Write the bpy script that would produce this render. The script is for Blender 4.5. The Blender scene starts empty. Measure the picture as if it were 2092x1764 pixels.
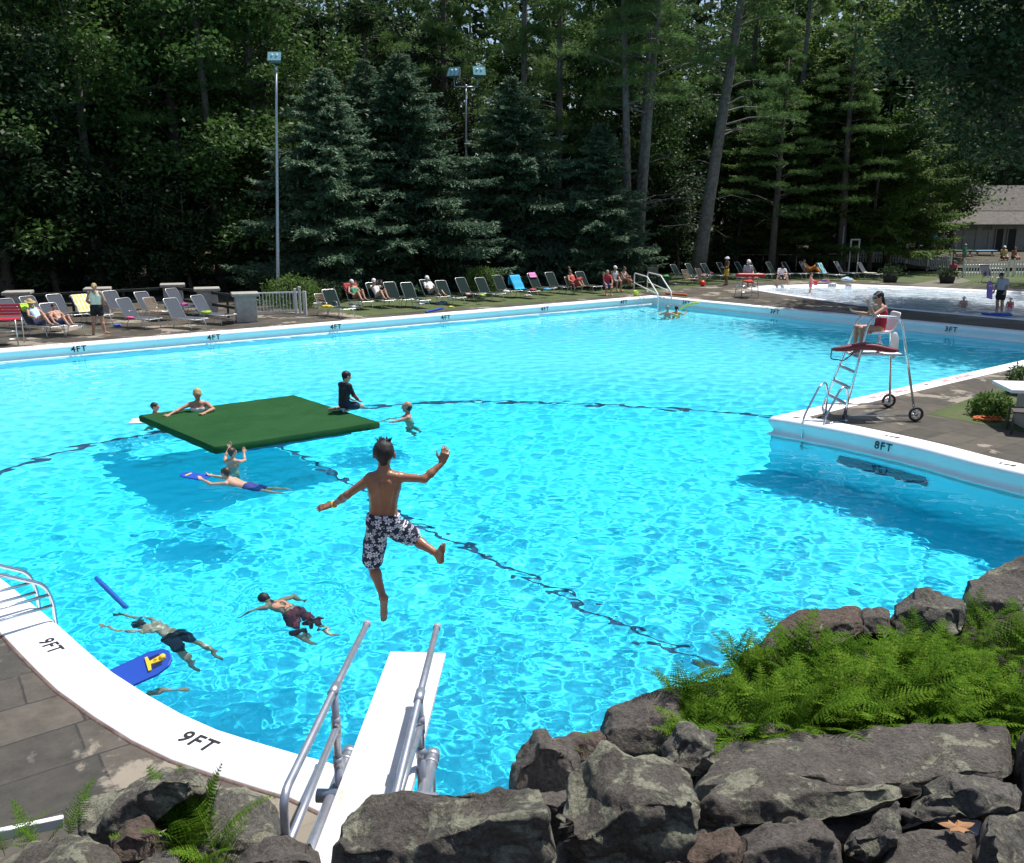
import bpy, bmesh, math, random
import numpy as np
from mathutils import Vector, Matrix
S = bpy.context.scene
# ---------------------------------------------------------------- camera, sky, sun, exposure
TH = math.radians(13.9); F = 1801.0; CZ = 4.37
cam = bpy.data.cameras.new('camera'); camo = bpy.data.objects.new('camera', cam); S.collection.objects.link(camo)
cam.sensor_width = 36; cam.lens = 36 * F / 2092; cam.clip_end = 900
camo.location = (0, 0, CZ); camo.rotation_euler = (math.pi / 2 - TH, 0, 0); S.camera = camo
EL, AZ = math.radians(66), math.radians(52)
world = bpy.data.worlds.new('World'); S.world = world; world.use_nodes = True
_n = world.node_tree; _s = _n.nodes.new('ShaderNodeTexSky'); _s.sky_type = 'NISHITA'; _s.sun_disc = False
_s.sun_elevation = EL; _s.sun_rotation = AZ
_n.links.new(_s.outputs[0], _n.nodes['Background'].inputs[0]); _n.nodes['Background'].inputs[1].default_value = 0.10
sl = bpy.data.lights.new('sun', 'SUN'); suno = bpy.data.objects.new('sun', sl); S.collection.objects.link(suno)
sl.energy = 4.8; sl.angle = math.radians(0.5); sl.color = (1, .96, .9); sl.cycles.is_caustics_light = True
SUN = Vector((math.sin(AZ) * math.cos(EL), math.cos(AZ) * math.cos(EL), math.sin(EL)))
suno.rotation_euler = SUN.to_track_quat('Z', 'Y').to_euler()
S.view_settings.view_transform = 'Standard'; S.view_settings.look = 'None'; S.view_settings.exposure = 0.45
S.view_settings.gamma = 1
S.cycles.use_denoising = True
S.cycles.max_bounces = 8; S.cycles.transparent_max_bounces = 8; S.cycles.diffuse_bounces = 3

# ---------------------------------------------------------------- helpers
rng = np.random.default_rng(11); random.seed(11)
DZ = 0.35                                    # deck level; the water lies at z = 0
def V(*a): return np.array(a, float)
def ray(px, py):
    u = (px - 1046) / F; w = -(py - 882) / F
    return V(u, math.cos(TH) + w * math.sin(TH), -math.sin(TH) + w * math.cos(TH))
def G(px, py, z=DZ):
    d = ray(px, py); return V(0, 0, CZ) + d * ((z - CZ) / d[2])
def D(px, py, Y):
    d = ray(px, py); return V(0, 0, CZ) + d * (Y / d[1])
def depth(x, y):
    r = np.hypot(np.asarray(x, float) - 0.3, np.asarray(y, float) - 13.0)
    t = np.clip((r - 8.5) / 6.5, 0, 1); t = t * t * (3 - 2 * t)
    return 2.6 + (1.15 - 2.6) * t
def GF(px, py, up=0.0):                      # where a ray through the water meets the pool floor
    a = G(px, py, 0.0); d = ray(px, py); d = d / np.linalg.norm(d)
    h = np.hypot(d[0], d[1]); st = h / 1.33; ct = math.sqrt(1 - st * st)
    dr = V(d[0] / h * st, d[1] / h * st, -ct); t = 1.0
    for _ in range(6):
        p = a + dr * t; t = (depth(p[0], p[1]) - up) / ct
    return a + dr * t

def tag(o, label=None, cat=None, group=None, kind=None):
    if label: o['label'] = label
    if cat: o['category'] = cat
    if group: o['group'] = group
    if kind: o['kind'] = kind
    return o
def link(name, me, mats, parent=None):
    o = bpy.data.objects.new(name, me); S.collection.objects.link(o)
    for m in (mats if isinstance(mats, (list, tuple)) else [mats]): me.materials.append(m)
    if parent: o.parent = parent
    return o
def empty(name, loc=(0, 0, 0), rz=0.0):
    o = bpy.data.objects.new(name, None); S.collection.objects.link(o)
    o.location = loc; o.rotation_euler = (0, 0, rz); o.empty_display_size = .1; return o
def npmesh(name, v, f, smooth=False, mi=None):
    me = bpy.data.meshes.new(name); v = np.asarray(v, 'f'); f = np.asarray(f)
    me.vertices.add(len(v)); me.vertices.foreach_set('co', v.ravel())
    me.loops.add(f.size); me.loops.foreach_set('vertex_index', f.ravel().astype('i'))
    me.polygons.add(len(f)); me.polygons.foreach_set('loop_start', (np.arange(len(f)) * f.shape[1]).astype('i'))
    me.update(calc_edges=True)
    if smooth: me.polygons.foreach_set('use_smooth', np.ones(len(f), bool))
    if mi is not None: me.polygons.foreach_set('material_index', np.asarray(mi, 'i'))
    return me
def copy_tree(o, parent=None):
    c = o.copy(); S.collection.objects.link(c)
    if parent: c.parent = parent
    for ch in list(o.children): copy_tree(ch, c)
    return c

class MB:
    def __init__(s): s.v = []; s.f = []; s.m = []; s.mi = 0
    def add(s, vs, fs):
        b = len(s.v); s.v += [tuple(map(float, x)) for x in vs]; s.f += [[i + b for i in q] for q in fs]; s.m += [s.mi] * len(fs)
    def box(s, c, sz, rz=0.0, M=None):
        x, y, z = [q / 2 for q in sz]
        P = [V(a, b, d) for d in (-z, z) for b in (-y, y) for a in (-x, x)]
        if rz: R = V(math.cos(rz), -math.sin(rz), 0), V(math.sin(rz), math.cos(rz), 0), V(0, 0, 1); P = [V(*(r @ p for r in R)) for p in P]
        if M is not None: P = [M @ p for p in P]
        s.add([p + V(*c) for p in P], [(0, 2, 3, 1), (4, 5, 7, 6), (0, 1, 5, 4), (2, 6, 7, 3), (0, 4, 6, 2), (1, 3, 7, 5)])
    def tube(s, pts, r, n=8, cap=True, flat=1.0):
        pts = [V(*p) for p in pts]; k = len(pts); rr = r if hasattr(r, '__len__') else [r] * k
        vs = []; up = None
        for i, p in enumerate(pts):
            t = pts[min(i + 1, k - 1)] - pts[max(i - 1, 0)]; t = t / (np.linalg.norm(t) + 1e-9)
            if up is None: up = V(0, 0, 1) if abs(t[2]) < .9 else V(1, 0, 0)
            a = np.cross(t, up); a /= np.linalg.norm(a) + 1e-9; b = np.cross(a, t); up = b
            for j in range(n):
                q = 2 * math.pi * j / n; vs.append(p + a * math.cos(q) * rr[i] + b * math.sin(q) * rr[i] * flat)
        fs = [(i * n + j, i * n + (j + 1) % n, (i + 1) * n + (j + 1) % n, (i + 1) * n + j) for i in range(k - 1) for j in range(n)]
        if cap: fs += [tuple(range(n))[::-1], tuple((k - 1) * n + j for j in range(n))]
        s.add(vs, fs)
    def prism(s, poly, z0, z1):
        n = len(poly); s.add([(p[0], p[1], z0) for p in poly] + [(p[0], p[1], z1) for p in poly],
            [tuple(range(n))[::-1], tuple(range(n, 2 * n))] + [(i, (i + 1) % n, n + (i + 1) % n, n + i) for i in range(n)])
    def lathe(s, prof, n=16, c=(0, 0, 0)):
        k = len(prof); vs = [(c[0] + r * math.cos(2 * math.pi * j / n), c[1] + r * math.sin(2 * math.pi * j / n), c[2] + z) for r, z in prof for j in range(n)]
        fs = [(i * n + j, i * n + (j + 1) % n, (i + 1) * n + (j + 1) % n, (i + 1) * n + j) for i in range(k - 1) for j in range(n)]
        fs += [tuple(range(n))[::-1], tuple((k - 1) * n + j for j in range(n))]
        s.add(vs, fs)
    def ball(s, c, r, n=10, sq=(1, 1, 1)):
        pr = [(math.sin(math.pi * i / n), -math.cos(math.pi * i / n)) for i in range(1, n)]
        k = len(s.v); s.lathe([(a * r, b * r) for a, b in pr], n=n + 4)
        for i in range(k, len(s.v)):
            x, y, z = s.v[i]; s.v[i] = (x * sq[0] + c[0], y * sq[1] + c[1], z * sq[2] + c[2])
    def build(s, name, mats, parent=None, smooth=False, bevel=0.0):
        me = bpy.data.meshes.new(name); me.from_pydata(s.v, [], s.f); me.update()
        me.polygons.foreach_set('material_index', s.m)
        if smooth: me.polygons.foreach_set('use_smooth', [True] * len(me.polygons))
        bm = bmesh.new(); bm.from_mesh(me); bmesh.ops.recalc_face_normals(bm, faces=bm.faces)
        if bevel: bmesh.ops.bevel(bm, geom=[e for e in bm.edges if e.calc_face_angle(0) > .5], offset=bevel, segments=2, affect='EDGES', profile=.5)
        bm.to_mesh(me); bm.free()
        return link(name, me, mats, parent)
def rounded(pts, r=.12, n=5):                 # round the corners of a polyline
    pts = [V(*p) for p in pts]; out = [pts[0]]
    for i in range(1, len(pts) - 1):
        p = pts[i]; a = pts[i - 1] - p; b = pts[i + 1] - p; la = np.linalg.norm(a); lb = np.linalg.norm(b)
        q = min(r, la * .45, lb * .45); A = p + a / la * q; B = p + b / lb * q
        for t in np.linspace(0, 1, n): out.append((1 - t) ** 2 * A + 2 * t * (1 - t) * p + t * t * B)
    return out + [pts[-1]]

# ---------------------------------------------------------------- materials
def mat(name, col, rough=.6, metal=0.0, noise=None, bump=0.0, bscale=40.0, spec=.5, trans=0.0, col2=None, nscale=6.0, coords='Object'):
    m = bpy.data.materials.new(name); m.use_nodes = True; t = m.node_tree; b = t.nodes['Principled BSDF']
    b.inputs['Base Color'].default_value = (*col, 1); b.inputs['Roughness'].default_value = rough; b.inputs['Metallic'].default_value = metal
    b.inputs['Specular IOR Level'].default_value = spec
    tc = t.nodes.new('ShaderNodeTexCoord')
    if col2 is not None or noise:
        nz = t.nodes.new('ShaderNodeTexNoise'); nz.inputs['Scale'].default_value = nscale; nz.inputs['Detail'].default_value = 8; nz.inputs['Roughness'].default_value = .6
        t.links.new(tc.outputs[coords], nz.inputs['Vector'])
        r = t.nodes.new('ShaderNodeValToRGB'); r.color_ramp.elements[0].position = .32; r.color_ramp.elements[1].position = .68
        c2 = col2 if col2 is not None else tuple(min(1, c * noise) for c in col)
        r.color_ramp.elements[0].color = (*col, 1); r.color_ramp.elements[1].color = (*c2, 1)
        t.links.new(nz.outputs[0], r.inputs[0]); t.links.new(r.outputs[0], b.inputs['Base Color'])
    if bump:
        nb = t.nodes.new('ShaderNodeTexNoise'); nb.inputs['Scale'].default_value = bscale; nb.inputs['Detail'].default_value = 6
        t.links.new(tc.outputs[coords], nb.inputs['Vector'])
        bp = t.nodes.new('ShaderNodeBump'); bp.inputs['Strength'].default_value = bump; bp.inputs['Distance'].default_value = .02
        t.links.new(nb.outputs[0], bp.inputs['Height']); t.links.new(bp.outputs[0], b.inputs['Normal'])
    if trans:
        o = t.nodes['Material Output']; mx = t.nodes.new('ShaderNodeMixShader'); tr = t.nodes.new('ShaderNodeBsdfTranslucent')
        mx.inputs[0].default_value = trans; t.links.new(b.outputs[0], mx.inputs[1]); t.links.new(tr.outputs[0], mx.inputs[2])
        src = b.inputs['Base Color'].links[0].from_socket if b.inputs['Base Color'].links else None
        if src: t.links.new(src, tr.inputs[0])
        else: tr.inputs[0].default_value = (*col, 1)
        t.links.new(mx.outputs[0], o.inputs[0])
    return m
def N(t, kind, **kw):
    n = t.nodes.new('ShaderNode' + kind)
    for k, v in kw.items():
        if hasattr(n, k): setattr(n, k, v)
        else: n.inputs[k].default_value = v
    return n
def ramp(t, src, stops):
    r = t.nodes.new('ShaderNodeValToRGB'); e = r.color_ramp.elements
    while len(e) < len(stops): e.new(.5)
    for q, (p, c) in zip(e, stops): q.position = p; q.color = (*c, 1) if len(c) == 3 else c
    t.links.new(src, r.inputs[0]); return r.outputs[0]
def mix(t, fac, a, b):
    m = t.nodes.new('ShaderNodeMixRGB')
    for i, q in ((0, fac), (1, a), (2, b)):
        if hasattr(q, 'links'): t.links.new(q, m.inputs[i])
        elif isinstance(q, (int, float)): m.inputs[i].default_value = q
        else: m.inputs[i].default_value = (*q, 1)
    return m.outputs[0]
M = {}
M['white_paint'] = mat('white_paint', (.80, .80, .80), .45, col2=(.72, .72, .72), nscale=3, bump=.05, bscale=60)
M['steel'] = mat('steel', (.62, .64, .66), .22, 1.0, bump=.03)
M['galv'] = mat('galvanised_pipe', (.36, .37, .42), .42, .75, col2=(.46, .47, .52), nscale=14)
M['alu'] = mat('aluminium', (.62, .62, .60), .35, .7)
M['strap_green'] = mat('green_strap', (.012, .026, .024), .85, spec=.1)
M['strap_grey'] = mat('grey_strap', (.075, .085, .105), .8, spec=.15)
M['strap_tan'] = mat('tan_strap', (.42, .30, .2), .5)
M['lightwhite'] = mat('white_plastic', (.78, .78, .78), .35)
M['black'] = mat('black_paint', (.012, .012, .015), .6)
M['red_paint'] = mat('red_paint', (.55, .06, .08), .6, col2=(.75, .35, .36), nscale=9)
M['blue_foam'] = mat('blue_foam', (.01, .06, .38), .5)
M['yellow'] = mat('yellow_plastic', (.75, .5, .03), .5)
def C(name, col, rough=.7, **k):
    key = 'c_' + name
    if key not in M: M[key] = mat(name, col, rough, **k)
    return M[key]
# ---------------------------------------------------------------- setting: pool, coping, deck, ground
Cn = V(7.04, 44.14); wl = V(-15.45, 26.33) - Cn[:2]; wl /= np.linalg.norm(wl)          # far wall, towards its left end
wr = V(18.2, 31.2) - Cn[:2]; wr = V(.6205, -.7842)                                      # right wall, towards the camera
bd = V(.788, .616); tip = V(5.28, 17.45)
def isect(p, d, q, e):
    A_ = np.array([[d[0], -e[0]], [d[1], -e[1]]]); t = np.linalg.solve(A_, V(*q) - V(*p)); return V(*p) + V(*d) * t[0]
BR = isect(tip, bd, Cn[:2], wr)
near = [(-5.8, 9.29), (-5.32, 8.83), (-4.65, 8.2), (-4.26, 7.81), (-3.65, 7.22), (-3.16, 6.82), (-2.73, 6.5), (-2.36, 6.27), (-2.02, 6.11), (-1.63, 5.94), (-1.38, 5.84)]
pen = [(8.18, 13.51), (7.75, 14.14), (7.34, 14.95), (6.86, 15.68), (6.35, 16.35), (5.82, 16.92)]
raw = [Cn[:2]] + [Cn[:2] + wl * s for s in (10, 20, 29, 38)] + [V(-24.3, 18.2), V(-18, 15.2), V(-12, 13.0), V(-8.2, 11.2)] + [V(*p) for p in near] + \
      [V(-1.0, 5.6), V(-.45, 5.1), V(.4, 4.75), (1.6, 4.9), (3.0, 5.5), (4.6, 6.5), (6.0, 7.7), (7.3, 9.1), (8.3, 10.5), (8.7, 11.9), (8.6, 12.8)] + [V(*p) for p in pen] + [tip] + \
      [tip + bd * s for s in (4, 8, 12)] + [BR] + [BR + (Cn[:2] - BR) * s for s in (.33, .66)]
raw = [V(*p) for p in raw]; n_raw = len(raw)
TI = next(i for i, p in enumerate(raw) if np.allclose(p, tip)); corner_ids = {0, TI, next(i for i, p in enumerate(raw) if np.allclose(p, BR))}
OUT = []; CORN = []
for i in range(n_raw):
    p0, p1, p2, p3 = raw[i - 1], raw[i], raw[(i + 1) % n_raw], raw[(i + 2) % n_raw]
    if i in corner_ids: p0 = p1 - (p2 - p1)
    if (i + 1) % n_raw in corner_ids: p3 = p2 + (p2 - p1)
    straight = i < 4 or i >= TI
    k = max(1, int(np.linalg.norm(p2 - p1) / .35))
    for j in range(k):
        t = j / k
        q = p1 + (p2 - p1) * t if straight else .5 * (2 * p1 + (p2 - p0) * t + (2 * p0 - 5 * p1 + 4 * p2 - p3) * t * t + (3 * p1 - p0 - 3 * p2 + p3) * t ** 3)
        OUT.append(q); CORN.append(j == 0 and i in corner_ids)
OUT = np.array(OUT); nO = len(OUT)
_d1 = OUT - np.roll(OUT, 1, 0); _d1 /= np.linalg.norm(_d1, axis=1)[:, None]; _d2 = np.roll(_d1, -1, 0)
_n1 = np.c_[_d1[:, 1], -_d1[:, 0]]; _n2 = np.c_[_d2[:, 1], -_d2[:, 0]]; NRM = _n1 + _n2
NRM /= np.maximum((NRM * NRM).sum(1)[:, None] / 2, .18)                                # mitred outward normals
def ring(name, prof, m, parent=None, smooth=True):
    k = len(prof); v = np.concatenate([np.c_[OUT + NRM * a, np.full(nO, z)] for a, z in prof])
    i = np.arange(nO); j = (i + 1) % nO
    f = np.concatenate([np.stack([a * nO + i, a * nO + j, (a + 1) * nO + j, (a + 1) * nO + i], 1) for a in range(k - 1)])
    me = npmesh(name, v, f, smooth)
    return link(name, me, m, parent)

# coping: white painted rim with a rolled gutter face and a ledge at the water line
def coping_mat():
    m = mat('pool_paint', (.82, .82, .83), .5); t = m.node_tree; b = t.nodes['Principled BSDF']
    tc = N(t, 'TexCoord'); n1 = N(t, 'TexNoise', Scale=1.4, Detail=8.0); t.links.new(tc.outputs['Object'], n1.inputs['Vector'])
    n2 = N(t, 'TexNoise', Scale=22.0, Detail=6.0); t.links.new(tc.outputs['Object'], n2.inputs['Vector'])
    c = ramp(t, n1.outputs[0], [(.3, (.80, .80, .81)), (.7, (.86, .86, .87))])
    k = ramp(t, n2.outputs[0], [(.60, (0, 0, 0)), (.72, (1, 1, 1))]); f = N(t, 'Math', operation='MULTIPLY'); t.links.new(k, f.inputs[0]); f.inputs[1].default_value = .16
    t.links.new(mix(t, f.outputs[0], c, (.55, .53, .5)), b.inputs['Base Color']); return m
cop = ring('pool_coping', [(.45, DZ - .3), (.45, DZ + .004), (.44, DZ + .016), (.06, DZ + .02), (0, DZ + .01), (-.035, DZ - .03), (-.045, DZ - .08), (-.02, DZ - .15), (.02, DZ - .22), (.03, DZ - .27), (.0, DZ - .31), (-.05, .025), (-.06, .0), (-.06, -.06), (.0, -.1), (.0, -.3)], coping_mat())
tag(cop, 'white painted coping with a rolled gutter face around the main pool', 'pool coping', kind='structure')
edge = ring('coping_border', [(.475, DZ - .2), (.475, DZ + .006), (.45, DZ + .008)], mat('red_mortar', (.12, .06, .05), .9, col2=(.22, .16, .13), bump=.3), None)
tag(edge, 'thin reddish mortar line along the outer edge of the coping', 'border', kind='structure')

def fill_holes(name, outer, holes, z, m, kind='structure', zf=None):
    bm = bmesh.new(); es = []
    for loop in [outer] + holes:
        vs = [bm.verts.new((p[0], p[1], z)) for p in loop]
        es += [bm.edges.new((vs[i], vs[(i + 1) % len(vs)])) for i in range(len(vs))]
    bmesh.ops.triangle_fill(bm, use_beauty=True, edges=es, normal=(0, 0, 1))
    for f in bm.faces:
        if f.normal.z < 0: f.normal_flip()
    me = bpy.data.meshes.new(name); bm.to_mesh(me); bm.free()
    return tag(link(name, me, m), kind=kind)

# pool shell: floor grid and walls
pm = mat('pool_shell_paint_absorption', (.2, .8, .95), .7); t = pm.node_tree; tc = N(t, 'TexCoord'); sx = N(t, 'SeparateXYZ'); t.links.new(tc.outputs['Object'], sx.inputs[0]); mr = N(t, 'MapRange'); mr.inputs[1].default_value = -2.7; mr.inputs[2].default_value = -1.1; t.links.new(sx.outputs[2], mr.inputs[0])
t.links.new(ramp(t, mr.outputs[0], [(0, (.055, .80, 1.0)), (1, (.30, .86, 1.0))]), t.nodes['Principled BSDF'].inputs['Base Color'])   # light absorbed by the water is put into the colour, paler where shallow
xs = np.arange(-28, 24, .5); ys = np.arange(3, 47, .5); X, Y = np.meshgrid(xs, ys); Z = -depth(X, Y)
ix = np.arange(X.size).reshape(X.shape); ff = np.stack([ix[:-1, :-1], ix[:-1, 1:], ix[1:, 1:], ix[1:, :-1]], -1).reshape(-1, 4)
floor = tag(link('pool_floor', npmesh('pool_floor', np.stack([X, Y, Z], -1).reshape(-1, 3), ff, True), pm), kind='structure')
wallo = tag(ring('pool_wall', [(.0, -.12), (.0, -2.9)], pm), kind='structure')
RECV = [floor, wallo]

def strip(name, pts, w, m, wz=.012):
    pts = np.array(pts); t = np.gradient(pts, axis=0)[:, :2]; t /= np.linalg.norm(t, axis=1)[:, None]; nn = np.c_[-t[:, 1], t[:, 0]] * w / 2
    L = pts.copy(); R_ = pts.copy(); L[:, :2] += nn; R_[:, :2] -= nn
    for q in (L, R_): q[:, 2] = -depth(q[:, 0], q[:, 1]) + wz
    k = len(pts); i = np.arange(k - 1)
    return link(name, npmesh(name, np.r_[L, R_], np.stack([i, i + 1, k + i + 1, k + i], 1)), m)
def spl(P, n=60):
    P = np.array(P); s = np.r_[0, np.cumsum(np.linalg.norm(np.diff(P, axis=0), axis=1))]; u = np.linspace(0, s[-1], n)
    for _ in range(3):
        pass
    return np.stack([np.interp(u, s, P[:, k]) for k in range(P.shape[1])], 1)
def smooth_line(P, n=80, it=12):
    q = spl(P, n)
    for _ in range(it): q[1:-1] = .25 * q[:-2] + .5 * q[1:-1] + .25 * q[2:]
    return q
dk = mat('navy_line_paint', (.012, .05, .12), .6)
arc = smooth_line([GF(-140, 1010), GF(0, 967), GF(90, 933), GF(180, 907), GF(340, 880), GF(480, 862), GF(690, 836), GF(870, 822), GF(1020, 820), GF(1170, 824), GF(1300, 830), GF(1450, 840), GF(1575, 851)])
lane = smooth_line([GF(560, 905), GF(640, 945), GF(740, 1000), GF(860, 1078), GF(960, 1120), GF(1100, 1190), GF(1250, 1268), GF(1350, 1315), GF(1460, 1362)])
a1 = tag(strip('pool_floor_line', arc, .17, dk), 'dark curved line painted across the pool floor from side to side', 'floor line')
a2 = tag(strip('pool_floor_line', lane, .11, dk), 'dark straight lane line painted on the deep pool floor behind the leaping boy', 'floor line')
RECV += [a1, a2]
_i = int(np.argmin(((OUT - G(1775, 905)[:2]) ** 2).sum(1))); _n = NRM[_i] / np.linalg.norm(NRM[_i]); _t = V(-_n[1], _n[0]); mb = MB()
for _k in range(5): mb.box((*(OUT[_i] - _n * .05), -.62 - .11 * _k), (1.75, .05, .075), math.atan2(_t[1], _t[0]))
dr = tag(mb.build('wall_grate', dk), 'dark slatted grate on the pool wall under water below the 8FT marking', 'grate'); RECV.append(dr)

# water surface: real ripples (so light refracts and focuses on the floor)
def ripple(X, Y, R, seed, n, lam0, lam1, slope, step, cut):
    g = np.random.default_rng(seed); Z = np.zeros_like(X)
    for i in range(n):
        lam = math.exp(g.uniform(math.log(lam0), math.log(lam1))); k = 2 * math.pi / lam; th = g.normal(1.9, .95)
        fade = np.clip(lam / (R * step * cut) - .6, 0, 1)
        wob = .5 * np.sin(.9 * X + i) + .5 * np.sin(.8 * Y + 2 * i)
        env = .65 + .35 * np.sin(.21 * X + 1.7 * i) * np.sin(.17 * Y + i)
        Z += slope * (1.15 if lam < .3 else 1) / math.sqrt(n) * 1.41 / k * fade * env * np.sin(k * math.cos(th) * X + k * math.sin(th) * Y + g.uniform(0, 6.28) + wob * 2)
    return Z
def water_mat(name, tint):
    m = bpy.data.materials.new(name); m.use_nodes = True; t = m.node_tree; t.nodes.clear()
    g = N(t, 'BsdfGlass', IOR=1.33, Roughness=0.0); g.inputs['Color'].default_value = (*tint, 1)
    o = N(t, 'OutputMaterial'); t.links.new(g.outputs[0], o.inputs[0]); return m
ang = np.radians(np.arange(-50, 50.01, .14)); rr = np.exp(np.arange(math.log(3.2), math.log(53), .0030))
A_, R_ = np.meshgrid(ang, rr); X = np.sin(A_) * R_; Y = np.cos(A_) * R_
Z = ripple(X, Y, R_, 3, 80, .075, .75, .084, .0030, 3)
for px, py, am, wd in ((300, 1272, .016, .75), (345, 1275, .012, .6), (590, 1240, .016, .7), (640, 1268, .012, .6), (290, 1410, .010, .4), (478, 925, .014, .5), (500, 985, .012, .6), (833, 852, .016, .6), (403, 830, .010, .6), (1372, 636, .012, .7), (315, 845, .010, .4)):   # the stirred water round each swimmer
    p = G(px, py, 0); dx, dy = X - p[0], Y - p[1]; r_ = np.hypot(dx, dy) + .05 * np.sin(5 * np.arctan2(dy, dx) + px) + .04 * np.sin(9 * np.arctan2(dy, dx) + py); Z += am * np.exp(-(r_ / wd) ** 2) * np.cos(2 * math.pi * r_ / .30 + px) * np.clip(.45 / (R_ * .012 + .1), 0, 1)
ix = np.arange(X.size).reshape(X.shape); ff = np.stack([ix[:-1, :-1], ix[:-1, 1:], ix[1:, 1:], ix[1:, :-1]], -1).reshape(-1, 4)
cx_, cy_ = X[:-1, :-1].ravel(), Y[:-1, :-1].ravel()
pp = OUT + NRM * .15; inside = np.zeros(len(cx_), bool); q0 = pp[-1]
for q1 in pp:                                  # keep the quads that lie in the pool
    c = ((q1[1] > cy_) != (q0[1] > cy_)); 
    with np.errstate(divide='ignore', invalid='ignore'): xi = (q0[0] - q1[0]) * (cy_ - q1[1]) / (q0[1] - q1[1]) + q1[0]
    inside ^= c & (cx_ < xi); q0 = q1
ff = ff[inside]; u, inv = np.unique(ff, return_inverse=True)
wv = np.stack([X, Y, Z], -1).reshape(-1, 3)[u]; ff = inv.reshape(-1, 4)
WATER = tag(link('water', npmesh('water', wv, ff, True), water_mat('pool_water', (.76, .985, 1.0))), kind='structure')
WATER.cycles.is_caustics_caster = True

# wading pool
wad = [G(1540, 588), G(1545, 591.5), G(1600, 600.5), G(1680, 612), G(1760, 623), G(1920, 638), G(2092, 653), G(2250, 667), V(40, 34, 0), G(2200, 601), G(2092, 597.5), G(1960, 592), G(1860, 587), G(1760, 583), G(1660, 583), G(1585, 584.5)]
wad = [V(p[0], p[1]) for p in wad]
wq = []
for i in range(len(wad)):
    p0, p1, p2, p3 = wad[i - 1], wad[i], wad[(i + 1) % len(wad)], wad[(i + 2) % len(wad)]
    for t in np.linspace(0, 1, 6, endpoint=False): wq.append(p1 + (p2 - p1) * t)
wad = np.array(wq)
for _ in range(3): wad = .25 * np.roll(wad, 1, 0) + .5 * wad + .25 * np.roll(wad, -1, 0)
wc = wad.mean(0)
def wring(o):
    d = np.roll(wad, -1, 0) - np.roll(wad, 1, 0); d /= np.linalg.norm(d, axis=1)[:, None]
    area = np.sum(wad[:, 0] * np.roll(wad[:, 1], -1) - np.roll(wad[:, 0], -1) * wad[:, 1]); s = 1 if area > 0 else -1
    return wad + np.c_[d[:, 1], -d[:, 0]] * o * s
def wband(name, prof, m):
    rows = [np.c_[wring(a), np.full(len(wad), z)] for a, z in prof]; k = len(wad); i = np.arange(k); j = (i + 1) % k
    return link(name, npmesh(name, np.concatenate(rows), np.concatenate([np.stack([a * k + i, a * k + j, (a + 1) * k + j, (a + 1) * k + i], 1) for a in range(len(rows) - 1)]), True), m)
wcop = tag(wband('wading_pool_coping', [(.42, DZ - .2), (.42, DZ + .012), (0, DZ + .012), (-.04, DZ - .03), (-.3, DZ - .32)], mat('wading_white', (.82, .82, .84), .5)), 'low white rim around the shallow wading pool', 'pool coping', kind='structure')
wfl = fill_holes('wading_pool_floor', [tuple(p) for p in wring(-.2)], [], DZ - .26, mat('wading_floor_paint', (.84, .86, .92), .7, col2=(.88, .90, .95), nscale=.7))
wo_ = wring(-.02); xs = np.arange(wo_[:, 0].min(), 36, .14); ys = np.arange(wo_[:, 1].min(), wo_[:, 1].max(), .14); X, Y = np.meshgrid(xs, ys); Z = DZ - .07 + ripple(X, Y, np.hypot(X, Y) * 0 + 1, 9, 24, .45, 1.6, .06, .14, 1)
ix = np.arange(X.size).reshape(X.shape); ff = np.stack([ix[:-1, :-1], ix[:-1, 1:], ix[1:, 1:], ix[1:, :-1]], -1).reshape(-1, 4); cx_, cy_ = X[:-1, :-1].ravel(), Y[:-1, :-1].ravel(); inside = np.zeros(len(cx_), bool); q0 = wo_[-1]
for q1 in wo_:
    c = ((q1[1] > cy_) != (q0[1] > cy_))
    with np.errstate(divide='ignore', invalid='ignore'): xi = (q0[0] - q1[0]) * (cy_ - q1[1]) / (q0[1] - q1[1]) + q1[0]
    inside ^= c & (cx_ < xi); q0 = q1
ff = ff[inside]; u, inv = np.unique(ff, return_inverse=True)
ws = tag(link('wading_pool_water', npmesh('wading_pool_water', np.stack([X, Y, Z], -1).reshape(-1, 3)[u], inv.reshape(-1, 4), True), water_mat('wading_water', (.93, .98, 1.0))), kind='structure')
ws.cycles.is_caustics_caster = True; RECV.append(wfl)

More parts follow.
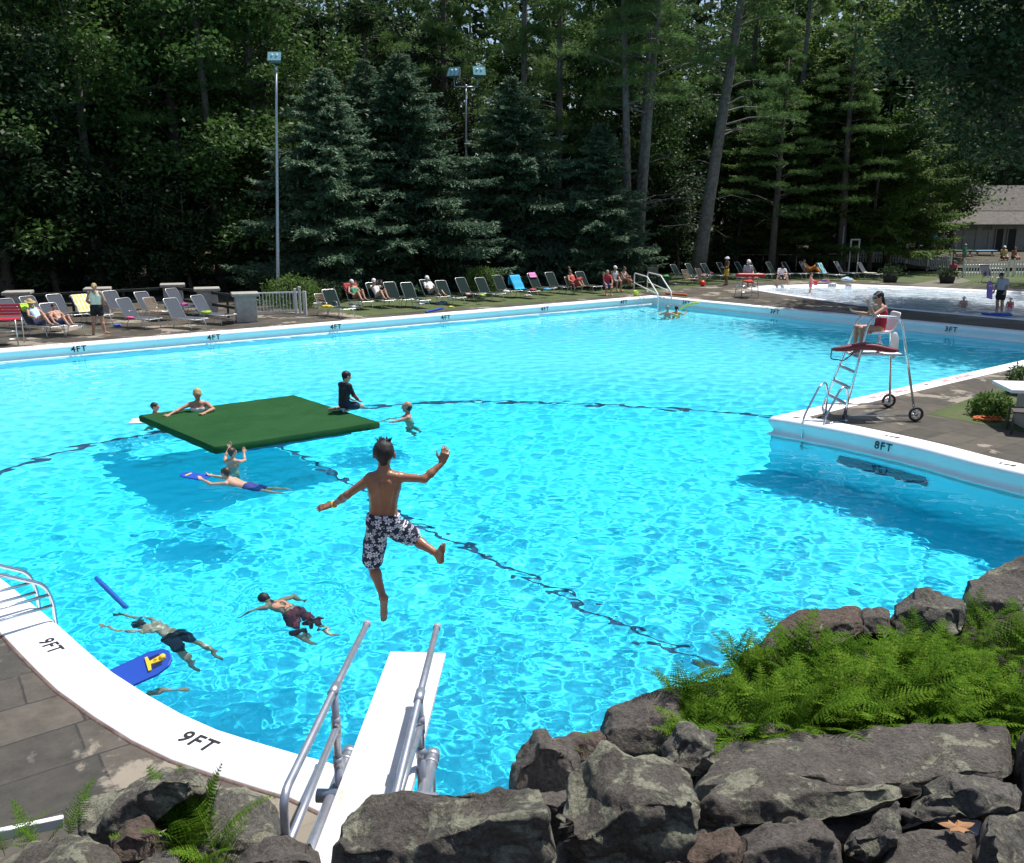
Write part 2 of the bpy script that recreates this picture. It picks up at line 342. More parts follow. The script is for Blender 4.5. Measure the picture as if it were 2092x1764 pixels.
# flagstone deck
def stone_deck(name, rot, c1, c2, wet):
    m = mat(name, c1, .75); t = m.node_tree; b = t.nodes['Principled BSDF']; tc = N(t, 'TexCoord'); mp = N(t, 'Mapping'); mp.inputs['Rotation'].default_value = (0, 0, rot)
    t.links.new(tc.outputs['Object'], mp.inputs[0])
    ds = N(t, 'TexNoise', Scale=1.3, Detail=3.0); t.links.new(mp.outputs[0], ds.inputs['Vector'])
    ad = N(t, 'MixRGB', blend_type='ADD'); ad.inputs[0].default_value = .07; t.links.new(mp.outputs[0], ad.inputs[1]); t.links.new(ds.outputs['Color'], ad.inputs[2])
    br = N(t, 'TexBrick', offset=.37, squash=1.45, squash_frequency=3, offset_frequency=2); t.links.new(ad.outputs[0], br.inputs['Vector'])
    for k, v in (('Scale', 1.0), ('Mortar Size', .011), ('Mortar Smooth', .2), ('Bias', 0.0), ('Brick Width', .92), ('Row Height', .56)): br.inputs[k].default_value = v
    br.inputs['Color1'].default_value = (*c1, 1); br.inputs['Color2'].default_value = (*c2, 1); br.inputs['Mortar'].default_value = (.045, .04, .036, 1)
    n1 = N(t, 'TexNoise', Scale=5.0, Detail=10.0, Roughness=.7); t.links.new(tc.outputs['Object'], n1.inputs['Vector'])
    gr = ramp(t, n1.outputs[0], [(.3, (.62, .62, .62)), (.7, (1.2, 1.2, 1.2))]); mu = N(t, 'MixRGB', blend_type='MULTIPLY'); mu.inputs[0].default_value = 1; t.links.new(br.outputs['Color'], mu.inputs[1]); t.links.new(gr, mu.inputs[2])
    n2 = N(t, 'TexNoise', Scale=.55, Detail=9.0, Roughness=.62, Distortion=.3); t.links.new(tc.outputs['Object'], n2.inputs['Vector'])
    wm = ramp(t, n2.outputs[0], [(.5 + wet - .012, (0, 0, 0)), (.5 + wet + .012, (1, 1, 1))])
    t.links.new(mix(t, wm, mu.outputs[0], mix(t, .55, mu.outputs[0], (.36, .31, .245))), b.inputs['Base Color'])
    rg = ramp(t, wm, [(0, (.42, .42, .42)), (1, (.85, .85, .85))]); t.links.new(rg, b.inputs['Roughness'])
    bp = N(t, 'Bump', Strength=.5, Distance=.015); sm = N(t, 'Math', operation='SUBTRACT'); t.links.new(n1.outputs[0], sm.inputs[0]); t.links.new(br.outputs['Fac'], sm.inputs[1])
    t.links.new(sm.outputs[0], bp.inputs['Height']); t.links.new(bp.outputs[0], b.inputs['Normal']); return m
hole = [tuple(p) for p in (OUT + NRM * .40)]; whole = [tuple(p) for p in wring(.36)]
fill_holes('deck', [(-60, -3), (75, -3), (75, 75), (-60, 75)], [hole[::3], whole[::2]], DZ, stone_deck('flagstone', -.62, (.062, .056, .045), (.115, .098, .076), .07))
# lawn strips
def lawn_mat():
    m = mat('lawn_grass', (.05, .09, .02), .9, bump=1.0, bscale=90); t = m.node_tree; b = t.nodes['Principled BSDF']; tc = N(t, 'TexCoord')
    n1 = N(t, 'TexNoise', Scale=1.5, Detail=10.0, Roughness=.7); t.links.new(tc.outputs['Object'], n1.inputs['Vector'])
    t.links.new(ramp(t, n1.outputs[0], [(.3, (.035, .058, .014)), (.55, (.07, .10, .026)), (.75, (.125, .115, .055))]), b.inputs['Base Color']); return m
lm = lawn_mat(); o_ = V(.599, -.801) * -1                                             # away from the pool at the far wall
def wallpt(s, off): p = Cn[:2] + wl * s; return (p[0] - .594 * off, p[1] + .804 * off)
def sheet(name, poly, z, m):
    return fill_holes(name, poly, [], z, m)
sheet('lawn', [wallpt(15.6, 1.5), wallpt(10, 1.4), wallpt(3, 1.5), wallpt(-4, 2.2), (13, 53.5), (17, 55), (23, 54), (30, 48), (42, 40), (75, 40), (75, 60), (20, 64), (-6, 58), wallpt(16, 8)], DZ + .004, lm)
sheet('lawn', [tuple(G(1893, 846)[:2]), tuple(G(1990, 812)[:2]), tuple(G(2110, 772)[:2]), tuple(G(2400, 690)[:2]), tuple(G(2700, 760)[:2]), tuple(G(2500, 1000)[:2]), tuple(G(2092, 884)[:2])], DZ + .004, lm)
# path through the far lawn
sheet('path', [tuple(G(1850, 583.5)[:2]), tuple(G(1930, 587)[:2]), tuple(G(1985, 574)[:2]), tuple(G(1950, 566)[:2])], DZ + .009, mat('path_gravel', (.12, .11, .09), .9, noise=1.3))
# forest floor, rising gently behind
def gz(x, y): return DZ + .008 + np.clip((y - 58 - .25 * np.abs(x - 5) * 0) / 40, 0, 4) * 1.6
xs = np.arange(-110, 111, 5.); ys = np.r_[np.arange(50, 80, 2.), np.arange(80, 300, 10.)]; X, Y = np.meshgrid(xs, ys)
edge_y = np.where(X < 6, np.maximum(49 + (X - 6) * .72, 30) + 4.5, 64.)
Y = Y - 50 + edge_y; Z = gz(X, Y) + .12 * np.sin(X * .7) * np.sin(Y * .5) * (Y > edge_y + 3)
ix = np.arange(X.size).reshape(X.shape); ff = np.stack([ix[:-1, :-1], ix[:-1, 1:], ix[1:, 1:], ix[1:, :-1]], -1).reshape(-1, 4)
tag(link('forest_ground', npmesh('forest_ground', np.stack([X, Y, Z], -1).reshape(-1, 3), ff, True), mat('forest_soil', (.05, .04, .028), .95, col2=(.085, .075, .04), nscale=1.2, bump=.6, bscale=12)), kind='structure')
# distant land to the horizon and the near bank the camera stands on
mb = MB(); mb.add([(-900, -300, .2), (900, -300, .2), (900, -3, .2), (-900, -3, .2)], [(0, 1, 2, 3)]); mb.add([(-900, -3, .2), (-60, -3, .2), (-60, 900, .2), (-900, 900, .2)], [(0, 1, 2, 3)]); mb.add([(75, -3, .2), (900, -3, .2), (900, 900, .2), (75, 900, .2)], [(0, 1, 2, 3)]); mb.add([(-60, 75, .2), (75, 75, .2), (75, 900, .2), (-60, 900, .2)], [(0, 1, 2, 3)])
tag(mb.build('ground', mat('far_ground', (.06, .07, .03), .95)), kind='structure')
def bank_z(x, y):
    return np.clip(2.0 - .52 * np.clip(y - .4 - .42 * np.clip(x, 0, 5), 0, 20) + .05 * np.sin(3 * x) + .05 * np.sin(2.3 * y + x), .1, 9)
xs = np.arange(-9, 11.1, .25); ys = np.arange(-4, 9.6, .25); X, Y = np.meshgrid(xs, ys)
Z = bank_z(X, Y); Z = np.where(X < -3.2, np.minimum(Z, np.clip(2.0 - .6 * (Y + .8), .1, 9)), Z)
ix = np.arange(X.size).reshape(X.shape); ff = np.stack([ix[:-1, :-1], ix[:-1, 1:], ix[1:, 1:], ix[1:, :-1]], -1).reshape(-1, 4)
keep = (Z.ravel()[ff].min(1) > DZ - .2); ff = ff[keep]
tag(link('bank', npmesh('bank', np.stack([X, Y, Z], -1).reshape(-1, 3), ff, True), mat('bank_soil', (.035, .028, .02), .95, col2=(.06, .05, .035), nscale=5, bump=.8, bscale=20)), kind='structure')

# lettering painted on the coping
def text_mesh(s, size, shear=0.0):
    c = bpy.data.curves.new('marking', 'FONT'); c.body = s; c.size = size; c.align_x = 'CENTER'; c.align_y = 'CENTER'; c.offset = .004 * size / .2; c.space_character = 1.18; c.shear = shear; c.resolution_u = 3
    o = bpy.data.objects.new('marking', c); S.collection.objects.link(o); dg = bpy.context.evaluated_depsgraph_get(); dg.update()
    me = bpy.data.meshes.new_from_object(o.evaluated_get(dg)); bpy.data.objects.remove(o); bpy.data.curves.remove(c); return me
TXT = {}
def paint_text(s, size, origin, right, up, m, parent, label, name='depth_marking', shear=0.0):
    key = (s, size, shear)
    if key not in TXT: TXT[key] = text_mesh(s, size, shear)
    me = TXT[key].copy(); me.materials.clear(); o = link(name, me, m, parent); r = Vector(right).normalized(); u = Vector(up).normalized(); n = r.cross(u)
    o.matrix_world = Matrix.Translation(Vector(origin)) @ Matrix((r, u, n)).transposed().to_4x4(); 
    if label: o['label'] = label
    return o
def edge_frame(p):
    i = int(np.argmin(((OUT - p[:2]) ** 2).sum(1))); n = NRM[i] / np.linalg.norm(NRM[i]); return OUT[i], n, V(-n[1], n[0])
# gutter-face markings (seen from the water side) and top markings (read from the deck)
def face_mark(s, px, py, size=.2, flip=False):
    o, n, t = edge_frame(G(px, py, .2)); dd = -t
    r = V(n[1], -n[0], 0)                   # to the reader's right when looking at the face
    paint_text(s, size, (*(o - n * .058), DZ - .14), r, (n[0] * .12, n[1] * .12, 1), M['black'], cop, None)
def top_mark(s, px, py, size=.17, m=None, off=.22, name='depth_marking', toward=1):
    o, n, t = edge_frame(G(px, py, DZ)); r = V(-n[1], n[0], 0)
    paint_text(s, size, (*(o + n * off), DZ + .0235), r, (-n[0], -n[1], 0), m or M['black'], cop, None, name)
for px, py in ((177, 717), (457, 694), (702, 672), (934, 652), (1124, 634), (1291, 619)): face_mark('4FT', px, py, .26)
for px, py in ((1408, 618), (1586, 638), (1931, 674)): face_mark('3FT', px, py, .26)
face_mark('8FT', 1798, 907, .2)
for px, py in ((80, 701), (330, 683), (560, 664), (820, 640)):
    top_mark('4FT', px + 130, py - 12, .16)
    top_mark('NO DIVING', px, py, .26, M['red_paint'], .22, 'warning_marking')
for px, py in ((1500, 608), (1700, 632)): top_mark('NO DIVING', px, py, .26, M['red_paint'], .22, 'warning_marking')
for px, py in ((1805, 805), (1960, 775)): top_mark('NO DIVING', px, py, .26, M['red_paint'], .24, 'warning_marking')
for px, py in ((1722, 826), (1895, 787)): top_mark('4FT', px, py, .15)
top_mark('8FT', 1815, 887, .17, None, .2); top_mark('8FT', 2075, 948, .17, None, .2)
top_mark('9FT', 106, 1315, .19, None, .2, toward=-1); top_mark('9FT', 455, 1524, .2, None, .2, toward=-1)
# ---------------------------------------------------------------- trees
def leaf_mat(name, stops, trans=.35, rough=.55, spec=.25):
    m = bpy.data.materials.new(name); m.use_nodes = True; t = m.node_tree; b = t.nodes['Principled BSDF']; b.inputs['Roughness'].default_value = rough; b.inputs['Specular IOR Level'].default_value = spec
    g = N(t, 'NewGeometry'); oi = N(t, 'ObjectInfo'); ad = N(t, 'Math', operation='MULTIPLY_ADD'); t.links.new(oi.outputs['Random'], ad.inputs[0]); ad.inputs[1].default_value = .35
    ml = N(t, 'Math', operation='MULTIPLY'); t.links.new(g.outputs['Random Per Island'], ml.inputs[0]); ml.inputs[1].default_value = .65; t.links.new(ml.outputs[0], ad.inputs[2])
    c = ramp(t, ad.outputs[0], stops); t.links.new(c, b.inputs['Base Color'])
    tr = N(t, 'BsdfTranslucent'); t.links.new(c, tr.inputs[0]); mx = N(t, 'MixShader'); mx.inputs[0].default_value = trans
    t.links.new(b.outputs[0], mx.inputs[1]); t.links.new(tr.outputs[0], mx.inputs[2]); t.links.new(mx.outputs[0], t.nodes['Material Output'].inputs[0]); return m
M['leaf'] = leaf_mat('broad_leaf', [(.1, (.038, .082, .022)), (.5, (.065, .128, .030)), (.9, (.11, .19, .045))])
M['leaf_light'] = leaf_mat('light_leaf', [(.1, (.07, .13, .025)), (.5, (.10, .18, .035)), (.9, (.15, .23, .05))], .4)
M['leaf_dark'] = leaf_mat('dark_leaf', [(.1, (.018, .04, .016)), (.6, (.032, .065, .024)), (.95, (.05, .09, .03))], .3)
M['spruce'] = leaf_mat('spruce_needle', [(.1, (.065, .118, .070)), (.5, (.11, .18, .105)), (.9, (.18, .265, .16))], .25, .6)
M['pine'] = leaf_mat('pine_needle', [(.1, (.055, .115, .034)), (.5, (.095, .18, .05)), (.9, (.15, .24, .07))], .42)
M['hemlock'] = leaf_mat('hemlock_needle', [(.1, (.07, .13, .034)), (.5, (.13, .205, .05)), (.9, (.20, .28, .075))], .45)
M['bark'] = mat('bark', (.055, .045, .036), .9, col2=(.12, .10, .085), nscale=7, bump=1.0, bscale=14)
M['bark_grey'] = mat('grey_bark', (.085, .078, .068), .9, col2=(.20, .185, .165), nscale=5, bump=1.0, bscale=16)
def unit(a): return a / (np.linalg.norm(a, axis=-1, keepdims=True) + 1e-9)
def blades(P, A, B, L, W):                    # rhombic leaves: centre-base P, long axis A, width axis B
    L = np.asarray(L).reshape(-1, 1); W = np.asarray(W).reshape(-1, 1)
    v = np.stack([P, P + A * L * .45 + B * W * .5, P + A * L, P + A * L * .45 - B * W * .5], 1).reshape(-1, 3)
    return v, np.arange(len(v)).reshape(-1, 4)
def rand_dirs(g, n, up=0.0):
    d = g.normal(size=(n, 3)); d[:, 2] += up; return unit(d)
def broadleaf(seed, H=20., R=4.5, base=.28, nc=95, per=170, leaf=.30, flat=.55):
    g = np.random.default_rng(seed); mb = MB()
    lean = g.normal(0, .35, 2); tp = [(lean[0] * (t ** 2) * 2 + .12 * math.sin(5 * t + seed), lean[1] * t * t * 2, H * .93 * t) for t in np.linspace(0, 1, 12)]
    r0 = .012 * H + .04; mb.tube(tp, [r0 * (1 - t) ** .8 * (1.0 if t > 0 else 1.35) + .02 for t in np.linspace(0, 1, 12)], 9)
    cs = []
    for i in range(15):
        t = g.uniform(base * .85, .9); k = np.array(tp[int(t * 11)]); az = g.uniform(0, 6.28); L = R * g.uniform(.6, 1.05) * (1 - .45 * max(0, t - .5))
        e = k + V(math.cos(az) * L, math.sin(az) * L, L * g.uniform(.15, .6)); m_ = (k + e) / 2 + V(0, 0, -.05 * L + g.normal() * .2)
        mb.tube([k, m_, e], [r0 * .36 * (1 - t * .5), r0 * .22, .02], 6)
        cs += [e, m_ + g.normal(size=3) * .5, k + (e - k) * .75 + g.normal(size=3) * .5]
        for _ in range(2):
            q = m_ + (e - m_) * g.uniform(.1, .8); e2 = q + rand_dirs(g, 1, .3)[0] * L * .4; mb.tube([q, e2], [r0 * .13, .012], 5); cs.append(e2)
    while len(cs) < nc:
        z = g.uniform(base, 1.0); w = math.sin(math.pi * min(1, (z - base) / (1 - base) * .86 + .14)) ** .7; az = g.uniform(0, 6.28); rr_ = R * w * math.sqrt(g.uniform(.15, 1.0))
        cs.append(V(math.cos(az) * rr_, math.sin(az) * rr_, z * H))
    cs = np.array(cs[:nc]); P = np.repeat(cs, per, 0); rad = np.repeat(g.uniform(.5, 1.25, nc) * R / 4.5, per)
    off = g.normal(size=P.shape) * .62; off[:, 2] *= flat; P = P + off * rad[:, None]
    A = rand_dirs(g, len(P)); A[:, 2] = A[:, 2] * .5 - .25; A = unit(A); B = unit(np.cross(A, rand_dirs(g, len(P), 1.6)))
    v, f = blades(P, A, B, g.uniform(.7, 1.25, len(P)) * leaf, g.uniform(.45, .7, len(P)) * leaf)
    return mb, npmesh('crown', v, f)
def spruce(seed, H=11.5, R=3.6, step=.30, dens=1.0, droop=.5, ex=.75, zs=.35):
    g = np.random.default_rng(seed); mb = MB(); mb.tube([(0, 0, 0), (0, 0, H * .5), (0, 0, H)], [.018 * H, .01 * H, .012], 8)
    P = []; A = []; B = []; L = []; W = []
    z = zs
    while z < H - .08:
        fr = 1 - z / H; n = int(g.integers(6, 9)); a0 = g.uniform(0, 6.28); Lw = R * fr ** ex * g.uniform(.62, 1.12) + .06
        for i in range(n):
            az = a0 + 6.283 * i / n + g.normal(0, .12); Lb = Lw * g.choice([g.uniform(.5, .8), g.uniform(.85, 1.15)], p=[.3, .7]) * (1 + .2 * math.sin(2 * az + seed) + .1 * math.sin(3 * az + z)); o = V(math.cos(az), math.sin(az), 0); s_ = V(-o[1], o[0], 0)
            cv = lambda t: V(0, 0, z) + o * Lb * t + V(0, 0, Lb * (-droop * t + (droop * .72) * t * t))
            if Lb > .5: mb.tube([cv(0), cv(.5), cv(.92)], [.022 * fr + .008, .012, .005], 4, cap=False)
            nt = int((5 + Lb * 7) * dens)
            for t in np.linspace(.16, 1.0, nt):
                c = cv(t); tw = (.34 * Lb * (1 - t) ** .7 + .10) * g.uniform(.7, 1.2)
                for sd in (-1, 1):
                    d = unit(o * g.uniform(.5, .9) + s_ * sd * g.uniform(.55, .95) * (1 - .55 * t) + V(0, 0, g.uniform(-.30, .02)))
                    nq = max(1, int(tw / .17))
                    for q in range(nq):
                        b = c + d * tw * q / nq + g.normal(size=3) * .02
                        for e in range(2):
                            P.append(b); dd = unit(d + g.normal(size=3) * .28 + V(0, 0, .1 if e else -.08)); A.append(dd); B.append(unit(np.cross(dd, rand_dirs(g, 1, 2.2)[0]))); L.append(g.uniform(.2, .3)); W.append(g.uniform(.07, .12))
        z += step * g.uniform(.6, 1.3) * (.45 + .55 * fr)
    v, f = blades(np.array(P), np.array(A), np.array(B), L, W); return mb, npmesh('crown', v, f)
def pine(seed, H=24., z0=7., R=3.6, r0=.32, lean=0.0, nb=34, dead=7, tufts=30, sparse=None):
    g = np.random.default_rng(seed); mb = MB(); tp = [V(lean * t + .15 * math.sin(3 * t + seed), .1 * math.sin(4 * t), H * t) for t in np.linspace(0, 1, 13)]
    mb.tube(tp, [(r0 * (1 - .78 * t)) * (1.25 if t == 0 else 1) for t in np.linspace(0, 1, 13)], 12)
    at = lambda z: tp[0] + (np.array([np.interp(z, [p[2] for p in tp], [p[k] for p in tp]) for k in range(3)]) - tp[0])
    P = []; A = []
    for i in range(nb):
        z = z0 + (H - z0) * (i + g.uniform(0, .8)) / nb; fr = 1 - (z - z0) / (H - z0) * .75; az = g.uniform(0, 6.28); L_ = R * fr * g.uniform(.55, 1.15)
        o = V(math.cos(az), math.sin(az), 0); s_ = V(-o[1], o[0], 0); k = at(z); sl = g.uniform(-.12, .22)
        cv = lambda t: k + o * L_ * t + V(0, 0, L_ * (sl * t + .10 * math.sin(t * 3)))
        mb.tube([cv(0), cv(.35), cv(.7), cv(.95)], [.055 * fr + .015, .04 * fr + .01, .025, .01], 5, cap=False)
        for _ in range(tufts):
            t = g.uniform(.35, 1.0) ** .75; sd = g.normal() * .30 * L_ * (1.1 - t * .6)
            P.append(cv(t) + s_ * sd + V(0, 0, abs(g.normal()) * .12 - .05)); A.append(unit(o * g.uniform(.3, 1) + s_ * np.sign(sd) * .6 + V(0, 0, .25)))
    for i in range(dead):
        z = g.uniform(z0 * .3, z0 * 1.0); az = g.uniform(0, 6.28); o = V(math.cos(az), math.sin(az) , 0); L_ = g.uniform(1.2, 3.2); k = at(z)
        pts = [k, k + o * L_ * .5 + V(0, 0, .12 * L_), k + o * L_ + V(0, 0, g.uniform(-.25, .2) * L_)]; mb.tube(pts, [.035, .022, .008], 4, cap=False)
        for _ in range(3): q = pts[1] + (pts[2] - pts[1]) * g.uniform(0, .8); mb.tube([q, q + unit(o + g.normal(size=3) * .5 + V(0, 0, -.3)) * L_ * .3], [.012, .004], 3, cap=False)
    P = np.array(P); A = np.array(A); k = 15; Pn = np.repeat(P, k, 0) + g.normal(size=(len(P) * k, 3)) * .07; D_ = unit(np.repeat(A, k, 0) * .75 + g.normal(size=Pn.shape) * .62 + V(0, 0, .12))
    B = unit(np.cross(D_, rand_dirs(g, len(Pn)))); v, f = blades(Pn, D_, B, g.uniform(.2, .34, len(Pn)), g.uniform(.025, .05, len(Pn))); return mb, npmesh('crown', v, f)

KIND = {}
def proto(key, maker, name, cm, bm_):
    KIND[key] = (maker, name, cm, bm_)
def plant_tree(key, px, Y, label, cat='tree', group=None, sc=1.0, rz=None, sz=None, z=None, xy=None):
    mk, name, cm, bmat = KIND[key]
    if callable(mk): mb, cr = mk(); tr = mb.build('trunk', bmat, None, True); me = tr.data; bpy.data.objects.remove(tr); KIND[key] = ((me, cr), name, cm, bmat); mk = KIND[key][0]
    me, cr = mk; x = D(px, 882, Y)[0] if xy is None else xy[0]; Y = Y if xy is None else xy[1]
    r = empty(name, (x, Y, (gz(x, Y) if z is None else z) - .05), random.uniform(0, 6.28) if rz is None else rz); r.scale = (sc, sc, sz or sc)
    a = bpy.data.objects.new('trunk', me); S.collection.objects.link(a); a.parent = r
    if not me.materials: me.materials.append(bmat)
    b = bpy.data.objects.new('crown', cr); S.collection.objects.link(b); b.parent = r
    if not cr.materials: cr.materials.append(cm)
    b.active_material = cr.materials[0]
    if cr.materials[0] is not cm: b.material_slots[0].link = 'OBJECT'; b.material_slots[0].material = cm
    return tag(r, label, cat, group)
proto('bl1', lambda: broadleaf(1, base=.14, nc=110), 'broadleaf_tree', M['leaf'], M['bark'])
proto('bl2', lambda: broadleaf(2, 21, 5.2, .12, 115, 165, .3), 'broadleaf_tree', M['leaf'], M['bark_grey'])
proto('bl3', lambda: broadleaf(5, 19, 4.2, .06, 120, 150, .29), 'broadleaf_tree', M['leaf_dark'], M['bark'])
proto('bll', lambda: broadleaf(8, 17, 4.4, .2, 100, 190, .25, .4), 'broadleaf_tree', M['leaf_light'], M['bark'])
proto('under', lambda: broadleaf(12, 6, 2.8, .05, 60, 170, .24, .6), 'understory_tree', M['leaf_dark'], M['bark'])
proto('overhang', lambda: broadleaf(21, 17, 6.4, .38, 190, 330, .22, .42), 'overhanging_tree', M['leaf_dark'], M['bark'])
proto('sp1', lambda: spruce(31, 11.8, 7.2, .40, 1.2, .40), 'blue_spruce', M['spruce'], M['bark'])
proto('sp3', lambda: spruce(38, 11.6, 7.2, .38, 1.2, .46, .68), 'blue_spruce', M['spruce'], M['bark'])
proto('sp2', lambda: spruce(32, 11.5, 7.6, .42, 1.2, .36), 'blue_spruce', M['spruce'], M['bark'])
proto('hem', lambda: spruce(35, 16, 6.8, .56, 1.15, .42, .5, 2.6), 'hemlock_tree', M['hemlock'], M['bark'])
proto('pi1', lambda: pine(41, 24, 6.5, 4.4, .34, 0, 44, 8, 44), 'pine_tree', M['pine'], M['bark_grey'])
proto('pi2', lambda: pine(42, 25, 10.0, 4.2, .30, .9, 36, 9, 44), 'pine_tree', M['pine'], M['bark_grey'])
proto('pi3', lambda: pine(43, 26, 8.5, 5.2, .46, 2.6, 44, 12, 44), 'pine_tree', M['pine'], M['bark_grey'])
proto('pi4', lambda: pine(44, 22, 5.5, 5.8, .42, .4, 50, 4, 56), 'pine_tree', M['pine'], M['bark'])
# blue spruces behind the loungers
plant_tree('sp1', 694, 46.5, 'blue spruce directly right of the tall single-lamp pole', group='blue spruces behind the loungers', rz=.3, sc=.9, sz=.95)
plant_tree('sp2', 838, 50, 'tallest blue spruce, in front of the twin-lamp pole', group='blue spruces behind the loungers', rz=1.7, sc=1.04, sz=1.08)
plant_tree('sp3', 1046, 53, 'shaded blue spruce between the twin-lamp pole and the triple pine trunks', group='blue spruces behind the loungers', rz=2.4, sc=.95, sz=1.0)
plant_tree('sp2', 1215, 53, 'shorter narrow blue spruce at the foot of the triple pine trunks', group='blue spruces behind the loungers', rz=4.0, sc=.78, sz=.80)
plant_tree('sp3', 770, 52.5, 'blue spruce half hidden between the two largest spruces', group='blue spruces behind the loungers', rz=5.0, sc=.9, sz=1.07)
plant_tree('sp1', 540, 49, 'low spruce in the shade just left of the tall single-lamp pole', group='blue spruces behind the loungers', rz=5.4, sc=.5, sz=.42)
# pines
plant_tree('pi2', 1268, 55.5, 'left and thickest of the three clustered pine trunks', group='pines with bare trunks', rz=2.9)
plant_tree('pi2', 1290, 57, 'thin middle one of the three clustered pine trunks', group='pines with bare trunks', rz=.4, sc=.8, sz=1)
plant_tree('pi2', 1296, 55, 'right one of the three clustered pine trunks, leaning right', group='pines with bare trunks', rz=0.0, sc=.95)
plant_tree('pi3', 1412, 58, 'big solitary pine with a leaning bare trunk and dead drooping branches', group='pines with bare trunks', rz=.1)
plant_tree('pi1', 566, 51.5, 'dark thick pine standing right behind the tall single-lamp pole', group='pines behind the spruces', rz=1.0, sc=1.05)
plant_tree('pi4', 925, 63, 'pine rising behind the twin-lamp pole, with broad feathery branches', group='pines behind the spruces', rz=2.0)
plant_tree('pi4', 780, 61, 'pine with layered boughs above the largest blue spruces', group='pines behind the spruces', rz=4.1, sc=.95)
plant_tree('pi1', 1130, 61, 'pine with sunlit boughs left of the triple pine trunks', group='pines behind the spruces', rz=3.3, sz=.95)
plant_tree('pi4', 400, 50, 'pine sending a dark horizontal bough out left of the pole', group='pines behind the spruces', rz=5.5, sc=.95)
plant_tree('pi1', 1590, 68, 'pine with blue-green sprays right of the leaning pine', group='pines behind the spruces', rz=.9, sc=1.0, sz=.9)
plant_tree('pi4', 1500, 71, 'pine behind the leaning pine with long low boughs', group='pines behind the spruces', rz=1.9, sc=1.05, sz=.9)
plant_tree('pi4', 1690, 73, 'feathery pine above the hemlock', group='pines behind the spruces', rz=3.9, sc=1.05, sz=.85)
# right hand side
plant_tree('pi4', 1552, 60.5, 'young pine with light feathery sprays just right of the leaning pine', rz=.6, sc=.62)
plant_tree('pi4', 1688, 61.5, 'young pine with light feathery sprays in front of the spreading hemlock', rz=2.9, sc=.72)
plant_tree('bll', 1742, 62.5, 'sunlit leafy tree in front of the yellow-green hemlock', rz=1.0, sc=.62, sz=.72)
plant_tree('bll', 1625, 66.5, 'light green leafy tree rising between the two larger hemlocks', rz=5.1, sc=.72, sz=.85)
plant_tree('bll', 1835, 68, 'light green leafy tree at the right of the hemlocks', rz=2.1, sc=.66, sz=.8)
plant_tree('hem', 1655, 64.5, 'spreading dark hemlock behind the right row of loungers', rz=.5, sc=1.0, sz=.95)
plant_tree('hem', 1775, 65, 'hemlock with yellow-green tips in front of the small white hut', rz=2.5, sc=.95, sz=1.1)
plant_tree('hem', 1560, 64, 'smaller shaded hemlock left of the spreading hemlock', rz=3.5, sc=.75, sz=.7)
plant_tree('bll', 1680, 70, 'light green broadleaf tree lit by sun above the hemlocks', rz=1.2, sc=1.15, sz=1.2)
plant_tree('bll', 1540, 73, 'light green broadleaf tree behind the leaning pine', rz=3.2, sc=1.2, sz=1.25)
plant_tree('bl1', 1850, 72, 'broadleaf tree with yellowish leaves left of the bathhouse', rz=.2, sc=1.05)
plant_tree('bl2', 1985, 92, 'broadleaf tree rising behind the bathhouse roof', rz=2.2, sc=1.1)
plant_tree('bll', 2080, 95, 'pale broadleaf tree behind the right end of the bathhouse', rz=4.2, sc=1.0)
plant_tree('overhang', 0, 0, 'dark leafy tree overhanging the right part of the pool', rz=.8, sc=1.38, z=DZ, xy=(25.4, 38.5))
plant_tree('overhang', 0, 0, 'dark leafy tree overhanging beyond the wading pool', rz=2.8, sc=1.1, z=DZ, xy=(37, 50))
# left hand side, near
plant_tree('bl2', 238, 47, 'slender tree with a long pale trunk behind the grey loungers', rz=1.1, sc=.95, sz=1.05)
plant_tree('bl1', 478, 48, 'forked tree with a sunlit pale trunk left of the pole', rz=2.1, sc=1.0)
plant_tree('bl3', 60, 42, 'leafy dark tree with low branches at the far left edge', rz=0.4)
plant_tree('bl1', -70, 41, 'tall tree with pale lit leaves above the far left edge', rz=3.0)
plant_tree('bl3', 190, 50, 'bushy dark tree left of the slender pale trunk', rz=1.9)
plant_tree('bl3', 340, 52, 'dark tree between the slender trunk and the forked tree', rz=4.4)
for i, (px, Y, w) in enumerate(((40, 43, 'behind the left end of the grey loungers'), (150, 45, 'behind the woman in the yellow top'), (300, 46, 'behind the middle of the grey loungers'), (415, 46, 'behind the stone pillars'), (630, 52, 'under the large spruces'), (1370, 62, 'left of the leaning pine trunk'), (1480, 64, 'right of the leaning pine trunk'), (1890, 84, 'left of the bathhouse wall'), (1330, 66, 'behind the triple pine trunks'), (960, 57, 'between the twin-lamp pole and the spruces'), (90, 50, 'deep in shade at the left edge'))):
    plant_tree('under', px, Y, 'low dark leafy tree ' + w, group='understory trees along the forest edge', sc=random.uniform(.85, 1.2))
# the forest behind
rw = random.Random(5)
for Y0, n in ((56, 15), (63, 17), (71, 18), (80, 20)):
    for i in range(n):
        px = -220 + 2540 * (i + rw.uniform(.1, .9)) / n; Y = Y0 + rw.uniform(-3, 3) + (11 if px > 1300 else 0) + (22 if px > 1820 else 0)
        if Y0 == 56 and 620 < px < 1250: continue
        if Y0 == 56 and px > 1250: continue
        if Y0 == 80 and 150 < px < 700 and rw.random() < .45: continue
        k = rw.choice(('bl1', 'bl2', 'bl3', 'bl3', 'bl2', 'bl1', 'pi1')); 
        plant_tree(k, px, Y, 'tall pine standing deep in the forest behind' if k == 'pi1' else 'tall broadleaf tree standing deep in the forest behind', group='pines deep in the forest' if k == 'pi1' else 'broadleaf trees deep in the forest', sc=rw.uniform(.85, 1.12), rz=rw.uniform(0, 6.28), sz=rw.uniform(.95, 1.2))
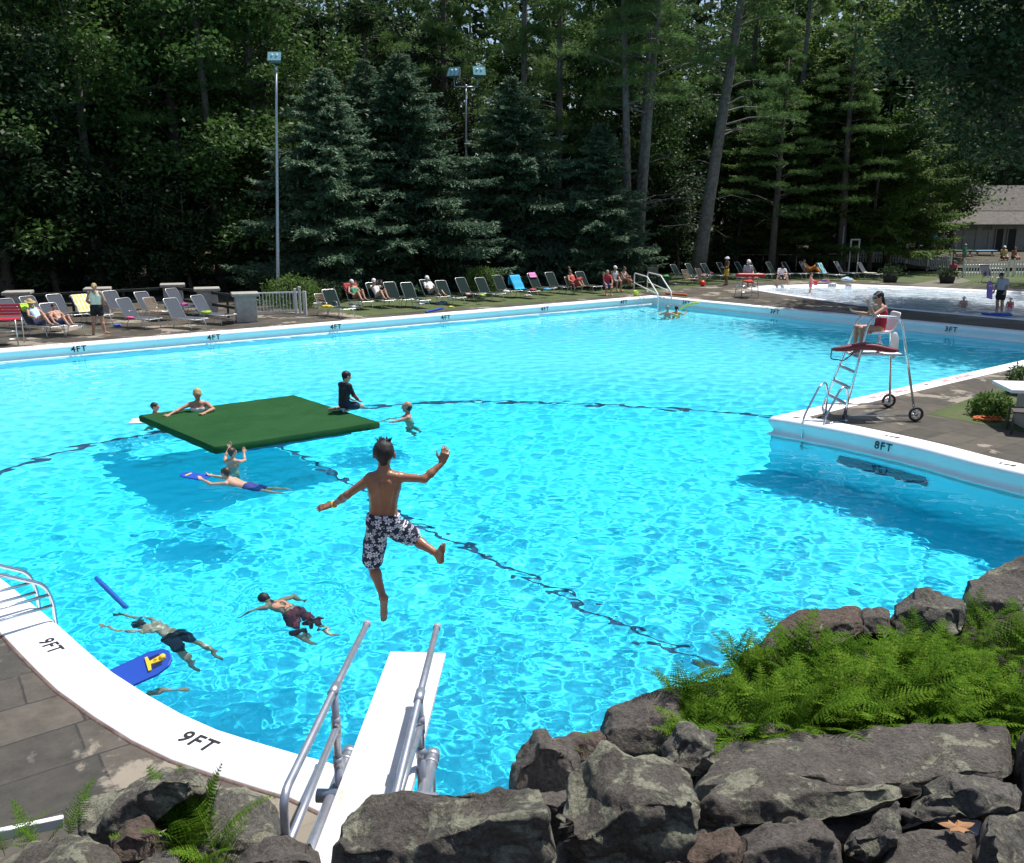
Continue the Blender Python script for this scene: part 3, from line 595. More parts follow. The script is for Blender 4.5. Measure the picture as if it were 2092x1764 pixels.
# the wooded slope far behind, one mass
g_ = np.random.default_rng(77); nf = 95000; fx = g_.uniform(-120, 135, nf); cl = 2.2 * np.sin(fx * .31) + 1.6 * np.sin(fx * .83 + 1); fz = g_.uniform(0, 1, nf) * (36 + cl - 13 * ((fx > -42) & (fx < -12))); fy = 96 + 4 * np.sin(fx * .4) + g_.normal(0, 2.2, nf) + 14 * (fx > 30)
P_ = np.stack([fx, fy, fz + .5], 1); A__ = rand_dirs(g_, nf); B__ = unit(np.cross(A__, rand_dirs(g_, nf, 1)))
v_, f_ = blades(P_, A__, B__, g_.uniform(.7, 1.4, nf), g_.uniform(.5, .9, nf)); tag(link('far_forest', npmesh('far_forest', v_, f_), M['leaf_dark']), 'dark mass of woodland far behind the trees', 'forest', kind='stuff')
# shrubs
def shrub(seed, R, H, n, leaf):
    g = np.random.default_rng(seed); P = g.normal(size=(n, 3)); P = unit(P) * (g.uniform(.45, 1, n) ** .5)[:, None]; P *= (1 + .18 * np.sin(P[:, :1] * 7 + seed) * np.cos(P[:, 1:2] * 6)); P *= V(R, R, H * .55); P[:, 2] = np.abs(P[:, 2] + H * .42)
    A = rand_dirs(g, n, .5); B = unit(np.cross(A, rand_dirs(g, n, 1))); v, f = blades(P, A, B, g.uniform(.6, 1.2, n) * leaf, g.uniform(.3, .5, n) * leaf); mb = MB()
    for i in range(7):
        a = i * .9; mb.tube([(0, 0, 0), (math.cos(a) * R * .3, math.sin(a) * R * .3, H * .5), (math.cos(a) * R * .6, math.sin(a) * R * .6, H * .8)], [.03, .02, .008], 5)
    return mb, npmesh('foliage', v, f)
def plant_shrub(seed, px, py, R, H, label, m='leaf_light', n=2600, leaf=.13, cat='shrub', name='shrub'):
    mb, me = shrub(seed, R, H, n, leaf); p = G(px, py); r = empty(name, p); mb.build('stem', M['bark'], r, True); link('foliage', me, M[m], r); return tag(r, label, cat)
plant_shrub(1, 598, 630, 1.25, 1.5, 'round yellow-green shrub behind the white railing')
plant_shrub(2, 985, 604, 1.0, 1.5, 'yellow-green shrub behind the dark loungers near the twin-lamp pole')
plant_shrub(3, 655, 620, 1.0, 1.1, 'dark low shrub right of the yellow-green shrub', 'leaf_dark')
# ---------------------------------------------------------------- pool furniture
def yaw_to(f): return math.atan2(-f[0], f[1])
def lerp(a, b, t): return V(*a) + (V(*b) - V(*a)) * t
BT = V(0, -.44, 1.02)                          # top of a lounger's back, hinge at (0, 0, .36)
def lounger_proto(strap, nstrap=15):
    r = empty('lounger'); w = .30; mb = MB()
    for s in (-1, 1):
        mb.tube(rounded([(s * w, -.03, .36), (s * w, 1.22, .36)]), .014, 7)
    mb.tube(rounded([(-w, 1.16, .36), (-w, 1.24, .36), (w, 1.24, .36), (w, 1.16, .36)], .06), .014, 7)
    mb.tube(rounded([(-w, 0, .36), (-w, BT[1], BT[2]), (w, BT[1], BT[2]), (w, 0, .36)], .09), .015, 7)
    for y in (.02, .62): mb.tube([(-w, y, .345), (w, y, .345)], .012, 6)
    mb.build('frame', M['alu'], r, True)
    for y0, dy in ((1.0, .10), (.12, -.10)):
        for s in (-1, 1):
            b = MB(); b.tube(rounded([(s * w, y0 - dy, .352), (s * (w + .02), y0, .2), (s * (w + .03), y0 + dy * .6, .0)], .15), .0135, 7); b.build('leg', M['alu'], r, True)
        b = MB()
    b = MB()
    for i in range(nstrap):
        t = (i + .5) / nstrap; c = lerp((0, 0, .37), BT + V(0, .01, -.03), t); d = unit(BT - V(0, 0, .36)) * .78 / nstrap * .47
        b.add([c + V(-w, 0, 0) - d, c + V(w, 0, 0) - d, c + V(w, 0, 0) + d, c + V(-w, 0, 0) + d], [(0, 1, 2, 3)])
    b.build('back_sling', M[strap], r)
    b = MB(); n2 = int(nstrap * 1.55)
    for i in range(n2):
        y = .02 + 1.2 * (i + .5) / n2; h = 1.2 / n2 * .46; sag = .012
        b.add([(-w, y - h, .366), (0, y - h, .366 - sag), (0, y + h, .366 - sag), (-w, y + h, .366), (w, y - h, .366), (w, y + h, .366)], [(0, 1, 2, 3), (1, 4, 5, 2)])
    b.build('seat_sling', M[strap], r); return r
def set_label(r, label, cat=None, group=None):
    r['label'] = label
    if cat: r['category'] = cat
    if group: r['group'] = group
    return r
PG = lounger_proto('strap_green', 17); PW = lounger_proto('strap_grey', 17)
tag(PG, None, 'lounger', 'dark green strapped loungers'); tag(PW, None, 'lounger', 'grey strapped loungers')
LNG = {}; _used = set()
def put_lounger(key, P, px, py, f, label, sc=1.0):
    r = P if id(P) not in _used else copy_tree(P); _used.add(id(P))
    p = G(px, py, DZ + 1.02 * sc); f = V(*f) / np.linalg.norm(f); o = p[:2] + f * .44 * sc
    r.location = (o[0], o[1], DZ + .004); r.rotation_euler = (0, 0, yaw_to(f)); r.scale = (sc,) * 3; r['label'] = label; LNG[key] = r; return r
fm = (.64, -.77)
ML = [(670, 592, 'empty dark green lounger nearest to the tan chair by the white gate'), (714, 580, 'dark lounger under the person in the green swimsuit, with a red towel over its back'),
      (758, 578, 'dark lounger under the person reading with knees raised'), (794, 577, 'empty dark lounger just right of the reading person'), (829, 578, 'second empty dark lounger right of the reading person'),
      (867, 572, 'dark lounger under the person in white shirt and white cap'), (899, 574, 'dark lounger partly behind the bent knees of the person in white shirt'),
      (939, 568, 'empty dark lounger with a red and white bundle at its foot'), (979, 568, 'empty dark lounger with a lime green cloth at its foot'), (1014, 563, 'empty dark lounger left of the bright blue towel'),
      (1050, 564, 'dark lounger with a bright blue towel over its back'), (1085, 559, 'dark lounger with a small pink towel at the top of its back'), (1121, 557, 'empty dark lounger between the pink towel and the red blanket'),
      (1183, 556, 'dark lounger behind the person wrapped in a red blanket'), (1262, 549, 'dark lounger behind the three people seated near the white ladder')]
for i, (x, y, l) in enumerate(ML): put_lounger('M%d' % i, PG, x, y, (fm[0] + random.uniform(-.08, .08), fm[1]), l)
RL = [(1374, 541, PG, 'dark lounger right of the green bin and purple bag'), (1404, 539, PG, 'dark lounger behind the tan folding chair, right of the white ladder'), (1436, 539, PG, 'dark lounger behind the red ball'),
      (1468, 537, PG, 'dark lounger behind the standing person in yellow'), (1504, 536, PG, 'dark lounger between the standing person in yellow and the low lifeguard stand'), (1530, 537, PG, 'dark lounger straight behind the low lifeguard stand'),
      (1568, 536, PG, 'dark lounger left of the person bending forward in a white shirt'), (1600, 536, PG, 'dark lounger right of the person bending forward in a white shirt'), (1636, 535, PW, 'pale grey lounger under the person wrapped in an orange towel'),
      (1672, 538, PW, 'grey lounger with a teal and white towel over its back'), (1707, 535, PW, 'pale grey lounger with a patterned towel at its foot'), (1755, 537, PW, 'pale grey lounger nearest to the picket fence'),
      (2010, 541, PW, 'grey lounger turned away, in front of the white picket fence')]
for i, (x, y, P, l) in enumerate(RL): put_lounger('R%d' % i, P, x, y, (.75, -.66) if i < 12 else (.05, -1), l)
fl_ = (.86, -.5)
LL = [(8, 611, 'grey lounger cut by the left edge, behind the red chair'), (53, 606, 'grey lounger left of the child, in front of the first stone pillar'), (50, 622, 'grey lounger under the person in the straw hat'), (108, 602, 'grey lounger behind the child lying back'),
      (96, 620, 'grey lounger under the child lying on a blue towel'), (159, 603, 'pale lounger with a yellow striped towel, left of the standing woman'), (222, 595, 'grey lounger directly right of the standing woman'),
      (249, 610, 'grey lounger with a small pink bag on its seat'), (286, 597, 'grey lounger behind the tan chair in the left group'), (348, 590, 'grey lounger in the back row in front of the third stone pillar'),
      (346, 610, 'grey lounger right of the tan chair, empty'), (400, 604, 'grey lounger nearest to the two right stone pillars, with blue and lime cloths')]
for i, (x, y, l) in enumerate(LL): put_lounger('L%d' % i, PW, x, y, (fl_[0], fl_[1] + random.uniform(-.1, .1)), l)

def patio_chair():
    r = empty('patio_chair'); w = .27; mb = MB()
    for s in (-1, 1): mb.tube(rounded([(s * w, .5, 0), (s * w, .46, .56), (s * w, -.12, .58), (s * w, -.12, .3)], .1), .014, 6)
    mb.tube(rounded([(-w, -.02, .36), (-w, -.3, .86), (w, -.3, .86), (w, -.02, .36)], .07), .014, 6); mb.tube([(-w, .5, .38), (w, .5, .38)], .013, 6); mb.build('frame', M['alu'], r, True)
    for s in (-1, 1):
        b = MB(); b.tube([(s * w, .02, .36), (s * w, -.2, 0)], .014, 6); b.build('leg', M['alu'], r, True)
    b = MB()
    for i in range(7): c = lerp((0, -.05, .42), (0, -.28, .82), i / 6); b.box(c, (.52, .012, .045))
    b.build('backrest', M['strap_tan'], r); b = MB()
    for i in range(8): b.box((0, .0 + i * .066, .375), (.52, .05, .012))
    b.build('seat', M['strap_tan'], r); return tag(r, None, 'chair', 'tan strap chairs')
PC = patio_chair()
for i, (px, py, f, l) in enumerate(((664, 645, (.8, -.6), 'tan strap chair holding a white and a yellow towel, beside the white gate post'), (318, 655, (.8, -.4), 'low tan strap chair among the grey loungers'), (1168, 601, fm, 'tan wooden armed chair under the person in the red blanket'), (1405, 583, (.7, -.7), 'tan folding chair with slatted back, behind the purple bag'), (1432, 580, (.7, -.7), 'tan folding chair just left of the red ball'))):
    r = PC if i == 0 else copy_tree(PC); p = G(px, py); r.location = (p[0], p[1], DZ + .004); r.rotation_euler = (0, 0, yaw_to(f)); r['label'] = l; LNG['C%d' % i] = r

# cloths: a sheet draped over a lounger's back, and crumpled bundles
def drape(key, col, w, t0, t1, label, cat='towel', col2=None, over=.22, stripes=0):
    o = LNG[key]; n, k = 14, 18; Vv = []; Q = []; g = np.random.default_rng(abs(hash(label)) % 9999 if False else len(label))
    top = BT + V(0, 0, .03); hinge = V(0, .0, .385); ln = np.linalg.norm(top - hinge); d = (top - hinge) / ln; nrm = V(0, -d[2], d[1]) * -1
    for i in range(k):
        s = t0 + (t1 - t0) * i / (k - 1)
        for j in range(n):
            x = (j / (n - 1) - .5) * w * (1 + .04 * math.sin(i)); wv = .008 * math.sin(j * 1.7 + i * .6) + .008 * math.sin(i * 1.3)
            if s < 0: p = top + V(0, -.035, s * .9) + V(0, -.015 + wv, 0)                # hanging behind
            elif s <= 1: p = top - d * ln * s + nrm * (.028 + wv)
            else: p = hinge + V(0, (s - 1) * .7, .03 + abs(wv))
            if abs(x) > .30: p = p + V(0, 0, -(abs(x) - .30) * 1.2); x = math.copysign(.30 + (abs(x) - .30) * .25 + .02, x)
            Vv.append(p + V(x, 0, 0))
    f = [(i * n + j, i * n + j + 1, (i + 1) * n + j + 1, (i + 1) * n + j) for i in range(k - 1) for j in range(n - 1)]
    mi = [1 if (stripes and (q[0] % n) % stripes == 0) else 0 for q in f]
    me = npmesh('towel', Vv, f, True, mi); c = link('towel', me, [C('t_' + label, col, .9, bump=.4, bscale=120), C('t2_' + label, col2 or col, .9)])
    md = c.modifiers.new('thick', 'SOLIDIFY'); md.thickness = .012; md.offset = 0
    c.location = o.location; c.rotation_euler = o.rotation_euler; c.scale = o.scale; return tag(c, label, cat)
drape('M10', (.03, .42, .72), .66, -.5, 1.25, 'bright blue towel hanging over a dark lounger back'); drape('M11', (.72, .28, .55), .46, -.25, .38, 'small pink towel over the top of a dark lounger')
drape('M1', (.42, .05, .05), .6, -.3, .7, 'red towel over the lounger behind the person in green'); drape('R9', (.02, .26, .32), .6, -.3, 1.2, 'teal towel with white stripes over a grey lounger', col2=(.7, .72, .72), stripes=5)
drape('L5', (.75, .62, .2), .62, -.1, 1.1, 'yellow towel with white stripes over a pale lounger', col2=(.78, .75, .66), stripes=3); drape('L2', (.42, .68, .06), .44, -.2, .42, 'lime green towel over the lounger behind the straw hat')
drape('R8', (.55, .5, .45), .55, .2, 1.0, 'beige towel under the person in orange'); drape('R11', (.62, .6, .5), .5, .9, 1.9, 'pale yellowish towel lying on the lounger nearest the picket fence')
def bundle(px, py, z, size, col, label, cat='towel', name='towel', col2=None, flat=.2):
    size *= .82; col = tuple(c * .85 for c in col)
    g = np.random.default_rng(int(px * 7 + py)); b = MB(); b.ball((0, 0, 0), 1, 12)
    v = np.array(b.v); u = unit(v); ph = g.uniform(0, 6, 6)
    rr_ = 1 + .16 * np.sin(4 * u[:, 0] + ph[0] + 2 * u[:, 2]) + .14 * np.sin(6 * u[:, 1] + ph[1]) + .10 * np.sin(9 * u[:, 2] + 5 * u[:, 0] + ph[2]) + .07 * np.sin(14 * u[:, 0] + 9 * u[:, 1] + ph[3])
    v = u * rr_[:, None] * V(size * .62, size * .5, size * flat); v[:, 2] = np.maximum(v[:, 2], -size * flat * .62); v[:, 2] -= v[:, 2].min(); b.v = [tuple(q) for q in v]
    o = b.build(name, C('b_' + label, col, .85, col2=col2, nscale=5, bump=.4, bscale=30), None, True); p = G(px, py, z); o.location = p; o.rotation_euler = (0, 0, g.uniform(0, 6)); return tag(o, label, cat)
SZ = DZ + .375
for a in ((650, 624, SZ + .02, .42, (.75, .74, .76), 'white towel lying on the tan chair beside the gate'), (668, 629, SZ + .02, .4, (.75, .55, .04), 'yellow towel lying on the tan chair beside the gate'),
          (266, 652, SZ, .34, (.62, .08, .22), 'small pink bag lying on a grey lounger', 'bag', 'beach_bag'), (376, 624, SZ, .34, (.65, .08, .42), 'magenta towel on a back-row grey lounger'), (411, 637, SZ, .45, (.35, .5, .7), 'pale blue cloth on the rightmost grey lounger'),
          (421, 641, SZ + .02, .4, (.38, .6, .05), 'lime cloth on the rightmost grey lounger'), (240, 667, DZ, .34, (.1, .18, .5), 'blue bag on the deck under a grey lounger', 'bag', 'beach_bag'), (118, 667, SZ - .2, .5, (.02, .3, .55), 'blue and turquoise towel under the child in the left group'),
          (958, 603, SZ, .34, (.6, .05, .06), 'red bundle at the foot of a dark lounger', 'towel', 'towel', (.75, .7, .7)), (985, 605, SZ, .3, (.45, .62, .08), 'lime cloth at the foot of a dark lounger'), (903, 622, DZ, .5, (.35, .36, .42), 'grey and blue bag on the grass below the person in white', 'bag', 'beach_bag', (.05, .12, .4)),
          (872, 621, DZ, .42, (.05, .14, .13), 'dark green bag on the grass below the person in white', 'bag', 'beach_bag'), (862, 623, DZ, .3, (.7, .68, .7), 'white hat lying on the grass below the person in white', 'hat', 'sun_hat'), (921, 629, DZ, .28, (.7, .7, .12), 'yellow toy on the pool edge by a blue float', 'toy', 'pool_toy'),
          (730, 630, SZ - .3, .5, (.6, .56, .5), 'beige towel hanging below the person in the green swimsuit'), (718, 623, SZ, .28, (.1, .14, .5), 'blue bag beside the person in the green swimsuit', 'bag', 'beach_bag'),
          (1034, 597, SZ, .36, (.75, .74, .8), 'white towel lying left of the bright blue towel'), (1078, 606, DZ, .4, (.6, .55, .48), 'pale bag on the grass by the bright blue towel', 'bag', 'beach_bag'), (1088, 594, SZ, .36, (.5, .06, .1), 'dark red towel on the seat behind the bright blue towel'),
          (1117, 593, SZ, .38, (.06, .42, .68), 'turquoise towel on the seat below the pink towel'), (1380, 583, DZ, .42, (.45, .32, .5), 'purple bag on the grass right of the green bin', 'bag', 'beach_bag'), (1361, 566, DZ + .62, .4, (.06, .4, .12), 'green cloth on top of the green bin'), (1352, 566, DZ + .65, .26, (.6, .06, .05), 'red cloth on top of the green bin'),
          (1418, 574, DZ + .1, .42, (.5, .12, .12), 'red bundle between the tan folding chairs'), (1437, 566, SZ, .6, (.55, .5, .45), 'pile of pale clothes on a dark lounger behind the red ball', 'clothes', 'clothes_pile', (.3, .08, .1)), (1452, 560, SZ, .42, (.32, .1, .16), 'maroon towel on a dark lounger behind the red ball'),
          (1686, 576, SZ, .5, (.06, .16, .6), 'blue towel at the foot of the teal-towel lounger', 'towel', 'towel', (.6, .1, .2)), (1700, 583, DZ, .5, (.75, .75, .75), 'white towel on the grass at the foot of the teal-towel lounger'), (1730, 574, SZ - .15, .7, (.12, .35, .6), 'blue patterned towel on the pale grey lounger', 'towel', 'towel', (.6, .65, .65)), (1745, 577, DZ, .34, (.7, .35, .03), 'orange bag on the grass by the pale grey loungers', 'bag', 'beach_bag'),
          (1530, 578, DZ + .75, .5, (.6, .03, .04), 'red bag hanging on the low lifeguard stand', 'bag', 'beach_bag')): bundle(*a)
# things lying about
def rod(name, a, b, r, m, label, cat, group=None, bend=0.0, n=10):
    a, b = V(*a), V(*b); pts = [lerp(a, b, t) + V(0, 0, bend * math.sin(math.pi * t)) for t in np.linspace(0, 1, 12)]; mb = MB(); mb.tube(pts, [r * .8] + [r] * 10 + [r * .8], n); return tag(mb.build(name, m, None, True), label, cat, group)
rod('pool_noodle', G(870, 638, DZ + .04), G(905, 630, DZ + .04), .045, M['blue_foam'], 'blue foam float lying on the pool edge below the person in white', 'float')
rod('pool_noodle', G(1360, 600, DZ + .05), G(1403, 603, DZ + .05), .055, C('orange', (.65, .13, .02)), 'orange foam noodle lying on the coping by the white ladder', 'noodle')
rod('pool_noodle', G(1388, 633, .06), G(1428, 619, .42), .05, C('noodle_y', (.62, .66, .10)), 'yellow-green noodle held by the swimmers in the far corner', 'noodle', bend=.08)
mb = MB(); mb.ball((0, 0, .17), .17, 14); o = mb.build('beach_ball', C('ball', (.75, .04, .02), .35), None, True); o.location = G(1435, 585.5); tag(o, 'bright red ball on the grass near the right loungers', 'ball')
mb = MB(); mb.lathe([(.10, 0), (.14, .26), (.145, .28), (.13, .28), (.10, .03)], 16); o = mb.build('bucket', C('bucket', (.55, .75, .05), .4), None, True); o.location = G(1299, 606); tag(o, 'yellow-green bucket beside the white ladder', 'bucket')
r = empty('storage_bin', G(1353, 588)); mb = MB(); mb.box((0, 0, .3), (.62, .5, .6)); mb.build('body', C('bin', (.012, .05, .03), .5), r, bevel=.03); mb = MB(); mb.box((0, 0, .62), (.68, .56, .05)); mb.build('lid', C('bin2', (.015, .06, .035), .5), r, bevel=.015); tag(r, 'dark green bin behind the white ladder', 'bin')
r = empty('notice_board', G(1332, 578), .3); mb = MB(); mb.box((0, 0, .62), (.72, .04, .55)); mb.build('panel', C('board', (.2, .18, .15), .8, noise=1.5), r, bevel=.008)
for s in (-1, 1): mb = MB(); mb.box((s * .3, .03, .45), (.06, .03, .9)); mb.build('post', C('board', (.2, .18, .15)), r)
tag(r, 'grey-brown wooden board standing behind the white ladder', 'board')

# ---- lamp poles
def flood(parent, c, yaw, tilt=.5, s=1.0):
    h = empty('lamp', c, yaw); h.parent = parent; mb = MB(); R = np.array(Matrix.Rotation(-tilt, 3, 'X'))
    pf = [(-.30, -.18), (.30, -.18), (.30, .18), (-.30, .18)]; pb = [(-.2, -.12), (.2, -.12), (.2, .12), (-.2, .12)]
    P = [R @ V(x * s, -.16 * s, z * 1.25 * s) for x, z in pf] + [R @ V(x * s, .16 * s, z * s) for x, z in pb]
    mb.add(P, [(4, 5, 6, 7), (0, 1, 5, 4), (1, 2, 6, 5), (2, 3, 7, 6), (3, 0, 4, 7)]); hb = mb.build('housing', C('housing', (.30, .36, .38), .4, metal=.5), parent); hb.location = c; hb.rotation_euler = (0, 0, yaw); S_ = bpy.data.objects; S_.remove(h)
    mb = MB(); mb.add([R @ V(x * s * .93, -.158 * s, z * 1.16 * s) for x, z in pf], [(0, 1, 2, 3)]); g = mb.build('lens', C('lens', (.22, .42, .46), .08, spec=.8), hb)
    for x in (-.1, .1): mb = MB(); q = R @ V(x * s, -.15 * s, .06 * s); mb.ball(q, .055 * s, 8); mb.build('bulb', C('bulb', (.75, .85, .85), .1), hb, True)
def pole(px, py_base, px_top, py_top, lamps, label):
    b = G(px, py_base); t = D(px_top, py_top, b[1]); H = t[2] - b[2]; r = empty('lamp_pole', b); tx = t[0] - b[0]; mb = MB(); mb.tube([(tx * q, 0, H * q) for q in np.linspace(0, 1, 8)], [.085 - .035 * q for q in np.linspace(0, 1, 8)], 12); mb.build('pole', M['galv'], r, True)
    mb = MB(); mb.tube([(tx, 0, H - .05), (tx, 0, H + .12)], .07, 10); mb.build('collar', M['galv'], r, True)
    if lamps == 1: flood(r, (tx, -.05, H + .42), .05)
    else:
        w = .68; mb = MB(); mb.tube([(tx - w, 0, H), (tx + w, 0, H)], .04, 8); 
        for s in (-1, 1): mb.tube([(tx + s * w, 0, H), (tx + s * w, 0, H + .5)], .035, 8)
        mb.build('crossarm', M['galv'], r, True)
        for s in (-1, 1): flood(r, (tx + s * w + .06, -.05, H + .74 + s * .02), s * .35 - .1, .45, 1.3)
        mb = MB(); mb.box((tx + .12, -.05, H - 3.1), (.35, .25, .22)); mb.build('junction_box', C('housing', (.3, .36, .38)), r, bevel=.02)
    return tag(r, label, 'lamp pole', 'floodlight poles')
pole(568, 622, 564, 142, 1, 'tall grey pole with a single floodlight, left of the blue spruces'); pole(952, 575, 952, 178, 2, 'tall grey pole with a twin floodlight head, rising among the spruces')

# ---- stone pillars, railings and white gate
stone_m = mat('pillar_stone', (.30, .26, .23), .9, col2=(.42, .38, .34), nscale=5, bump=.6, bscale=18)
def pillar(px, py, label, z=1.1):
    p = G(px, py, DZ + z); r = empty('stone_pillar', (p[0], p[1], DZ), .35); mb = MB(); mb.box((0, 0, (z - .12) / 2), (.78, .78, z - .12)); mb.build('shaft', stone_m, r, bevel=.02)
    mb = MB(); mb.box((0, 0, z - .06), (1.0, 1.0, .12)); mb.build('cap', C('cap', (.26, .24, .21), .9, noise=1.4, bump=.5), r, bevel=.025); tag(r, label, 'pillar', 'stone pillars'); return p
p1 = pillar(36, 595, 'stone pillar at the far left, behind the person in the straw hat'); p2 = pillar(199, 588, 'stone pillar hidden behind the standing woman'); p3 = pillar(352, 580, 'shaded stone pillar behind the back-row lounger'); p4 = pillar(422, 588, 'sunlit stone pillar at the end of the grey loungers'); p5 = pillar(500, 598, 'large stone pillar beside the white gate')
def rail_fence(a, b, label, m, zs=(.45, .92), posts=0, name='rail_fence'):
    a, b = V(*a), V(*b); r = empty(name, (a[0], a[1], DZ)); d = b - a; L = np.linalg.norm(d[:2]); rz = math.atan2(d[1], d[0]); r.rotation_euler = (0, 0, rz)
    for z in zs: mb = MB(); mb.box((L / 2, 0, z), (L - .85, .07, .11)); mb.build('rail', m, r, bevel=.01)
    for i in range(posts): mb = MB(); mb.box((L * (i + 1) / (posts + 1), .06, .5), (.1, .05, 1.0)); mb.build('post', m, r)
    return tag(r, label, 'fence', 'dark rail fences between the pillars')
dkw = C('dark_wood', (.022, .026, .022), .8)
rail_fence(p1, p2, 'dark wooden rail fence between the two leftmost pillars', dkw, posts=2); rail_fence(p2, p3, 'dark wooden rail fence left of the shaded pillar', dkw, posts=2); rail_fence(p4, p5, 'dark wooden rail fence between the sunlit pillar and the gate pillar', dkw, posts=1); rail_fence(p3, p4, 'dark wooden rail fence behind the back-row lounger', dkw)
ga, gb = G(522, 643), G(611, 640); r = empty('railing_gate', (ga[0], ga[1], DZ)); d = gb - ga; L = np.linalg.norm(d[:2]); r.rotation_euler = (0, 0, math.atan2(d[1], d[0])); wm_ = C('gate_white', (.72, .71, .68), .5)
for z, nme in ((.10, 'bottom_rail'), (.86, 'top_rail')): mb = MB(); mb.box((L / 2, 0, z), (L, .05, .06)); mb.build(nme, wm_, r, bevel=.006)
for i in range(13): mb = MB(); mb.box((L * (i + .5) / 13, 0, .48), (.028, .028, .7)); mb.build('baluster', wm_, r)
mb = MB(); mb.box((L * .93, -.06, .5), (.1, .08, 1.05)); mb.build('stile', wm_, r, bevel=.01); tag(r, 'white metal gate with upright bars next to the large stone pillar', 'gate')
for px, py, h, l in ((614, 641, 1.1, 'white round gate post at the end of the white gate'), (624, 643, .95, 'square white post between the gate and the tan chair')):
    mb = MB(); mb.lathe([(.05, 0), (.05, h - .06), (.07, h - .05), (.065, h), (.0, h + .01)], 12) if px < 620 else mb.box((0, 0, h / 2), (.13, .13, h)); o = mb.build('gate_post', C('post_white', (.55, .54, .5), .7), None); o.location = G(px, py); tag(o, l, 'post')
# white pipe railing behind the right-hand loungers
mb = MB(); r = empty('pipe_railing', (0, 0, 0)); q = [G(1482, 558), G(1510, 556), G(1570, 556), G(1640, 556), G(1732, 553)]
for i, p in enumerate(q): b = MB(); b.tube([p + V(0, 1.6, 0), p + V(0, 1.6, 1.15)], .04, 8); b.build('post', C('post_white', (.5, .5, .46)), r, True)
b = MB(); b.tube([p + V(0, 1.6, 1.12) for p in q], .03, 8); b.build('top_rail', M['lightwhite'], r, True); tag(r, 'thin white pipe railing behind the right row of loungers', 'railing')
r = empty('garden_gate', G(1741, 562)); mb = MB()
for s in (-1, 1): mb.box((s * .28, 0, 1.15), (.09, .09, 2.3))
mb.box((0, 0, 2.32), (.65, .09, .08)); mb.build('frame', C('post_white', (.5, .5, .46)), r); mb = MB(); mb.tube([(-.75, .2, 0), (-.75, .2, 3.2)], .04, 8); mb.build('pole', M['galv'], r, True); tag(r, 'narrow grey gate frame with a thin pole under the hemlocks', 'gate frame')
def picket(pa, pb, label, h=1.05, tilt=0):
    a, b = V(*pa), V(*pb); r = empty('picket_fence', a); d = b - a; L = np.linalg.norm(d[:2]); r.rotation_euler = (0, 0, math.atan2(d[1], d[0])); dz = d[2]; n = int(L / .19)
    for i in range(min(n, 95)):
        x = (i + .5) * L / n; z = dz * x / L; mb = MB(); w = .045; mb.add([(x + sx * w, sy * .012, z + zz) for sy in (-1, 1) for sx, zz in ((-1, .08), (1, .08), (1, h - .06), (0, h), (-1, h - .06))], [(0, 1, 2, 3, 4), (9, 8, 7, 6, 5)] + [(k, (k + 1) % 5, 5 + (k + 1) % 5, 5 + k) for k in range(5)]); mb.build('picket', C('picket', (.70, .70, .68), .6), r)
    for z in (.3, .8): mb = MB(); mb.tube([(0, .035, z), (L, .035, z + dz)], .03, 4); mb.build('rail', C('picket', (.7, .7, .68)), r)
    for x in (0, L / 2, L): mb = MB(); mb.box((x, .08, dz * x / L + .58), (.1, .1, 1.2)); mb.build('post', C('picket', (.7, .7, .68)), r)
    return tag(r, label, 'picket fence', 'white picket fences')
fa, fb, fc = G(1716, 546), D(1848, 550, 67), D(1938, 556, 62)
picket(fa, fb, 'white picket fence in front of the small hut, half in shade'); picket(fb, fc, 'white picket fence running right from the tall corner post'); picket(G(1968, 567), G(2060, 566), 'bright white picket fence behind the grey lounger at the right'); picket(G(2070, 566), G(2130, 566), 'white picket fence cut by the right edge')
o = MB(); o.box((0, 0, .9), (.16, .16, 1.8)); o.lathe([(.12, 1.8), (.12, 1.84), (.02, 2.0)], 8); o = o.build('fence_post', C('picket', (.7, .7, .68))); o.location = fb; tag(o, 'tall white corner post of the picket fence', 'post')

# ---- bathhouse and hut
wall_m = mat('painted_board_wall', (.21, .205, .19), .8, col2=(.27, .265, .24), nscale=2, bump=.2)
shingle = mat('grey_shingles', (.08, .073, .064), .95, col2=(.15, .135, .118), nscale=3, bump=1.0, bscale=10)
YB = 79.; bz = D(1945, 517, YB)[2]; X0 = D(1945, 500, YB)[0]; X1 = X0 + 17; zt = D(1945, 456, YB)[2]
r = empty('bathhouse', (X0, YB, bz)); W_ = X1 - X0; H_ = zt - bz
mb = MB(); mb.box((W_ / 2, 3.2, H_ / 2), (W_, 6.4, H_)); mb.build('wall', wall_m, r)
mb = MB(); mb.box((W_ / 2, -.35, -.35), (W_ + .4, 7.4, .7)); mb.build('base', C('concrete', (.12, .11, .1), .9), r)
for i in range(9): b = MB(); b.box((.9 + i * 1.1, -.03, H_ / 2), (.06, .04, H_ - .02)); b.build('batten', wall_m, r)
for i, (x0, x1) in enumerate(((1950, 1964), (1976, 1992), (2007, 2022), (2092, 2106))):
    a, c = D(x0, 500, YB)[0] - X0, D(x1, 500, YB)[0] - X0; b = MB(); b.box(((a + c) / 2, -.03, H_ - .34), (c - a, .05, .5)); f = b.build('window', C('window_dark', (.02, .022, .025), .2), r); b = MB()
    for sx in (a, c): b.box((sx, -.06, H_ - .34), (.07, .05, .56))
    b.box(((a + c) / 2, -.06, H_ - .6), (c - a + .2, .08, .06)); b.build('frame', wall_m, f)
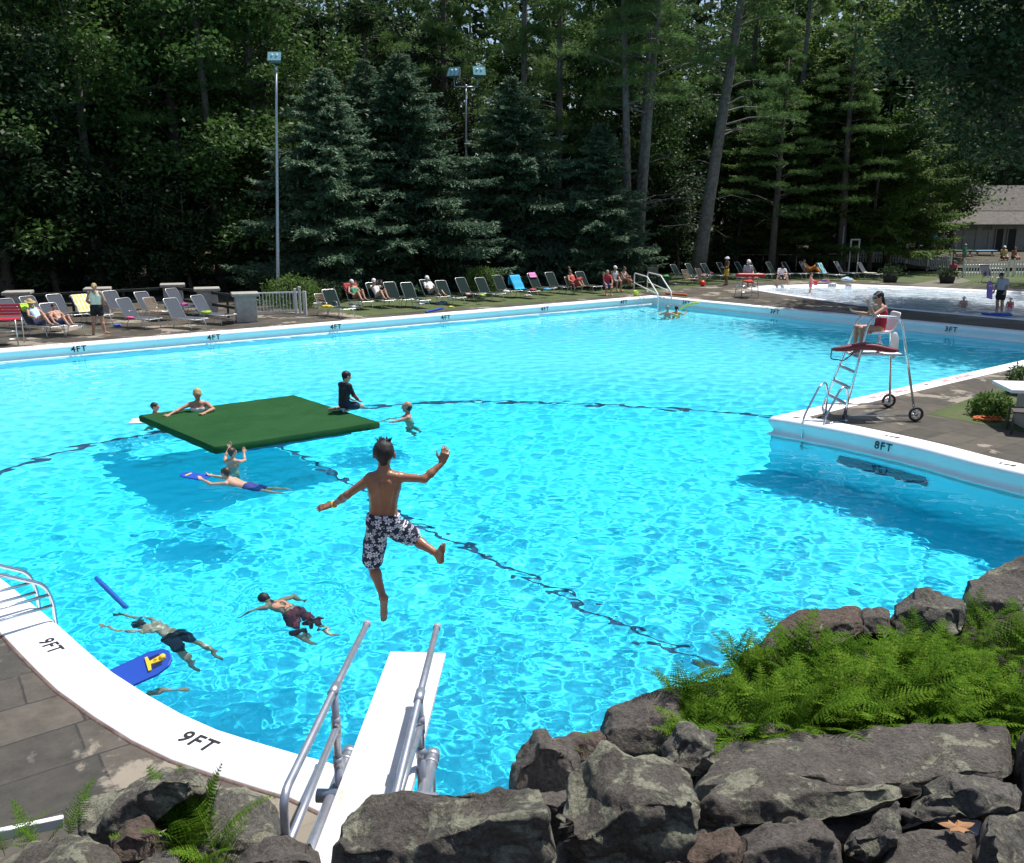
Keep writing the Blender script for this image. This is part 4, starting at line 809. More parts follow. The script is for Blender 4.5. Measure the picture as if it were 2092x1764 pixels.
for x0, x1 in ((2031, 2047), (2055, 2073)):
    a, c = D(x0, 500, YB)[0] - X0, D(x1, 500, YB)[0] - X0; b = MB(); b.box(((a + c) / 2, -.035, 1.02), (c - a, .06, 2.04)); f = b.build('door', C('door_dark', (.018, .017, .016), .8), r); b = MB()
    for sx in (a, c): b.box((sx, -.08, 1.04), (.09, .06, 2.1))
    b.build('frame', wall_m, f)
def slab(P, th, m, name, parent):
    n = len(P); b = MB(); b.add([V(*p) for p in P] + [V(*p) - V(0, 0, th) for p in P], [tuple(range(n)), tuple(range(2 * n - 1, n - 1, -1))] + [(i, n + i, n + (i + 1) % n, (i + 1) % n) for i in range(n)]); return b.build(name, m, parent)
slab([(-.6, -1.0, H_ - .05), (W_ + .6, -1.0, H_ - .05), (W_ + .4, 1.2, H_ + 1.0), (1.0, 1.2, H_ + 1.0)], .12, shingle, 'porch_roof', r)
slab([(.9, 1.2, H_ + 1.05), (W_ + .5, 1.2, H_ + 1.05), (W_ + .5, 4.6, H_ + 3.3), (2.8, 4.6, H_ + 3.3)], .14, shingle, 'roof', r); slab([(2.8, 4.6, H_ + 3.3), (W_ + .5, 4.6, H_ + 3.3), (W_ + .5, 8, H_ + .9), (.9, 8, H_ + .9)], .14, shingle, 'roof', r)
slab([(-.6, -1.0, H_ - .06), (1.0, 1.2, H_ + .99), (.9, 1.2, H_ + 1.0), (2.8, 4.6, H_ + 3.2), (.9, 8, H_ + .8), (-.4, 7.5, H_ - .06)], .1, shingle, 'hip_roof', r)
mb = MB(); mb.tube([(-.62, -1.05, H_ - .1), (W_ + .6, -1.05, H_ - .1)], .06, 6); mb.build('gutter', C('gutter', (.2, .19, .18)), r)
tag(r, 'long grey bathhouse with a shingle roof, two dark doorways and small high windows', 'bathhouse')
YH = 75.; h0 = D(1758, 526, YH); h1 = D(1848, 526, YH); r = empty('hut', h0); W_ = h1[0] - h0[0]; mb = MB(); mb.add([(0, 0, -.6), (W_, 0, -.6), (W_, 0, .9), (W_ * .45, 0, 2.0), (0, 0, 1.7), (0, 3, -.6), (W_, 3, -.6), (W_, 3, .9), (W_ * .45, 3, 2.0), (0, 3, 1.7)], [(0, 1, 2, 3, 4), (9, 8, 7, 6, 5), (0, 5, 6, 1), (1, 6, 7, 2), (2, 7, 8, 3), (3, 8, 9, 4), (4, 9, 5, 0)]); mb.build('wall', C('hut_white', (.55, .54, .52), .7), r)
slab([(-.2, -.3, 1.8), (W_ * .45, -.3, 2.12), (W_ * .45, 3.2, 2.12), (-.2, 3.2, 1.8)], .08, shingle, 'roof', r); slab([(W_ * .45, -.3, 2.12), (W_ + .3, -.3, .9), (W_ + .3, 3.2, .9), (W_ * .45, 3.2, 2.12)], .08, shingle, 'roof', r)
mb = MB()
for i in range(4): mb.box((W_ * .2, -.03, .75 + i * .16), (W_ * .36, .04, .05))
mb.build('louvre', C('louvre', (.15, .15, .15)), r); tag(r, 'small pale hut half hidden behind the hemlock', 'hut')
def table(px, py, Y, col, label, sc=1.0, cloth=True):
    p = D(px, py, Y); r = empty('picnic_table', p, .1); b = MB(); b.box((0, 0, .74), (1.8 * sc, .75, .05)); b.build('tabletop', C('tt' + label, col, .6), r, bevel=.01)
    for s in (-1, 1): b = MB(); b.box((0, s * .65, .43), (1.8 * sc, .28, .05)); b.build('bench', C('bench_w', (.12, .1, .08)), r); 
    for s in (-1, 1): b = MB(); b.tube([(s * .65, -.7, 0), (s * .65, .25, .72)], .035, 5); b.tube([(s * .65, .7, 0), (s * .65, -.25, .72)], .035, 5); b.build('leg', C('bench_w', (.12, .1, .08)), r)
    return tag(r, label, 'table', 'tables by the bathhouse')
table(1888, 521, 74, (.12, .3, .6), 'table with a blue cover left of the bathhouse'); table(1965, 531, 73, (.10, .2, .14), 'table with a green cover in front of the bathhouse'); table(2010, 531, 74, (.25, .42, .6), 'table with a pale blue cover in front of the bathhouse door'); table(2028, 571, 62, (.55, .55, .58), 'low white table behind the bright picket fence', .6)
def planter(px, py, label):
    r = empty('planter_barrel', G(px, py)); b = MB(); b.lathe([(.36, 0), (.43, .25), (.44, .5), (.38, .5), (.36, .42)], 18); b.build('barrel', C('barrel', (.035, .028, .022), .8), r, True)
    b = MB()
    for z in (.12, .38): b.lathe([(.43 - .05 * (z < .2), z), (.44 - .05 * (z < .2) + .01, z + .03)], 18)
    b.build('hoop', C('hoop', (.02, .02, .02), .5), r); g = np.random.default_rng(int(px)); n = 500; P = g.normal(size=(n, 3)) * V(.3, .3, .16) + V(0, 0, .6); A = rand_dirs(g, n, .6); v, f = blades(P, A, unit(np.cross(A, rand_dirs(g, n))), g.uniform(.1, .2, n), g.uniform(.05, .1, n)); link('plant', npmesh('plant', v, f), M['leaf_dark'], r); return tag(r, label, 'planter', 'barrel planters')
planter(1818, 577, 'dark barrel planter at the edge of the lawn in front of the picket fence'); planter(1934, 579, 'dark barrel planter beside the gravel path')

# ---- lifeguard chair
def guard_chair():
    r = empty('lifeguard_chair', (6.6, 17.15, DZ)); st = M['steel']; T = lambda p: V(*p) - V(6.6, 17.15, DZ)
    top = 2.40
    for s, y0, y1 in ((0, 17.12, 17.46), (1, 18.32, 18.02)):
        b = MB(); pts = [(6.60, y0, DZ + .03), (7.05, y1, 2.22), (7.16, y1, top), (7.66, y1, top - .03), (7.74, y1, 2.2), (8.02, y0, DZ + .14)]
        b.tube([T(p) for p in rounded(pts, .16, 6)], .024, 10); b.build('side_frame', st, r, True)
        b = MB(); b.tube([T(p) for p in [(6.63, y0 + (.03 if s == 0 else -.03), DZ + .1), (8.0, y0 + (.03 if s == 0 else -.03), DZ + .1)]], .02, 8); b.build('base_bar', st, r, True)
        b = MB(); b.tube([T(p) for p in [(6.93, y1 + (.0), 1.64), (7.84, y1, 1.62)]], .022, 8); b.build('platform_bar', st, r, True)
        b = MB(); w = []
        c = T((8.02, y0 - (.05 if s == 0 else -.05), DZ + .15))
        for a in np.linspace(0, 2 * math.pi, 21)[:-1]: w.append(c + V(.125 * math.cos(a), 0, .125 * math.sin(a)))
        b.tube(w + [w[0], w[1]], .026, 8, cap=False); wh = b.build('wheel', C('tyre', (.02, .02, .022), .7), r, True)
        b = MB(); b.tube([c - V(0, .02, 0), c + V(0, .02, 0)], .035, 10)
        for a in np.linspace(0, 2 * math.pi, 7)[:-1]: b.tube([c, c + V(.11 * math.cos(a), 0, .11 * math.sin(a))], .008, 5)
        b.build('rim', st, wh, True)
    for i, q in enumerate((.16, .33, .5, .66)):
        x = 6.60 + (7.05 - 6.60) * q; z = DZ + .03 + (2.22 - DZ - .03) * q; ya = 17.12 + .34 * q; yb = 18.32 - .3 * q; b = MB(); b.box(T((x - .01, (ya + yb) / 2, z)), (.1, yb - ya - .05, .03)); b.build('step', C('tread', (.5, .51, .53), .5), r, bevel=.006)
    b = MB(); b.box(T((7.4, 17.74, 1.615)), (.9, .54, .025)); b.build('platform', C('platform_w', (.72, .72, .72), .6), r, bevel=.005)
    b = MB(); b.tube([T((7.42, 17.74, 1.63)), T((7.42, 17.74, 1.99))], .03, 10); b.tube([T((7.42, 17.74, 1.9)), T((7.6, 17.74, 1.66))], .015, 6); b.build('pedestal', st, r, True)
    b = MB(); pr = [(7.16, 2.0), (7.22, 2.035), (7.4, 2.02), (7.58, 2.03), (7.66, 2.1), (7.72, 2.3), (7.75, 2.46)]; vs = []; n = len(pr)
    for i, (x, z) in enumerate(pr):
        for y, dz in ((17.50, .05), (17.58, 0), (17.74, -.01), (17.9, 0), (17.98, .05)): vs.append(T((x - (dz * .8 if i > 3 else 0), y, z + (dz if i <= 4 else 0))))
    fs = [(i * 5 + j, i * 5 + j + 1, (i + 1) * 5 + j + 1, (i + 1) * 5 + j) for i in range(n - 1) for j in range(4)]; b.add(vs, fs); o = b.build('seat', C('seat_w', (.72, .72, .72), .4), r, True); md = o.modifiers.new('t', 'SOLIDIFY'); md.thickness = .025; md = o.modifiers.new('s', 'SUBSURF'); md.levels = 1; md.render_levels = 1
    return tag(r, 'tall steel lifeguard chair on wheels at the tip of the deck', 'lifeguard chair')
guard_chair()
a, b_ = D(1698, 712, 17.42), D(1837, 715, 17.30); mb = MB(); ts = np.linspace(0, 1, 16); mb.tube([lerp(a, b_, t) + V(0, 0, .08 * math.sin(math.pi * t) ** 2 - .02) for t in ts], [.02 + .075 * math.sin(math.pi * min(1, max(0, t)) ) ** .45 for t in ts], 12, flat=.8); r = mb.build('rescue_tube', C('tube_red', (.16, .012, .018), .45), None, True)
mb = MB(); P = [a + V(.02, 0, 0), a + V(.0, 0, -.22), D(1713, 735, 17.42), D(1722, 738, 17.42), D(1740, 725, 17.44), D(1748, 712, 17.5)]; mb.tube(rounded(P, .12), .012, 5); mb.build('strap', M['black'], r, True); tag(r, 'long dark red rescue tube resting on the tall lifeguard chair platform', 'rescue tube')
mb = MB(); mb.ball((0, 0, 0), .13, 10, (.75, .5, 2.2)); o = mb.build('plastic_bag', mat('thin_plastic', (.7, .68, .68), .4, trans=.5), None, True); o.location = D(1826, 706, 18.08) ; tag(o, 'pale translucent bag hanging on the tall lifeguard chair', 'bag')
# low lifeguard stand by the wading pool
p = G(1525, 607); r = empty('lifeguard_stand', p, .15); b = MB()
for sx in (-.45, .45):
    for sy in (-.4, .4): b = MB(); b.tube([(sx, sy, 0), (sx * .8, sy * .8, .95)], .02, 6); b.build('leg', M['steel'], r, True)
b = MB(); 
for z in (.2, .5): b.tube([(-.44, -.38, z), (.44, -.38, z)], .016, 6); b.tube([(-.44, .38, z), (.44, .38, z)], .016, 6); b.tube([(.42, -.38, z), (.42, .38, z)], .016, 6)
b.build('brace', M['steel'], r, True); b = MB(); b.box((0, 0, .96), (.8, .7, .05)); b.build('seat', C('stand_seat', (.6, .6, .6)), r, bevel=.01); tag(r, 'low steel lifeguard stand at the near corner of the wading pool', 'lifeguard stand')
o = rod('rescue_tube', p + V(-.7, -.45, 1.1), p + V(.75, -.4, 1.08), .09, C('tube_red2', (.5, .02, .02), .45), 'bright red rescue tube across the low lifeguard stand', 'rescue tube')

# ---- ladders
def ladder(rails, m, label, h=.78, r_=.02, rungs=3, cross=(.0,), name='pool_ladder', style=''):
    r = empty(name, tuple((V(*rails[0][0]) + V(*rails[0][1])) / 2)); o = V(*r.location); ends = []
    for R_, W_ in rails:
        R_, W_ = V(*R_), V(*W_); d = W_ - R_; d[2] = 0; b = MB(); top = V(0, 0, DZ + h)
        pts = [V(R_[0], R_[1], DZ), V(R_[0], R_[1], DZ + h * .72), V(*(R_[:2] + d[:2] * .10), DZ + h), V(*(R_[:2] + d[:2] * .36), DZ + h * .95), V(*(W_[:2]), DZ + .1), V(W_[0], W_[1], -.75)]
        if style == 'low': pts = [pts[0], V(R_[0], R_[1], DZ + h), V(*(W_[:2] - d[:2] * .06), DZ + .42), V(W_[0], W_[1], DZ + .22), V(W_[0], W_[1], -.6)]
        if style == 'high': pts = [pts[0], V(R_[0], R_[1], DZ + h), V(*(R_[:2] + d[:2] * .55), DZ + h), V(*(W_[:2] - d[:2] * .02), DZ + h * .35), V(W_[0], W_[1], DZ + .1), V(W_[0], W_[1], -.6)]
        b.tube([p - o for p in rounded(pts, .16, 6)], r_, 10); b.build('rail', m, r, True); ends.append(W_)
        for c in cross: b = MB(); b.tube([V(R_[0], R_[1], DZ + c) - o, V(*(W_[:2] - d[:2] * .02), DZ + min(c, .34)) - o], r_ * .9, 8); b.build('brace', m, r, True)
        b = MB(); b.lathe([(r_ * 2.4, 0), (r_ * 2.4, .012), (r_ * 1.2, .03)], 12, V(R_[0], R_[1], DZ + .004) - o); b.build('flange', m, r, True)
    for i in range(rungs):
        z = -.03 - .26 * i if name == 'pool_ladder' else DZ - .1 - .2 * i; b = MB(); q = (ends[0] + ends[1]) / 2; d = ends[1] - ends[0]; b.box(V(q[0], q[1], z) - o, (np.linalg.norm(d[:2]), .09, .03), math.atan2(d[1], d[0])); b.build('rung', C('rung', (.75, .75, .75), .5), r, bevel=.006)
    return tag(r, label, 'ladder')
ladder([(G(1686, 850), G(1638, 889, .1)), (G(1727, 861), G(1680, 895, .1))], M['steel'], 'steel ladder with hooped rails at the tip of the deck', .72, cross=(.02,))
i0 = int(np.argmin(((OUT - G(107, 1272)[:2]) ** 2).sum(1))); e0, n0, t0 = edge_frame(G(107, 1272)); W1 = V(*(e0 - n0 * .03), .1); e1, n1_, _t = edge_frame(G(66, 1237)); W2 = V(*(e1 - n1_ * .03), .1)
ladder([(V(*(W1[:2] + n0 * .95), DZ), W1), (V(*(W2[:2] + n0 * .95), DZ), W2)], M['steel'], 'steel ladder rails at the left edge of the near coping', .95, cross=(.18, .30), rungs=2, style='low')
r = ladder([(G(1295, 598), G(1344, 628, .1)), (G(1322, 596), G(1371, 622, .1))], M['lightwhite'], 'white ladder with high handrails in the far corner of the pool', 1.0, .032, 3, cross=(.5,), style='high')
# ---- raft
zt_ = .25; LP = [G(286, 849, zt_), G(440, 914, zt_), G(773, 863, zt_), G(600, 808, zt_)]; c = sum(LP) / 4; r = empty('raft', (c[0], c[1], 0)); mb = MB(); n = 14
def q_(u, v, z): p = lerp(lerp(LP[0], LP[1], u), lerp(LP[3], LP[2], u), v); return V(p[0] - c[0], p[1] - c[1], z)
vs = [q_(i / n, j / n, zt_ + .006 * math.sin(i * 1.9 + j) ) for i in range(n + 1) for j in range(n + 1)]; mb.add(vs, [(i * (n + 1) + j, (i + 1) * (n + 1) + j, (i + 1) * (n + 1) + j + 1, i * (n + 1) + j + 1) for i in range(n) for j in range(n)])
per = [(t, 0) for t in np.linspace(0, 1, n + 1)][:-1] + [(1, t) for t in np.linspace(0, 1, n + 1)][:-1] + [(1 - t, 1) for t in np.linspace(0, 1, n + 1)][:-1] + [(0, 1 - t) for t in np.linspace(0, 1, n + 1)][:-1]; k = len(per)
vs = [q_(u, v, zt_ + .004) for u, v in per] + [q_(.5 + (u - .5) * 1.012, .5 + (v - .5) * 1.012, zt_ - .03) for u, v in per] + [q_(.5 + (u - .5) * 1.008, .5 + (v - .5) * 1.008, zt_ - .13 + .008 * math.sin(i * 2.3)) for i, (u, v) in enumerate(per)]
mb.add(vs, [(a * k + i, a * k + (i + 1) % k, (a + 1) * k + (i + 1) % k, (a + 1) * k + i) for a in range(2) for i in range(k)]); mb.add([q_(u, v, zt_ - .12) for u, v in per], [tuple(range(k))])
carpet = mat('green_carpet', (.020, .078, .027), .98, spec=.05, col2=(.029, .098, .036), nscale=1.6, bump=.9, bscale=160); mb.build('carpet_deck', carpet, r, True)
for u in (.14, .86): mb = MB(); mb.tube([q_(u, .12, .02), q_(u, .88, .02)], .16, 14); RECV.append(mb.build('pontoon', C('pontoon', (.05, .16, .3), .5), r, True))
tag(r, 'square swimming raft covered in dark green carpet', 'raft')
# ---- diving board
zb = .80; bl, brr, nl = G(797, 1331, zb), G(909, 1341, zb), G(660, 1690, zb); dirn = unit(nl - bl); lat = V(-dirn[1], dirn[0], 0); lat = lat * np.sign(np.dot(lat, brr - bl)); wdt = float(np.dot(brr - bl, lat)); wdt = min(max(wdt, .38), .5); far = bl
r = empty('diving_board', (0, 0, 0)); Lb = 3.6; mb = MB(); nn = 20
vs = []
for i in range(nn + 1):
    t = i / nn; p = far + dirn * Lb * t; th = .03 + .03 * min(1, t * 2)
    w0, w1 = 0, wdt
    for a, z in ((w0, 0), (w1, 0), (w1, -th), (w0, -th)): vs.append(p + lat * a + V(0, 0, z))
mb.add(vs, [(i * 4 + j, i * 4 + (j + 1) % 4, (i + 1) * 4 + (j + 1) % 4, (i + 1) * 4 + j) for i in range(nn) for j in range(4)] + [(3, 2, 1, 0), tuple(nn * 4 + j for j in range(4))])
bmx = mat('board_grit', (.76, .75, .73), .85, bump=.6, bscale=220); t = bmx.node_tree; b = t.nodes['Principled BSDF']; tc = N(t, 'TexCoord'); mp = N(t, 'Mapping'); mp.inputs['Rotation'].default_value = (0, 0, math.atan2(dirn[0], -dirn[1]) ); mp.inputs['Scale'].default_value = (2.2, .8, 1); t.links.new(tc.outputs['Object'], mp.inputs[0]); n1 = N(t, 'TexNoise', Scale=2.4, Detail=8.0, Roughness=.65); t.links.new(mp.outputs[0], n1.inputs['Vector']); t.links.new(ramp(t, n1.outputs[0], [(.50, (.73, .72, .71)), (.64, (.66, .63, .58)), (.76, (.46, .40, .32))]), b.inputs['Base Color'])
mb.build('board', bmx, r, bevel=.006)
def on_plane(px, py, off):                    # meets the vertical plane that runs along the board at a sideways offset
    d = ray(px, py); p0 = far + lat * off; cam_ = V(0, 0, CZ); t = np.dot(p0 - cam_, lat) / np.dot(d, lat); return cam_ + d * t
gv = M['galv']
for off, up, lo, post, lowr, foot in ((-.03, [(750, 1275), (683, 1410), (578, 1626)], (575, 1705), [(683, 1412), (677, 1598)], [(676, 1508), (600, 1700)], 1), (wdt + .03, [(893, 1281), (857, 1423), (812, 1610)], None, [(856, 1425), (848, 1592)], [(853, 1512), (822, 1602)], 0)):
    P3 = [on_plane(*q, off) for q in up]
    if lo: P3.append(V(P3[-1][0], P3[-1][1], DZ))
    else: P3.append(P3[-1] + (P3[-1] - P3[-2]) * .35); P3.append(V(P3[-1][0], P3[-1][1], DZ))
    b = MB(); b.tube(rounded(P3, .1), .024, 12); h = b.build('handrail', gv, r, True); b = MB(); e = P3[0]; d = unit(P3[0] - P3[1]); b.tube([e - d * .03, e + d * .012], .029, 12); b.build('end_cap', C('endcap', (.3, .31, .36), .5), h, True)
    a, c2 = on_plane(*post[0], off), on_plane(*post[1], off); a = P3[1]; c2 = V(a[0], a[1], max(.5, min(c2[2], 1.0))); b = MB(); b.tube([a, c2], .024, 12); b.build('upright', gv, r, True)
    for q, rr_ in ((lerp(a, c2, .42), .031), (lerp(a, c2, .54), .031), (lerp(a, c2, .96), .034)): b = MB(); b.tube([q + V(0, 0, .035), q - V(0, 0, .035)], rr_, 12); b.build('fitting', gv, r, True)
    dd = unit(P3[1] - P3[0]); b = MB(); b.tube([a - dd * .06, a + dd * .06], .032, 12); b.build('fitting', gv, r, True)
    l0 = lerp(a, c2, .5); l1 = on_plane(*lowr[1], off); l1 = l0 + (l1 - l0) * 1.6; b = MB(); b.tube([l0, l1], .023, 12); b.build('lower_rail', gv, r, True)
    s_ = lerp(a, c2, 1.0); b = MB(); b.tube([V(s_[0], s_[1], c2[2]), V(s_[0], s_[1], DZ)], .03, 12); b.build('leg', gv, r, True)
    q0 = V(*(far + lat * (-.06 if off < 0 else wdt + .06))[:2], .68) + dirn * 1.28; b = MB(); b.tube([q0, q0 + dirn * 2.2], .045, 14); b.build('base_tube', gv, r, True); b = MB(); b.tube([q0 - dirn * .04, q0 + dirn * .02], .052, 14); b.tube([q0 + dirn * .07, q0 + dirn * .1], .052, 14); b.build('tube_cap', gv, r, True)
    q1 = q0 + dirn * .1; b = MB(); b.tube([q1, V(q1[0], q1[1], DZ)], .035, 10); b.build('leg', gv, r, True)
q0 = far + dirn * 1.75 + lat * (-.16); b = MB(); b.tube([V(*q0[:2], .69), V(*(q0 + lat * (wdt + .32))[:2], .69)], .045, 12); b.build('fulcrum_bar', gv, r, True)
tag(r, 'white gritty diving board with grey pipe handrails over the deep end', 'diving board')
# ---- right edge: stone table, shrub, orange cord; left edge: red chair, white plank
r = empty('stone_table', G(2108, 868), -.15); b = MB(); b.box((.1, .0, .74), (1.5, 1.0, .07)); b.build('tabletop', C('table_white', (.72, .71, .70), .5), r, bevel=.01)
for x, l in ((-.12, 'base'), (.35, 'base')): b = MB(); b.box((x, -.1 + x * .6, .34), (.4, .5, .68)); b.build('base', stone_m, r, bevel=.03)
tag(r, 'white topped stone table cut by the right edge', 'table')
r = empty('garden_chair', G(2092, 885), 1.2); b = MB()
for sx, sy in ((-.25, -.25), (.25, -.25), (-.25, .25), (.25, .25)): b = MB(); b.tube([(sx, sy, 0), (sx, sy, .42)], .018, 6); b.build('leg', C('brown_metal', (.05, .04, .035)), r, True)
b = MB(); b.box((0, 0, .43), (.52, .52, .03)); b.build('seat', C('brown_metal', (.05, .04, .035)), r); b = MB(); b.tube(rounded([(-.25, -.25, .42), (-.27, -.33, .9), (.27, -.33, .9), (.25, -.25, .42)], .08), .018, 6); b.build('backrest', C('brown_metal', (.05, .04, .035)), r, True); tag(r, 'dark metal chair beside the stone table at the right edge', 'chair')
plant_shrub(5, 2024, 850, .42, .46, 'low leafy shrub on the grass left of the stone table', 'leaf_light', 1500, .1)
plant_shrub(6, 2092, 805, .42, .7, 'leafy shrub behind the stone table at the right edge', 'leaf', 900, .12)
g = np.random.default_rng(4); P = []
for i in range(60): a = i * .62; R_ = .13 + .04 * math.sin(i * .37); P.append((R_ * 1.7 * math.cos(a), R_ * math.sin(a), .02 + .05 * abs(math.sin(i * 1.3))))
b = MB(); b.tube(P, .012, 5); o = b.build('garden_hose', C('orange_hose', (.55, .13, .03), .6), None, True); o.location = G(2018, 860); tag(o, 'orange cord coiled on the grass by the deck', 'cord')
r = empty('red_chair', G(14, 704), .25); b = MB(); redm = C('red_mesh', (.42, .02, .04), .5)
for sx in (-.42, .42):
    for sy in (-.35, .35): b = MB(); b.tube([(sx, sy, 0), (sx, sy, .8)], .018, 6); b.build('leg', M['alu'], r, True)
b = MB(); b.box((0, 0, .8), (.86, .72, .05)); b.build('seat', redm, r, bevel=.015); b = MB()
for i in range(4): b.box((0, .36 + .02 * i, .92 + i * .09), (.84, .03, .075))
b.build('backrest', redm, r, bevel=.01); b = MB(); b.tube([(-.42, -.35, .45), (.42, -.35, .45)], .014, 6); b.tube([(-.42, -.35, .2), (.42, -.35, .2)], .014, 6); b.build('brace', M['alu'], r, True); tag(r, 'red mesh high chair with metal legs cut by the left edge', 'chair')
pa, pb = D(-30, 1712, 4.55), D(130, 1678, 4.75); b = MB(); d = pb - pa; L = np.linalg.norm(d); b.box((L / 2, 0, 0), (L, .04, .07)); b.box((L / 2, .05, -.05), (L, .05, .03)); o = b.build('white_rail', M['white_paint'], None, bevel=.005); o.location = pa; o.rotation_euler = (0, -math.asin(d[2] / L), math.atan2(d[1], d[0])); tag(o, 'white painted rail between the ferns in the bottom left corner', 'rail')
for px, py, s in ((1655, 1320, 1),): pass
# ---------------------------------------------------------------- boulders and ferns of the near bank
from mathutils import noise as NZ
def rock_mat(name, base, c2, lich):
    m = mat(name, base, .92); t = m.node_tree; b = t.nodes['Principled BSDF']; tc = N(t, 'TexCoord'); co_ = tc.outputs['Object']
    n1 = N(t, 'TexNoise', Scale=4.0, Detail=10.0, Roughness=.65); n2 = N(t, 'TexNoise', Scale=38.0, Detail=8.0, Roughness=.7); n3 = N(t, 'TexNoise', Scale=2.6, Detail=12.0, Roughness=.72, Distortion=.4); n4 = N(t, 'TexVoronoi', Scale=9.0)
    n5 = N(t, 'TexNoise', Scale=14.0, Detail=5.0)
    for q in (n1, n2, n3, n5): t.links.new(co_, q.inputs['Vector'])
    ad = N(t, 'MixRGB', blend_type='ADD'); ad.inputs[0].default_value = .12; t.links.new(co_, ad.inputs[1]); t.links.new(n5.outputs['Color'], ad.inputs[2]); t.links.new(ad.outputs[0], n4.inputs['Vector'])
    c = ramp(t, n1.outputs[0], [(.3, base), (.7, tuple(q * 1.12 for q in c2))])
    sp = ramp(t, n2.outputs[0], [(.35, (.45, .45, .45)), (.64, (1.3, 1.3, 1.3))]); mu = N(t, 'MixRGB', blend_type='MULTIPLY'); mu.inputs[0].default_value = 1; t.links.new(c, mu.inputs[1]); t.links.new(sp, mu.inputs[2])
    ge = N(t, 'NewGeometry'); sx = N(t, 'SeparateXYZ'); t.links.new(ge.outputs['True Normal'], sx.inputs[0])
    up = ramp(t, sx.outputs[2], [(.0, (0, 0, 0)), (.5, (1, 1, 1))])
    l1 = ramp(t, n3.outputs[0], [(lich, (0, 0, 0)), (lich + .05, (1, 1, 1))]); l2 = ramp(t, n4.outputs['Distance'], [(.13, (1, 1, 1)), (.20, (0, 0, 0))])
    l3 = N(t, 'TexNoise', Scale=1.7, Detail=2.0); t.links.new(co_, l3.inputs['Vector']); l3r = ramp(t, l3.outputs[0], [(.44, (0, 0, 0)), (.50, (1, 1, 1))]); l2m = N(t, 'Math', operation='MULTIPLY'); t.links.new(l2, l2m.inputs[0]); t.links.new(l3r, l2m.inputs[1])
    mx = N(t, 'Math', operation='MAXIMUM'); t.links.new(l1, mx.inputs[0]); t.links.new(l2m.outputs[0], mx.inputs[1]); mm = N(t, 'Math', operation='MULTIPLY'); t.links.new(mx.outputs[0], mm.inputs[0]); t.links.new(up, mm.inputs[1])
    lc = ramp(t, n2.outputs[0], [(.35, (.13, .125, .08)), (.6, (.27, .265, .2))])
    t.links.new(mix(t, mm.outputs[0], mu.outputs[0], lc), b.inputs['Base Color'])
    bp = N(t, 'Bump', Strength=1.0, Distance=.035); a2 = N(t, 'Math', operation='ADD'); t.links.new(n1.outputs[0], a2.inputs[0]); t.links.new(n2.outputs[0], a2.inputs[1]); a3 = N(t, 'Math', operation='MULTIPLY_ADD'); t.links.new(mm.outputs[0], a3.inputs[0]); a3.inputs[1].default_value = .35; t.links.new(a2.outputs[0], a3.inputs[2]); t.links.new(a3.outputs[0], bp.inputs['Height']); t.links.new(bp.outputs[0], b.inputs['Normal']); return m
RM = [rock_mat('boulder_lichen', (.070, .060, .050), (.128, .110, .092), .47), rock_mat('boulder_plain', (.072, .062, .053), (.132, .113, .097), .555), rock_mat('boulder_grey', (.078, .071, .062), (.145, .131, .115), .49), rock_mat('boulder_brown', (.078, .054, .041), (.14, .10, .078), .57)]
def resamp(P, n):
    P = np.array(P, float); s = np.r_[0, np.cumsum(np.linalg.norm(np.diff(P, axis=0), axis=1))]; u = np.linspace(0, s[-1], n); return np.stack([np.interp(u, s, P[:, k]) for k in range(3)], 1)
